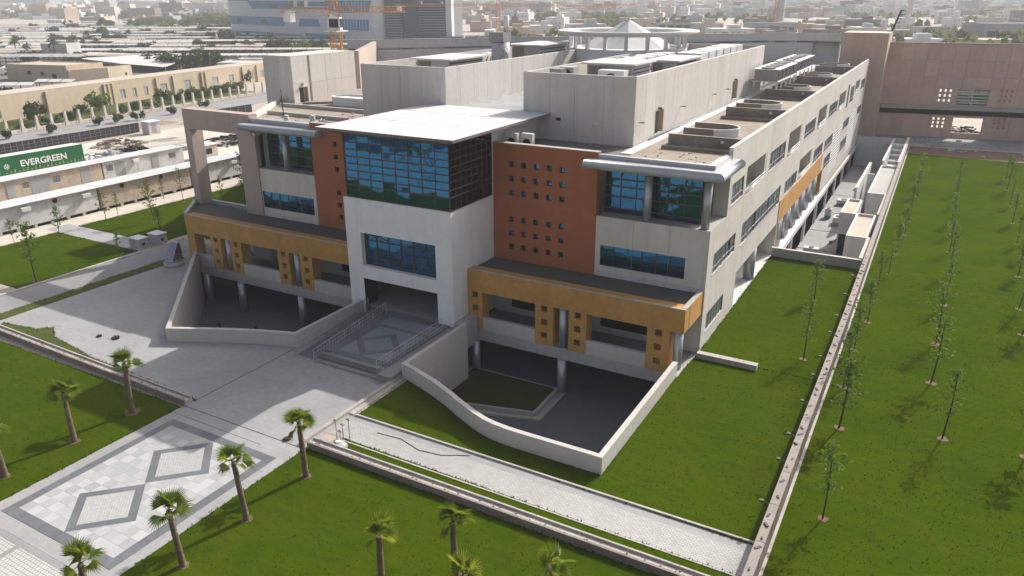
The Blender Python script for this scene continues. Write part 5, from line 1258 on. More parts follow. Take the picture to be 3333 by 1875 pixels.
# bundle of posts on the grass strip by the path
t = thing('pump_rig', (-27.0,27.9,0), 'small white pump on a drum with four valve posts on the grass strip', 'pump')
for i, (dx, dy, hh) in enumerate(((-.45,.15,1.25),(-.1,.3,1.0),(.25,.45,1.35),(.05,-.1,.8))):
    k = MB(); k.tube([(-27+dx,27.9+dy,0),(-27+dx,27.9+dy,hh)],.035,6); k.build('pipe_post', M['acgrey'], t)
    k = MB(); k.tube([(-27+dx-.14,27.9+dy,hh),(-27+dx+.14,27.9+dy,hh+.02)],.05,6); k.tube([(-27+dx,27.9+dy,hh-.05),(-27+dx,27.9+dy,hh+.13)],.045,6); k.build('valve', M['tan'], t)
k = MB(); k.cyl(-26.8,27.45,0.0,.32,.55,16,.30); k.build('drum', M['acgrey'], t)
k = MB(); k.cyl(-26.8,27.45,.32,.42,.16,12); k.build('lid', M['acwhite'], t)
k = MB(); k.box(-27.6,-26.5,26.95,27.2,.1,.25); k.build('hose_box', M['frame'], t)
k = MB(); k.tube([(-25.8,29.7,.03),(-24.2,29.85,.03),(-22.6,29.4,.03),(-21.2,29.6,.03),(-19.8,30.35,.03)],.02,5)
tag(k.build('hose', M['frame'], None, (-23,29.6,0)), 'black hose lying in loose curves on the white block path', 'hose')
for i, (x, y, lab) in enumerate([(-51.5,30.6,'dark lump of debris on the sunlit plaza near the court corner'), (-52.9,30.2,'smaller dark scrap of debris on the sunlit plaza'), (-30.0,26.6,'round black kerb drain cap at the end of the low kerb wall')]):
    k = MB(); rnd = random.Random(i); s_ = (.26,.18,.2)[i]
    for j in range(5): a = j*1.3; k.obox((x+s_*.7*cos(a),y+s_*.5*sin(a)), (cos(a),sin(a)), (-sin(a),cos(a)), s_*.5, s_*.35, .012, .012+s_*rnd.uniform(.3,.8))
    tag(k.build('debris', M['frame'], None, (x,y,0)), lab, 'debris')
st_ = MB(); rnd = random.Random(8)
# ------------------------------------------------------------------ builders' yard on the left
def cabin(x, y0, y1, h, label, wallm, openings=(), acs=(), feet=.38, over=.45):
    """site cabin: boarded walls in bays, ribbed roof, doors and windows, raised on blocks. front faces +x at x, depth 2.6"""
    t = thing('site_cabin', (x,(y0+y1)/2,0), label, 'cabin'); d = 2.6
    n = max(2, round((y1-y0)/2.9)); hs = [(a-y0, b_-y0, c-feet, e-feet, .06, False) for a,b_,c,e,k in openings]
    panel_wall(t, M[wallm], (x,y0,feet), Y, Z, RIGHT, y1-y0, h-feet, lin(0,y1-y0,n), [0,h-feet], hs, .03, .03)
    k = MB(); k.box(x-d,x-.05,y0+.02,y1-.02,feet,h-.02); k.build('shell', M[wallm], t)
    m = int((y1-y0)/.42)
    k = MB()
    for i in range(m):
        a = y0-.1+(y1-y0+.2)*i/m; c = y0-.1+(y1-y0+.2)*(i+1)/m; s_ = .02+.05*((i*7) % 3 == 0)
        k.box(x-d-.15,x+over+(.06 if (i*5) % 4 == 0 else 0),a,a+(c-a)*.62,h+.03,h+.075); k.box(x-d-.14,x+over-.02,a+(c-a)*.62,c,h+.02,h+.045)
    k.build('ribbed_roof', M['cabinroof'], t)
    k = MB(); k.box(x-d-.1,x+over-.06,y0-.06,y1+.06,h-.02,h+.018); k.build('eave_board', M['acgrey'], t)
    k = MB(); k.box(x-d+.1,x-.25,y0+.1,y1-.1,0.0,feet); k.build('underside_shade', M['dark'], t)  # dark box paints the shade in the open gap under the cabin
    for i in range(int((y1-y0)/1.9)):
        k = MB(); a = y0+.5+i*1.9; k.box(x-.3,x+.05,a,a+.35,0,feet-.02); k.build('block', M['conc'], t)
    for a,b_,c,e,kind in openings:
        k = MB()
        if kind == 'door': k.box(x-.12,x-.06,a,(a+b_)/2,c,e); k.build('doorway', M['dark'], t); k = MB(); k.box(x-.05,x+.02,(a+b_)/2,b_,c,e); k.build('door', M['winggrey'], t)
        elif kind == 'board': k.box(x-.05,x+.03,a,b_,c,e); k.build('board', M['winggrey'], t)
        else:
            k.box(x-.07,x-.05,a,b_,c,e); w = k.build('window', M['frame'], t)
            k = MB(); k.box(x-.045,x-.03,a+.05,(a+b_)/2-.02,c+.05,e-.05); k.box(x-.045,x-.03,(a+b_)/2+.02,b_-.05,c+.05,e-.05); k.build('pane', M['glassgrey'], w)
            k = MB(); k.box(x+.002,x+.05,a-.06,b_+.06,c-.07,c-.005); k.build('sill', M['acwhite'], w)
    for a, kind in acs:
        k = MB()
        if kind == 'ac': k.box(x,x+.62,a,a+.95,h-.75,h-.35); k.build('air_conditioner', M['acwhite'], t)
        else:
            n_ = 14; c0 = k.vert((x+.02,a,h-.45)); ids = [k.vert((x+.02,a+.30*cos(2*pi*i/n_),h-.45+.30*sin(2*pi*i/n_))) for i in range(n_)]
            for i in range(n_): k.face((c0,ids[i],ids[(i+1)%n_]))
            k.build('round_vent', M['frame'], t)
    return t
cabin(-86.3, 27.0, 40.2, 2.95, 'white site cabin at the picture edge, cut off, first of the front row', 'cabin')
cabin(-86.3, 40.5, 52.7, 2.95, 'long white site cabin with two wall units casting slanting shadows', 'cabin', acs=((43.6,'ac'),(50.6,'ac'),(47.6,'vent')))
cabin(-86.3, 53.0, 65.9, 2.95, 'long peeling beige site cabin behind the saplings in the front row', 'cabinbeige', acs=((56.0,'vent'),(61.5,'vent')))
cabin(-86.3, 66.2, 78.5, 2.95, 'white site cabin seen through the portal frame, last of the front row', 'cabin', acs=((72.5,'ac'),))
cabin(-100.3, 46.0, 62.6, 2.75, 'peeling beige site cabin with boarded bays and dark doorway in the rear row', 'cabinbeige',
      ((48.9,50.7,.5,2.45,'door'), (51.8,52.6,1.35,2.1,'window'), (52.8,55.2,.45,2.45,'board'), (55.7,56.7,1.3,2.2,'window'), (59.5,60.8,.45,2.4,'board')), over=.3)
cabin(-100.3, 62.8, 76.0, 2.75, 'white site cabin with a black double doorway in the rear row', 'cabin',
      ((63.3,64.3,1.35,2.2,'window'), (64.6,66.1,.45,2.4,'board'), (69.4,71.6,.5,2.4,'door'), (73.4,74.6,1.4,2.2,'window')), acs=((67.2,'ac'),), over=.3)
roof_hut2 = thing('small_hut', (-101,80.5,0), 'small flat pale hut with a dark window behind the portal frame', 'hut')
k = MB(); k.box(-102.5,-99.8,79,82,0,2.3); k.build('wall', M['sand2'], roof_hut2); k = MB(); k.box(-102.7,-99.6,78.8,82.2,2.302,2.45); k.build('roof', M['cabinroof'], roof_hut2); k = MB(); k.box(-99.79,-99.75,79.8,80.9,1.0,1.8); k.build('window', M['dark'], roof_hut2)

# green shipping container
ct = thing('shipping_container', (-117.2,63.6,0), 'long green shipping container with white lettering on its side', 'container')
cy0, cy1, cz0, cz1 = 57.2, 70.0, .12, 2.78
def corrugated(x, s_):
    k = MB(); n = 46; pr = []
    for i in range(n):
        a = cy0+.15+(cy1-cy0-.3)*i/n; w = (cy1-cy0-.3)/n
        pr += [(a,0), (a+w*.38,0), (a+w*.5,-.05*s_), (a+w*.88,-.05*s_)]
    pr.append((cy1-.15,0))
    lo = [k.vert((x+d_,yy,cz0+.16)) for yy,d_ in pr]; hi = [k.vert((x+d_,yy,cz1-.12)) for yy,d_ in pr]
    for i in range(len(pr)-1): k.face((lo[i],lo[i+1],hi[i+1],hi[i]))
    return k
corrugated(-116.03, 1).build('side_panel', M['green'], ct)
corrugated(-118.41, -1).build('side_panel', M['green'], ct)
k = MB()
for x in (-116.0,-118.44): k.box(x-.08 if x > -117 else x, x if x > -117 else x+.08, cy0,cy1,cz0,cz0+.16); k.box(x-.08 if x > -117 else x, x if x > -117 else x+.08, cy0,cy1,cz1-.12,cz1)
for x in (-116.0,-118.3):
    for y in (cy0,cy1-.15): k.box(x-.14,x,y,y+.15,cz0,cz1+.004)
k.build('frame', M['green'], ct)
k = MB(); k.box(-118.3,-116.14,cy0+.02,cy1-.02,cz1-.1,cz1-.02); k.build('roof', M['carport'], ct)
k = MB(); k.box(-118.3,-116.14,cy1-.04,cy1-.01,cz0,cz1-.11); k.box(-118.3,-116.14,cy0+.01,cy0+.04,cz0,cz1-.11); k.build('door', M['green'], ct)
k = MB()
for i in range(20): k.box(-116.028,-116.012,cy0+.9+i*.6,cy0+1.12+i*.6,cz0+.2,cz0+.2+.22+.14*((i*7) % 3)); 
k.build('yellow_patch', mat('dull_yellow', (0.36,0.34,0.05), .7, (0.12,0.25,0.05), 2, .9, 6, .3), ct)  # dull yellow patches spaced along the lower edge of the side panel
def text(body, loc, size, m, parent, width=None, bold=0.0, nm='lettering'):
    cu = bpy.data.curves.new('lettering', 'FONT'); cu.body = body; cu.size = size; cu.extrude = .012; cu.offset = bold; cu.resolution_u = 3
    ob = bpy.data.objects.new('tmp', cu); COL.objects.link(ob); bpy.context.view_layer.update()
    me = bpy.data.meshes.new_from_object(ob.evaluated_get(bpy.context.evaluated_depsgraph_get())); bpy.data.objects.remove(ob, do_unlink=True)
    me.materials.clear(); me.materials.append(m)
    xs = [v.co.x for v in me.vertices]; w = max(xs)-min(xs); x0 = min(xs); kx = (width/w) if width else 1.0
    for v in me.vertices: v.co = Vector((v.co.z, (v.co.x-x0)*kx, v.co.y))     # stand it up facing +x
    return put(nm, me, parent, loc)
text('EVERGREEN', (-115.99,60.35,1.02), 1.28, M['lettering'], ct, 6.9, .028)
k = MB()
for i in range(8):
    a0, a1 = 2*pi*i/8, 2*pi*i/8+.5
    k.face([k.vert((-115.985, 58.35+r_*cos(a), 1.35+r_*sin(a))) for r_, a in ((.40,a0),(.40,a1),(.26,a1),(.26,a0))])
for i in range(4):
    a = pi/4+i*pi/2; k.face([k.vert((-115.985, 58.35+p*cos(a)-q*sin(a), 1.35+p*sin(a)+q*cos(a))) for p, q in ((0,-.035),(.30,-.07),(.30,.07),(0,.035))])
k.build('emblem', M['lettering'], ct)

# black panel fence behind it
bf = thing('panel_fence', (-132,74,0), 'black sheet fence with pale ribs behind the green container', 'fence')
for i in range(20):
    a = 52+i*2.0; x = -132.2-(a-52)*.02
    k = MB(); k.box(x-.04,x,a+.03,a+1.97,.1,1.85); p = k.build('panel', M['blackpanel'], bf)
    k = MB(); k.box(x,x+.05,a-.03,a+.03,0,1.9); k.build('post', M['metalgrey'], bf)
    k = MB(); k.box(x,x+.03,a+.05,a+1.95,.62,.66); k.box(x,x+.03,a+.98,a+1.02,.1,1.8); k.box(x,x+.03,a+.05,a+1.95,1.2,1.23); k.build('rib', M['metalgrey'], bf)
t = thing('panel_fence', (-133,110,0), 'short dark slatted fence on the pale road behind the stair block', 'fence')
for i in range(9):
    a = 103+i*2.0; k = MB(); k.box(-134.2,-134.1,a+.04,a+1.96,.2,1.9); k.build('panel', M['blackpanel'], t)
    k = MB(); k.box(-134.1,-134.02,a-.04,a+.04,0,2.0); k.build('post', M['metalgrey'], t)
t = thing('pale_cabinet', (-129.4,92.3,0), 'pale grey upright cabinet at the end of the black sheet fence', 'cabinet')
k = MB(); k.box(-130.6,-128.6,90.9,93.3,0,2.3); k.build('body', M['cabin'], t); k = MB(); k.box(-130.8,-128.4,90.7,93.5,2.302,2.42); k.build('lid', M['cabinroof'], t); k = MB(); k.box(-128.595,-128.57,91.5,92.5,.3,2.0); k.build('door', M['winggrey'], t)
# heaps of scrap between container and cabins
def heap(x, y, r, h, label, m, seed, n=60):
    rnd = random.Random(seed); k = MB()
    for i in range(n):
        a, q = rnd.uniform(0,2*pi), rnd.random()**.5; px, py = x+r*q*cos(a)*1.2, y+r*q*sin(a); z = h*(1-q)*rnd.uniform(.3,1)
        s_ = rnd.uniform(.12,.5); b_ = rnd.uniform(0,pi); k.obox((px,py), (cos(b_),sin(b_)), (-sin(b_),cos(b_)), s_*1.6, s_*.4, max(0,z-.1), z+s_*.4)
    tag(k.build('scrap_heap', M[m], None, (x,y,0)), label, 'heap', 'scrap heaps in the builders yard', 'stuff')
heap(-116.5,74.5,3.2,1.2,'pale heap of boards beside the container end','acgrey',1)
heap(-116.0,79.0,2.6,1.5,'dark heap of scrap metal in the builders yard','frame',2,80)
heap(-124.0,81.5,4.0,1.6,'brown heap of rubble and beams near the black fence','planter',3,90)
heap(-112.5,84.0,2.0,.6,'low grey row of pipes in the builders yard','metalgrey',4,40)
heap(-109.5,93.0,4.5,1.5,'dark and white pile of pipes seen through the portal frame','frame',5,110)
heap(-106.5,94.5,3.0,1.2,'white offcuts in front of the dark pipe pile','acwhite',6,40)
heap(-119,72.2,2.4,.8,'white sacks and sheets heaped behind the cabins','cabinroof',7,50)

M['reddirt'] = mat('reddish_dirt', (0.33,0.235,0.18), .95, (0.24,0.17,0.13), .4, .9, 3, .4)
sheet('dirt_verge', M['reddirt'], [(-134.6,50), (-137.5,50), (-142.5,104), (-137.0,104)], .012)
sheet('street', M['asphalt'], [(-137.6,45), (-148.5,45), (-158,150), (-146,150)], .012)
sheet('fence_verge', M['reddirt'], [(-149.2,60), (-152.0,60), (-161.0,155), (-158.2,155)], .014)
lawn([(-154.5,60), (-166,60), (-180,150), (-164,150)], .03, m='drygrass')
# U shaped precast fence
uf = thing('precast_fence', (-155,110,0), 'long cream fence of U shaped precast arches along the street', 'fence')
def u_unit():
    k = MB(); pts = [(-.32,0),(.32,0),(.22,2.75),(-.18,2.88)]
    a = [k.vert((-.2,p[0],p[1])) for p in pts]; b_ = [k.vert((.2,p[0],p[1])) for p in pts]
    k.face(a); k.face(b_[::-1])
    for i in range(4): k.face((a[i],b_[i],b_[(i+1)%4],a[(i+1)%4]))
    for s_ in (1,-1):
        prev = None
        for i in range(7):
            t = i/6*pi/2; yy = s_*(.2+1.3*(1-cos(t))); yo = s_*(.15+1.2*(1-cos(t))); zz = 1.55-1.2*sin(t)
            c = [k.vert((e,yy,zz+.02)) for e in (-.11,.11)] + [k.vert((e,s_*(.12+.70*(1-cos(t))) ,max(0.0,zz-.5))) for e in (.11,-.11)]
            if prev: 
                for j in range(4): k.face((prev[j],c[j],c[(j+1)%4],prev[(j+1)%4]))
            prev = c
        k.box(-.11,.11,min(s_*.9,s_*1.54),max(s_*.9,s_*1.54),0.0,.34)
    return k.mesh('arch_post', M['ucream'])
um = u_unit()
for i in range(30):
    y = 66+i*3.06; put('arch_post', um, uf, (-152.3-(y-78)*.105, y, 0), (0,0,.105))
k = MB()
for i in range(30):
    y = 64.5+i*3.06; x = -152.3-(y-78)*.105; k.box(x+.9,x+1.1,y,y+3.02,0,.2)
k.build('kerb', M['kerb'], uf)

# long tan building behind it
lb = thing('long_building', (-176,125,0), 'long low tan building with pilasters and grey windows behind the arch fence', 'building')
A_, E_ = Vector((-166.5,62,0)), Vector((-186.5,190,0)); dv = (E_-A_).normalized(); nn = Vector((dv.y,-dv.x,0)); Lb = (E_-A_).length; Hb = 5.25
wins = [(13.5,2.3,.5,2.9),(23.5,2.0,.6,2.7),(47.0,2.3,.7,2.9),(56.5,1.6,.9,3.1),(60.3,1.3,.9,3.1),(64.0,1.3,.9,3.1),(69.5,2.3,.9,3.2),(78.0,2.3,.9,3.3),(88.5,2.6,1.2,3.1),(95.5,2.2,1.2,3.2),(104.0,2.3,1.2,3.3),(109.5,1.9,1.2,3.2),(117.0,2.4,1.2,3.2),(123.0,2.4,1.2,3.2)]
hs = [(a,a+w,c,e,.2,False) for a,w,c,e in wins]
panel_wall(lb, M['tan'], A_, dv, Z, nn, Lb, Hb, lin(0,Lb,16), [0,Hb], hs, .03, .03)
for a, w, c, e in wins:
    k = MB(); P_ = A_+dv*(a+w/2)-nn*.19; k.obox((P_.x,P_.y), (dv.x,dv.y), (nn.x,nn.y), w/2, .03, c, e); wdw = k.build('window', M['winggrey'], lb)
    k = MB(); P_ = A_+dv*(a+w/2)-nn*.15
    for s_ in (-.46,0,.46): q_ = P_+dv*(s_*w); k.obox((q_.x,q_.y), (dv.x,dv.y), (nn.x,nn.y), .05, .03, c, e)
    k.build('mullion', M['acwhite'], wdw)
for i, s_ in enumerate((17.5,21.5,36.5,52.0,53.2,54.4,68.2,74,84.5,86.0,101.5,108,113.8,121)):
    k = MB(); P_ = A_+dv*s_+nn*.22; k.obox((P_.x,P_.y), (dv.x,dv.y), (nn.x,nn.y), .28, .22, 0, 4.9); k.build('pilaster', M['tan'], lb)
k = MB(); P_ = A_+dv*Lb/2-nn*5; k.obox((P_.x,P_.y), (dv.x,dv.y), (nn.x,nn.y), Lb/2, 4.7, 0, 4.9); k.build('body', M['tan'], lb)
k = MB(); P_ = A_+dv*Lb/2-nn*5; k.obox((P_.x,P_.y), (dv.x,dv.y), (nn.x,nn.y), Lb/2, 4.6, 4.902, 5.0); k.build('roof', M['tanroof'], lb)
k = MB(); P_ = A_+dv*Lb/2-nn*.15; k.obox((P_.x,P_.y), (dv.x,dv.y), (nn.x,nn.y), Lb/2, .18, Hb+.002, Hb+.06); k.build('coping', M['ucream'], lb)

# ------------------------------------------------------------------ shrubs and trees of the middle distance
def bush_mesh(seed, m, n, leafs, shape):
    rnd = random.Random(seed); k = MB()
    lob = [(Vector((rnd.gauss(0,.42),rnd.gauss(0,.42),rnd.uniform(.35,.85) if shape == 'bush' else rnd.uniform(.2,.95))), rnd.uniform(.28,.5)) for i in range(9)]
    for i in range(n):
        c, r = lob[rnd.randrange(9)]; d = Vector((rnd.gauss(0,1),rnd.gauss(0,1),rnd.gauss(0,1))).normalized()
        if shape == 'column': c = Vector((c.x*.45,c.y*.45,c.z))
        p = c+d*r*rnd.uniform(.6,1.05); p.z = max(.02,p.z)
        a = (d+Vector((rnd.gauss(0,.7),rnd.gauss(0,.7),rnd.gauss(0,.7)))).normalized(); b_ = a.cross(Vector((rnd.gauss(0,1),rnd.gauss(0,1),rnd.gauss(0,1)))).normalized(); c2 = a.cross(b_); s_ = leafs*rnd.uniform(.6,1.4)
        k.face([k.vert(p-b_*s_), k.vert(p+c2*s_*.6), k.vert(p+b_*s_), k.vert(p-c2*s_*.6)])
    return k.mesh('foliage', M[m])
BUSH = [bush_mesh(i, m, 520, .13, 'bush') for i, m in enumerate(('leafdark','leafdark','leaf','leafgrey'))]
COLM = [bush_mesh(20+i, m, 620, .10, 'column') for i, m in enumerate(('leafdark','leafdark','leafgrey'))]
stem_k = MB(); stem_k.tube([(0,0,0),(.02,0,.25),(0,.02,.55)], [.06,.045,.03], 6); STEM = stem_k.mesh('trunk', M['bark'])
def bush(name, x, y, w, h, label, group, me, rz, cat='shrub'):
    t = thing(name, (x,y,0), label, cat, group, rz); t.scale = (w/1.7, w/1.7, h/1.25)
    for nm, m_ in (('trunk',STEM),('foliage',me)):
        o = bpy.data.objects.new(nm, m_); COL.objects.link(o); o.parent = t
SH = [(-164.9,90.7,4.6,4.0),(-166.2,101.6,3.0,2.2),(-167.7,107.0,5.0,4.6),(-158.9,106.3,2.4,1.8),(-160.2,109.5,2.6,1.9),(-161.9,112.5,2.6,2.0),(-160.7,115.1,2.6,2.2),(-164.9,121.2,3.4,3.8),(-163.5,124.4,3.2,2.6),(-166.6,130.4,3.8,2.8),(-168.4,134.0,4.0,2.8),(-167.8,136.7,3.6,2.4),(-168.1,139.5,3.4,2.4),(-169.2,143.2,3.6,2.6),(-170.9,147.5,3.8,2.8),(-169.9,150.0,3.6,2.4),(-158.4,89.7,2.4,1.6),(-158.5,94.6,2.8,2.2),(-157.5,84.8,2.6,1.4),(-181,146,2.4,3.6),(-182.0,162.6,2.6,4.2)]
W_ = ['big feathery shrub before the tan building, left of the first pilasters', 'big dark rounded shrub before the tan building beside a grey window']
for i, (x, y, w, h) in enumerate(SH):
    lab = W_[0] if i == 0 else W_[1] if i == 2 else 'green shrub behind the arch fence, %s from the picture edge' % ORD[sorted(range(len(SH)), key=lambda q_: SH[q_][1]).index(i)]
    bush('shrub', x, y, w, h, lab, None if i in (0,2) else 'shrubs behind the arch fence', BUSH[i % 4], i*1.3)
for i, (x, y) in enumerate([(-146.4,83),(-147.7,93.4),(-146.9,101.5),(-147.6,111.1),(-149.6,121.2),(-148,75.6),(-147.6,97.6)]):
    bush('shrub', x, y, 2.0, 1.9, 'rounded clipped shrub before the arch fence on its street side, %s along it' % ORD[(1,2,4,5,6,0,3)[i]], 'clipped shrubs in front of the arch fence', BUSH[i % 2], i)
for i, (x, y) in enumerate([(-295.7,200),(-287.3,198.6),(-279.2,197.3),(-267.1,192.9),(-259.7,191.7),(-250.3,186.6),(-243.2,183.0),(-238.5,182.1),(-236.3,186.1),(-236,190.2),(-236.5,194.7),(-236.3,199)]):
    bush('hedge_tree', x, y, 8.0 if i > 4 else 9, 5.6 if i > 5 else 4.6, 'dark green tree in the hedge row behind the white tent, %s of the row' % ORD[i], 'dark hedge trees behind the tent', COLM[i % 2] if i > 5 else BUSH[i % 2], i*1.7, 'tree')
for i, (x, y, w, h) in enumerate([(-344.9,299.2,10,8),(-290.2,263.8,7,5),(-291.2,255.6,6,4),(-314.6,196.1,6,3.5),(-309,198,6,3.2),(-302,199.5,6,3.2),(-309.7,297.2,8,7),(-284.2,259.2,7,6),(-267.4,260.3,8,7),(-264,263,7,7),(-258,263.5,8,6),(-262.2,270.4,5,6),(-255.1,271.5,6,6),(-251.6,272.5,7,6),(-272,268,7,5),(-246.5,266.3,5,7)]):
    bush('roadside_tree', x, y, w, h, 'leafy green tree on the verge below the blue banded building, %s along it' % ORD[i], 'trees below the blue banded building', BUSH[i % 4], i*1.1, 'tree')
def date_palm():
    t = MB(); t.tube([(0,0,0),(.1,0,3.5),(0,.1,7.0)], [.30,.24,.22], 8)
    c = MB(); rnd = random.Random(77)
    for i in range(26):
        az = i*2.4; el = rnd.uniform(-.3,1.2); L = rnd.uniform(2.0,2.8); pts = []
        for j in range(5):
            s_ = j/4; pts.append(Vector((cos(az)*L*s_*cos(el), sin(az)*L*s_*cos(el), 7.0+L*s_*sin(el)-1.3*s_*s_)))
        sd_ = Vector((-sin(az),cos(az),0))
        for a, b_ in zip(pts, pts[1:]):
            for s2 in (-1,1): c.quad(a, b_, b_+sd_*.34*s2+Vector((0,0,-.18)), a+sd_*.34*s2+Vector((0,0,-.18)))
    return t.mesh('trunk', M['trunk']), c.mesh('crown', M['leafgrey'])
DP = date_palm()
for i, (x, y, s_) in enumerate([(-355.4,194,1.0),(-327.8,183.3,.9),(-329,195.6,.95),(-312.6,185.5,1.15),(-363.8,226.1,1.0),(-424.3,280.9,1.1),(-422.6,270.6,.9),(-410.5,287.8,.9),(-361.4,235.4,.8),(-246,272,1.0),(-300,330,1.0),(-450,300,.9)]):
    t = thing('date_palm', (x,y,0), 'tall hazy palm among the white car park canopies, %s of them' % ORD[i], 'palm', 'palms among the canopies', i*1.1); t.scale = (s_,)*3
    for nm, me in (('trunk',DP[0]),('crown',DP[1])):
        o = bpy.data.objects.new(nm, me); COL.objects.link(o); o.parent = t

M['tarmac'] = mat('dusty_tarmac', (0.19,0.18,0.165), .95, (0.13,0.125,0.115), .05, .9, .6, .4)
rnd = random.Random(55); FT = []
while len(FT) < 46:
    d_ = rnd.uniform(290,640); az = YAW+radians(rnd.uniform(-36,-15.5)); x, y = d_*sin(az)/cos(az-YAW), d_*cos(az)/cos(az-YAW)
    FT.append((x,y))
FT.sort(key=lambda q: q[0]**2+q[1]**2)
for i, (x, y) in enumerate(FT):
    bush('field_tree', x, y, rnd.uniform(5,9), rnd.uniform(3.5,6.5), 'dusty green tree among the car park canopies, %s going into the distance' % ORDW(i), 'trees among the car park canopies', BUSH[(3,1,0)[i % 3]], i*1.9, 'tree')
for i, (d_, lat, hl) in enumerate([(318,-.50,22),(345,-.35,26),(372,-.56,24),(410,-.42,34),(455,-.30,30),(470,-.58,30),(520,-.45,40),(560,-.30,38)]):
    c_ = (sin(YAW)*d_+cos(YAW)*d_*lat, cos(YAW)*d_-sin(YAW)*d_*lat); k = MB()
    for j in range(int(hl*16)):
        u = rnd.uniform(-hl,hl); p = Vector((c_[0]+cos(YAW)*u+rnd.gauss(0,.7), c_[1]-sin(YAW)*u+rnd.gauss(0,.7), rnd.uniform(.2,2.6)))
        a = Vector((rnd.gauss(0,1),rnd.gauss(0,1),rnd.gauss(0,1))).normalized(); b_ = a.cross(Vector((rnd.gauss(0,1),rnd.gauss(0,1),rnd.gauss(0,1)))).normalized(); s_ = rnd.uniform(.5,1.0)
        k.face([k.vert(p-a*s_), k.vert(p+b_*s_), k.vert(p+a*s_), k.vert(p-b_*s_)])
    tag(k.build('hedge', M['leafdark'], None, (c_[0],c_[1],0)), 'long dark hedge strip between the canopy rows, %s going into the distance' % ORD[i], 'hedge', 'hedges between the canopy rows')
# ------------------------------------------------------------------ car park canopies, huts and tents
def canopy(p, q, d, z, label, group, cars=True, seed=0):
    P_, Q_ = Vector((p[0],p[1],0)), Vector((q[0],q[1],0)); L = (Q_-P_).length; dv = (Q_-P_).normalized(); nn = Vector((-dv.y,dv.x,0)); c_ = (P_+Q_)/2+nn*d/2
    t = thing('canopy', (c_.x,c_.y,0), label, 'canopy', group)
    k = MB(); n = max(3, int(L/6))
    for i in range(n):
        a, b_ = L*i/n, L*(i+1)/n-.25
        w = [P_+dv*a, P_+dv*b_, P_+dv*b_+nn*d, P_+dv*a+nn*d]; m1, m2 = P_+dv*a+nn*d*.45, P_+dv*b_+nn*d*.45
        v = [k.vert((w[0].x,w[0].y,z-.5)), k.vert((w[1].x,w[1].y,z-.5)), k.vert((m2.x,m2.y,z+.1)), k.vert((m1.x,m1.y,z+.1)), k.vert((w[2].x,w[2].y,z-.3)), k.vert((w[3].x,w[3].y,z-.3))]
        k.face((v[0],v[1],v[2],v[3])); k.face((v[3],v[2],v[4],v[5]))
    k.build('roof_sheet', CANM[(seed*7+int(L)) % 4 if seed > 3 else 0], t)
    k = MB()
    for i in range(n+1):
        a = P_+dv*(L*i/n)+nn*d*.45; k.box(a.x-.12,a.x+.12,a.y-.12,a.y+.12,0,z)
    k.build('posts', M['metalgrey'], t)['kind'] = 'stuff'
    return P_, dv, nn, L
CAN = [((-400,212),(-370,228),6),((-368,196),(-339,211),6),((-320,200),(-278,222),6),((-361,243),(-326,262),6),((-309,214),(-262,238),6),((-318,232),(-272,256),6),((-350,268),(-306,290),6),((-429,290),(-392,310),6),((-312,164),(-284,178),6),((-512,278),(-480,297),6),((-557,322),(-510,350),7),((-700,440),(-640,474),8),((-640,400),(-585,430),8),((-520,372),(-480,396),7),((-430,330),(-390,350),6),((-660,356),(-606,388),8),((-470,250),(-430,272),6),((-450,225),(-415,243),6),((-395,255),(-370,268),6),((-345,172),(-322,184),6)]
for i in range(34):
    c_ = Vector((0,0,0)); dd_ = 300+(i//3)*34; lat = -.62+(i % 3)*.17+random.uniform(-.04,.04); x_ = sin(YAW)*dd_+cos(YAW)*dd_*lat; y_ = cos(YAW)*dd_-sin(YAW)*dd_*lat
    hl = random.uniform(18,34)*(1+dd_/900); CAN.append(((round(x_-cos(YAW)*hl,1), round(y_+sin(YAW)*hl,1)), (round(x_+cos(YAW)*hl,1), round(y_-sin(YAW)*hl,1)), 6.5))
ORD += ['%d%s' % (i_, 'th' if 10 < i_ % 100 < 14 else {1:'st',2:'nd',3:'rd'}.get(i_ % 10, 'th')) for i_ in range(25,70)]
sheet('car_park', M['tarmac'], [(-205,105), (-330,80), (-900,420), (-560,560), (-420,330), (-262,250), (-212,170)], 0.01)
CANM = [M['carport'], M['ucream'], M['tanroof'], M['acgrey']]
carlist = []
for i, (p, q, d) in enumerate(CAN):
    r_ = canopy(p, q, d, 3.9, 'long white car park canopy, %s row counting up from the tan hut' % ORD[sorted(CAN, key=lambda q_: q_[0][0]**2+q_[0][1]**2).index((p,q,d))], 'white car park canopies', seed=i)
    if i < 10: carlist.append(r_)
for i, (p, q, d) in enumerate([((-258,135),(-245,142),6),((-276,144),(-261,152),6),((-225,112),(-214,119),5),((-222,124),(-212,129),5)]):
    carlist.append(canopy(p, q, d, 2.7, ['white shade canopy left of the tan hut, upper one','white shade canopy left of the tan hut, furthest one','white shade canopy with cars at the picture edge behind the tan building','white shade canopy with cars just left of the tan hut front'][i], None, seed=i))
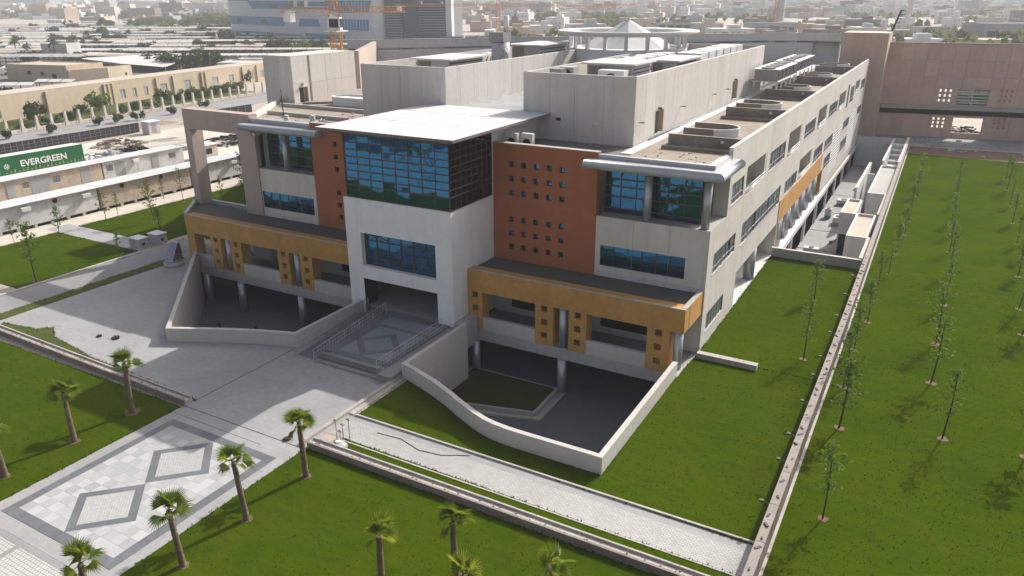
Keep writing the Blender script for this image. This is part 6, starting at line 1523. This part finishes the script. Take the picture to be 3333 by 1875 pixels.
def car_meshes(m):
    k = MB(); k.box(-.85,.85,-2.1,2.1,.25,.80); 
    ids = [k.vert(p) for p in ((-.8,-1.1,.8),(.8,-1.1,.8),(.8,1.6,.8),(-.8,1.6,.8),(-.68,-.5,1.38),(.68,-.5,1.38),(.68,1.1,1.38),(-.68,1.1,1.38))]
    k.face([ids[i] for i in (4,5,6,7)])
    b_ = k.mesh('body', m); k = MB()
    ids = [k.vert(p) for p in ((-.81,-1.1,.8),(.81,-1.1,.8),(.81,1.6,.8),(-.81,1.6,.8),(-.69,-.5,1.37),(.69,-.5,1.37),(.69,1.1,1.37),(-.69,1.1,1.37))]
    for q in ((0,1,5,4),(1,2,6,5),(2,3,7,6),(3,0,4,7)): k.face([ids[i] for i in q])
    g = k.mesh('window', M['glassdark']); k = MB()
    for x in (-.8,.8):
        for y in (-1.35,1.35): k.tube([(x-.1,y,.33),(x+.1,y,.33)], .33, 10)
    return b_, g, k.mesh('wheels', M['dark'])
CARS = [car_meshes(M[m]) for m in ('acwhite','silver','frame','cranered')]
rnd = random.Random(6); nc = 0
for P_, dv, nn, L in carlist:
    s_ = 2.0
    while s_ < L-2:
        if rnd.random() < .7:
            c_ = P_+dv*s_+nn*2.4; ci = rnd.choice((0,0,1,1,2,3))
            t = thing('parked_car', (c_.x,c_.y,0), ['white','silver grey','dark','red'][ci]+' car parked under a white canopy', 'car', '%s cars parked under the canopies' % ['white','silver grey','dark','red'][ci], math.atan2(nn.y,nn.x)-pi/2)
            for nm, me in zip(('body','window','wheels'), CARS[ci]):
                o = bpy.data.objects.new(nm, me); COL.objects.link(o); o.parent = t
        s_ += 2.9
# tan hut, white tent, white tower block
def block(name, poly, h, label, cat='building', m='tan', roofm='tanroof', wins=(), base=0.0):
    cx = sum(p[0] for p in poly)/len(poly); cy2 = sum(p[1] for p in poly)/len(poly)
    t = thing(name, (cx,cy2,base), label, cat)
    k = MB(); k.prism(poly, base, h-.3, bottom=False); k.build('wall', M[m] if isinstance(m, str) else m, t)
    k = MB()
    for a, c in zip(poly, poly[1:]+poly[:1]):
        d_ = Vector((c[0]-a[0], c[1]-a[1])); d_.normalize(); n_ = Vector((-d_.y,d_.x))*.3; k.prism([a,c,(c[0]+n_.x,c[1]+n_.y),(a[0]+n_.x,a[1]+n_.y)], h-.299, h+.15)
    k.build('parapet', M[m] if isinstance(m, str) else m, t)
    k = MB(); k.prism([(cx+(p[0]-cx)*.985, cy2+(p[1]-cy2)*.985) for p in poly], h-.28, h-.12, bottom=False); k.build('roof', M[roofm], t)
    for (i, u0, u1, z0, z1, gm) in wins:
        a, c = Vector(poly[i]), Vector(poly[(i+1) % len(poly)]); d_ = (c-a); L = d_.length; d_.normalize(); n_ = Vector((d_.y,-d_.x)); mid = a+d_*(u0+u1)/2+n_*.06
        k = MB(); k.obox((mid.x,mid.y), (d_.x,d_.y), (n_.x,n_.y), (u1-u0)/2, .05, z0, z1); k.build('window', M[gm], t)
    return t
block('tan_hut', [(-257,136),(-234.5,141.5),(-236,154.5),(-259,149)], 4.7, 'low tan flat roofed hut with two small dark windows beyond the long building', wins=((0,8.2,9.4,1.9,2.9,'dark'),(0,13.2,14.4,1.8,2.8,'dark'),(0,17.5,19,.1,2.2,'dark')))
block('tan_hut', [(-234.3,141.7),(-232.0,153.2),(-235.6,164.0),(-238,154)], 3.3, 'bright tan annexe catching the sun at the right end of the tan hut', wins=((1,8,8.7,.5,1.3,'dark'),))
t = thing('white_tent', (-262,184,0), 'large white sheet roof with a ridge in front of the dark hedge trees', 'tent')
k = MB(); v = [k.vert(p) for p in ((-300,182,2.6),(-252,172,2.6),(-232,174,2.0),(-240,190,3.6),(-262,196,3.9),(-303,194,3.6))]
k.face((v[0],v[1],v[4],v[5])); k.face((v[1],v[2],v[3],v[4])); k.build('roof_sheet', M['roofwhite'], t)
k = MB()
for x, y in ((-300,182),(-276,177),(-252,172),(-232,174),(-240,190)): k.box(x-.1,x+.1,y-.1,y+.1,0,2.4)
k.build('posts', M['metalgrey'], t)['kind'] = 'stuff'
block('gatehouse', [(-324,187),(-315,192),(-318,200),(-327,195)], 6.6, 'small pale two tone tower block beside a palm in the canopy field', m='cabin', roofm='roofwhite', wins=((0,3,6,3.5,4.6,'winggrey'),))
block('white_annexe', [(-216,182),(-196,192),(-201,203),(-221,193)], 3.4, 'flat white roofed annexe peeking out left of the roof stair block', m='cabin', roofm='roofwhite', wins=((0,2,20,2.0,2.6,'winggrey'),))
block('white_annexe', [(-232,205),(-212,214),(-215,220),(-235,211)], 2.6, 'thin white flat roof behind the first annexe left of the stair block', m='cabin', roofm='roofwhite')
block('verge_wall', [(-360,322),(-262,262),(-263,259),(-361,319)], 2.2, 'long grey podium wall with planting below the blue banded building', 'wall', 'winggrey', 'roofgrey')

# ------------------------------------------------------------------ blue banded building and the louvred tower
bb = thing('banded_building', (-331,335,0), 'big pale building with slanted blue window bands in the left distance', 'building')
A_, E_ = Vector((-402,354,0)), Vector((-256.5,316,0)); dv = (E_-A_).normalized(); nn = Vector((dv.y,-dv.x,0)); Lb = (E_-A_).length
k = MB(); P_ = (A_+E_)/2-nn*30; k.obox((P_.x,P_.y), (dv.x,dv.y), (nn.x,nn.y), Lb/2, 30, 0, 34); k.build('wall', M['bluepanel'], bb)
def band(u0, u1, z0, z1, s0=0., s1=0., m='blueglass', d=.15):
    k = MB(); c = [(u0,z0),(u1,z0),(u1+s1,z1),(u0+s0,z1)]
    lo = [k.vert(A_+dv*u+nn*.02+Vector((0,0,z))) for u,z in c]; hi = [k.vert(A_+dv*u+nn*d+Vector((0,0,z))) for u,z in c]
    k.face(hi)
    for i in range(4): k.face((lo[i],lo[(i+1)%4],hi[(i+1)%4],hi[i]))
    return k.build('window_band', M[m], bb)
for a in ((0,50,.8,4.6,0,2),(52,84,.2,4.2,2,0),(86,126,1.2,5.2,0,-2),(126,149,-.1+.2,2.2,0,0), (0,64,8.4,13.2,0,5),(80,102,8.8,12.8,2,-2),(112,146,8.0,13.2,-4,0), (30,74,17.6,22.0,-6,-3),(76,110,17.8,21.6,0,0),(112,147,17.0,22.2,-4,2),(0,27,22.0,22.8,0,0),(0,30,26,27,0,0)): band(*a)
for i in range(12):
    u = 114+i*2.7
    for z0, z1 in ((17.4,21.8),(8.6,12.6)): band(u,u+.35,z0,z1,0,0,'bluepanel',.3)
for u0, u1, z0 in ((9,14,9.6),(38,46,9.4),(50,58,18),(8,40,.9),(45,60,.7)): band(u0,u1,z0,z0+2.2,0,0,'glassdark',.25)
lt = thing('louvred_tower', (-245,345,0), 'dark blue louvred office tower beside the blue banded building', 'building')
def ltower(u0, u1, y0, z1, m, slats, v0=0.0):
    a = Vector((-254,322,0)); d_ = Vector((cos(radians(29.3)), sin(radians(29.3)), 0)); n_ = Vector((d_.y,-d_.x,0)); c_ = a+d_*(u0+u1)/2-n_*(y0+8)
    k = MB(); k.obox((c_.x,c_.y), (d_.x,d_.y), (n_.x,n_.y), (u1-u0)/2, 8, 0, z1); k.build('wall', M[m], lt)
    if slats:
        n = int(z1/1.25)
        for i in range(n):
            q = MB(); e = a+d_*(u0+u1)/2-n_*y0; q.obox((e.x+n_.x*.35,e.y+n_.y*.35), (d_.x,d_.y), (n_.x,n_.y), (u1-u0)/2-.3, .3, .7+i*1.25, .95+i*1.25); q.build('louvre_slat', M['winggrey'], lt)
DB = mat('dark_blue_glass', (0.035,0.065,0.095), .3, (0.03,0.05,0.075), .1, .8, 1, .2, spec=.5); M['darkblue'] = DB
ltower(0, 8.6, 0, 30, 'darkblue', True); ltower(8.9, 16.4, 1.5, 33, 'darkblue', False); ltower(16.6, 30.5, 1.0, 33, 'darkblue', True); ltower(30.6, 33.5, .5, 33, 'bluepanel', False)
ltower(14, 39, -6, 5.2, 'darkblue', True); ltower(40.5, 50, -6, 5.4, 'darkblue', True); ltower(50.2, 55, -5.5, 8.2, 'cabin', False)

# ------------------------------------------------------------------ cranes
def crane(x, y, ztop, zj, az, Lj, Lc, label, m, w=1.9, cab=True):
    t = thing('tower_crane', (x,y,0), label, 'crane')
    def lattice(name, a, b_, w_, m_, n):
        a, b_ = Vector(a), Vector(b_); ax = (b_-a).normalized(); s_ = ax.cross(Vector((0,0,1)))
        if s_.length < .1: s_ = Vector((cos(az),sin(az),0))
        s_.normalize(); u_ = s_.cross(ax); k = MB(); cs = [(s_*i+u_*j)*w_/2 for i, j in ((-1,-1),(1,-1),(1,1),(-1,1))]
        r_ = w_*.065
        for c in cs: k.tube([a+c, b_+c], r_, 5)
        for i in range(n):
            p0, p1 = a+(b_-a)*i/n, a+(b_-a)*(i+1)/n
            for j in range(4):
                c0, c1 = cs[j], cs[(j+1)%4]; k.tube([p0+c0, p1+c1] if i % 2 else [p0+c1, p1+c0], r_*.6, 4, False); k.tube([p0+c0, p0+c1], r_*.6, 4, False)
        return k.build(name, M[m_], t)
    lattice('mast', (x,y,0), (x,y,zj), w, m, int(zj/w/1.1))
    lattice('tower_head', (x,y,zj+.4), (x,y,ztop), w*.7, m, 5)
    d_ = Vector((cos(az),sin(az),0)); c_ = Vector((x,y,zj+.8))
    lattice('jib', c_+d_*.8, c_+d_*Lj, w*.55, m, int(Lj/1.6)); lattice('counter_jib', c_-d_*.8, c_-d_*Lc, w*.5, m, int(Lc/1.6))
    k = MB(); p = c_-d_*(Lc-1.6); k.box(p.x-.9,p.x+.9,p.y-.7,p.y+.7,zj-1.5,zj+.6); k.build('counterweight', M['acwhite'], t)
    for q in (.55,.75): 
        k = MB(); p = c_-d_*Lc*q; k.box(p.x-.5,p.x+.5,p.y-.5,p.y+.5,zj+1.2,zj+2.4); k.build('winch', M['metalgrey'], t)
    if cab:
        k = MB(); s_ = Vector((d_.y,-d_.x,0)); p = Vector((x,y,0))+s_*(w*.15); k.obox((p.x,p.y), (d_.x,d_.y), (s_.x,s_.y), 1.2, 1.1, zj-3.0, zj-.6); k.build('cab', M['acwhite'], t)
        k = MB(); p = Vector((x,y,0))+s_*(w*.15)+d_*1.21; k.obox((p.x,p.y), (d_.x,d_.y), (s_.x,s_.y), .03, .95, zj-2.5, zj-.9); k.build('cab_window', M['glassdark'], t)
        k = MB(); p = Vector((x,y,0))+s_*1.12+s_*(w*.15); k.obox((p.x,p.y), (d_.x,d_.y), (s_.x,s_.y), .9, .03, zj-2.5, zj-.9); k.build('cab_window', M['glassdark'], t)
        k = MB(); k.box(x-1.7,x+1.7,y-1.7,y+1.7,zj-3.3,zj-3.05); k.build('platform', M['acwhite'], t)
    return t
crane(-107.5, 120.5, 30, 20.9, radians(29.3), 14, 10.5, 'orange tower crane with white cab before the blue banded building', 'crane')
crane(-174.4, 298.7, 32, 19.8, radians(29.3), 60, 44, 'slender yellow tower crane with a very long jib, right of the louvred tower', 'crane', 1.7, False)
p = (-212, 660); crane(-120, 610, 26, 13, radians(29.3), 40, 14, 'small red brown crane in the hazy city beyond the round lantern', 'cranered', 3.0, False)
t = thing('boom', (-10.6,160,16.4), 'dark lattice boom leaning above the pink rear building', 'boom')
k = MB(); k.tube([(-11.1,160,16.6),(-9.75,160.2,21.6)], .16, 6); k.build('boom_tube', M['frame'], t)
for i in range(4):
    k = MB(); a = Vector((-11.1,160,16.6)).lerp(Vector((-9.75,160.2,21.6)), .55+.14*i); k.tube([a, a+Vector((.8,0,.05))], .07, 5); k.build('arm', M['frame'], t)
k = MB(); k.box(-11.5,-10.7,159.6,160.4,15.31,16.7); k.build('foot', M['metalgrey'], t)

heap(4.5,164.5,3.0,1.8,'dark site scrap seen through the low opening of the pink wall','frame',21,60)
heap(2.0,166.5,3.0,1.2,'grey offcuts seen through the low opening of the pink wall','acgrey',22,40)
# ------------------------------------------------------------------ right hand distance: grey blocks, dark glazed hall, minaret
vd = Vector((sin(YAW),cos(YAW),0)); vr = Vector((cos(YAW),-sin(YAW),0))
def vpoly(cx, cy2, w, d):
    c = Vector((cx,cy2,0)); return [tuple((c+vr*a+vd*b_)[:2]) for a, b_ in ((-w/2,0),(w/2,0),(w/2,d),(-w/2,d))]
FARB = [(-113,575,32,18,6.5,'winggrey','long flat grey block just beyond the rear building, left one'), (-80,590,20,16,7.5,'winggrey','darker grey flat block beyond the rear building, middle one'), (-54,610,16,14,6.0,'cabin','pale open block beyond the rear building near the boom'), (-28,512,24,10,5.0,'winggrey','dark grey roof block just above the pink wall by the boom'), (-12,505,16,12,7.6,'ucream','pale boxy block with a lit top above the pink wall'), (5,500,18,12,5.6,'winggrey','dark blue grey block above the pink wall'), (26,498,34,22,10.0,'winggrey','large grey hall with tall dark windows above the pink wall')]
for x, y, w, d, h, m, lab in FARB:
    wn_ = [(0, 2+i*7.5, 7+i*7.5, .5, 6.2, 'glassdark') for i in range(4)] if 'hall' in lab else [(0, 1.5+i*5, 4.5+i*5, 1.6, 3.6, 'glassdark') for i in range(int((w-2)/5))]
    block('grey_block', vpoly(x,y,w,d), h, lab, m=m, roofm='roofwhite' if 'pale' in lab else 'roofgrey', wins=wn_)
k = MB(); k.prism([(-56.5,1020),(-50.5,1020),(-50.5,1026),(-56.5,1026)], 0, 27); k.prism([(-55.5,1021),(-51.5,1021),(-51.5,1025),(-55.5,1025)], 27, 31)
tag(k.build('minaret', CITY[0], None, (-53.5,1023,0)), 'tall square pale minaret like tower in the haze above the boom', 'tower')
k = MB(); k.prism([(-165,840),(-158,840),(-158,847),(-165,847)], 0, 26)
tag(k.build('slim_tower', CITY[2], None, (-161,843,0)), 'slim grey hazy tower left of the dark boom', 'tower')
block('louvred_block', vpoly(-150,470,22,14), 8.5, 'dark blue grey louvred office block beyond the left end of the lantern ring', m='winggrey', roofm='roofgrey', wins=[(0,1+i*5,4.5+i*5,1,7.5,'glassdark') for i in range(4)])
block('villa', vpoly(-880,735,70,30), 17, 'pale arcaded palace like villa in the far left haze', m='ucream', roofm='tanroof', wins=[(0,3+i*8,7+i*8,5,9,'winggrey') for i in range(8)])
block('far_hall', vpoly(-1560,860,150,40), 20, 'big grey ribbed hall dissolving in haze at the top left', m='winggrey', roofm='roofgrey', wins=[(0,3+i*18,12+i*18,3,17,'cabin') for i in range(8)])
block('far_hall', vpoly(-1300,980,90,40), 17, 'cream flat hall dissolving in haze right of the ribbed one', m='ucream', roofm='tanroof')

# ------------------------------------------------------------------ the hazy city
rnd = random.Random(12)
CN = ['cream','white','grey','tan','brown']
def cbox(k, x, y, w, d, h, rz, mi):
    k.cur = mi; k.obox((x,y), (cos(rz),sin(rz)), (-sin(rz),cos(rz)), w/2, d/2, 0, h)
    if rnd.random() < .6: k.obox((x+w*.15,y), (cos(rz),sin(rz)), (-sin(rz),cos(rz)), w*.15, d*.18, h, h+rnd.uniform(1.5,3.2))
placed = []
def free(x, y, r_):
    return all((x-a)**2+(y-b_)**2 > (r_+c)**2 for a, b_, c in placed)
for a in FARB: placed.append((a[0],a[1]+8,a[2]*.6))
placed += [(-331,335,85),(-235,345,45),(-260,280,40),(-300,270,50),(-320,215,70),(-250,160,50),(-880,745,45),(-1560,880,90),(-1300,990,60),(-420,270,60),(-530,330,60),(-650,410,60),(-53,1023,10),(-161,843,10),(-120,610,4),(-174,299,4),(-150,477,16)]
cnt = 0; tries = 0
while cnt < 150 and tries < 6000:
    tries += 1
    d_ = rnd.uniform(330, 1000); az = YAW+radians(rnd.uniform(-37,37))
    x, y = d_*sin(az)/cos(az-YAW)*1.0, d_*cos(az)/cos(az-YAW)
    if y < 260 or (az-YAW < radians(-14) and d_ < 640): continue
    w, dd, h = rnd.uniform(9,24), rnd.uniform(9,20), rnd.choice((4,5,7,7,8,10,12))*rnd.uniform(.8,1.15)
    if d_ < 420: h = min(h, 6)
    if not free(x, y, max(w,dd)*.72): continue
    placed.append((x,y,max(w,dd)*.6)); mi = rnd.choice((0,0,1,1,2,3,3,4)); k = MB()
    rz = radians(rnd.choice((29,29,12,45))); k.obox((x,y), (cos(rz),sin(rz)), (-sin(rz),cos(rz)), w/2, dd/2, 0, h)
    if h > 5: k.obox((x+w*.15,y), (cos(rz),sin(rz)), (-sin(rz),cos(rz)), w*.15, dd*.18, h, h+rnd.uniform(1.5,2.6))
    k.cur = 1
    for f_ in range(int(h/3.3)):
        for c in range(int(w/3.2)):
            if rnd.random() < .85:
                u = -w/2+1.2+c*3.2; px, py = x+cos(rz)*(u+.6)+sin(rz)*(dd/2+.03), y+sin(rz)*(u+.6)-cos(rz)*(dd/2+.03)
                k.obox((px,py), (cos(rz),sin(rz)), (-sin(rz),cos(rz)), .6, .03, 1.1+f_*3.2, 2.5+f_*3.2)
    o = k.build('city_block', [CITY[mi], M['winggrey']], None, (x,y,0))
    ds = ('tall' if h > 9 else 'low' if h < 6 else 'mid height')+(' broad' if w > 17 else ' slim' if w < 12 else '')+' '+CN[mi]; tag(o, ds+' flat roofed block'+(' with a roof shed' if h > 5 else '')+' among the hazy city houses', 'building', ds+' blocks of the hazy city'); cnt += 1
k = MB()
for i in range(5200):
    d_ = 950*math.exp(rnd.random()*1.9); az = YAW+radians(rnd.uniform(-39,39)); x, y = d_*sin(az)/cos(az-YAW), d_*cos(az)/cos(az-YAW)
    s_ = 1+d_/4500; cbox(k, x, y, rnd.uniform(9,26)*s_, rnd.uniform(9,22)*s_, rnd.choice((4,5,7,8,10,12,15))*rnd.uniform(.8,1.25), radians(rnd.choice((29,12,45,70))), rnd.choice((0,0,1,1,1,2,3,3,4)))
tag(k.build('distant_city', CITY), 'mass of pale low houses fading into haze at the top of the picture', 'city', kind='stuff')
k = MB(); 
def tuft(x, y, r_, h):
    for j in range(14):
        a, e = rnd.uniform(0,2*pi), rnd.uniform(-.2,1.3); p = Vector((x+r_*cos(a)*cos(e)*.8, y+r_*sin(a)*cos(e)*.8, h*(.35+.6*max(0,sin(e)))))
        u_ = Vector((rnd.gauss(0,1),rnd.gauss(0,1),rnd.gauss(0,1))).normalized(); v_ = u_.cross(Vector((rnd.gauss(0,1),rnd.gauss(0,1),rnd.gauss(0,1)))).normalized(); s_ = r_*.42
        k.face([k.vert(p-u_*s_), k.vert(p+v_*s_), k.vert(p+u_*s_), k.vert(p-v_*s_)])
n = 0
for i in range(12000):
    d_ = 340*math.exp(rnd.random()*2.3); az = YAW+radians(rnd.uniform(-38,38)); x, y = d_*sin(az)/cos(az-YAW), d_*cos(az)/cos(az-YAW)
    f_ = sin(x*.011+1.3)*cos(y*.013)+.55*sin(x*.031+y*.017)
    if f_ < .15 or y < 290 or (az-YAW > radians(9) and d_ < 900 and rnd.random() < .93) or (az-YAW < radians(-16) and d_ < 560 and f_ < .8) or not (d_ > 1000 or free(x,y,5)): continue
    tuft(x, y, rnd.uniform(3,6)*(1+d_/4000), rnd.uniform(5,9)); n += 1
    if n > 4200: break
tag(k.build('city_trees', M['leafgrey']), 'grey green belts of trees among the hazy city houses', 'trees', kind='stuff')

# ------------------------------------------------------------------ haze
hm = bpy.data.materials.new('haze'); hm.use_nodes = True; hn = hm.node_tree.nodes; hn.remove(hn['Principled BSDF'])
pv = hn.new('ShaderNodeVolumePrincipled'); pv.inputs['Color'].default_value = (0.92,0.93,0.95,1); pv.inputs['Density'].default_value = HAZE_DENSITY; pv.inputs['Anisotropy'].default_value = 0.0
hm.node_tree.links.new(pv.outputs['Volume'], hn['Material Output'].inputs['Volume'])
k = MB(); k.box(-9400,9400,-1900,12300,-6.0,38.0); o = k.build('haze', hm); o['kind'] = 'stuff'; o['label'] = 'thin dusty haze over the whole site'
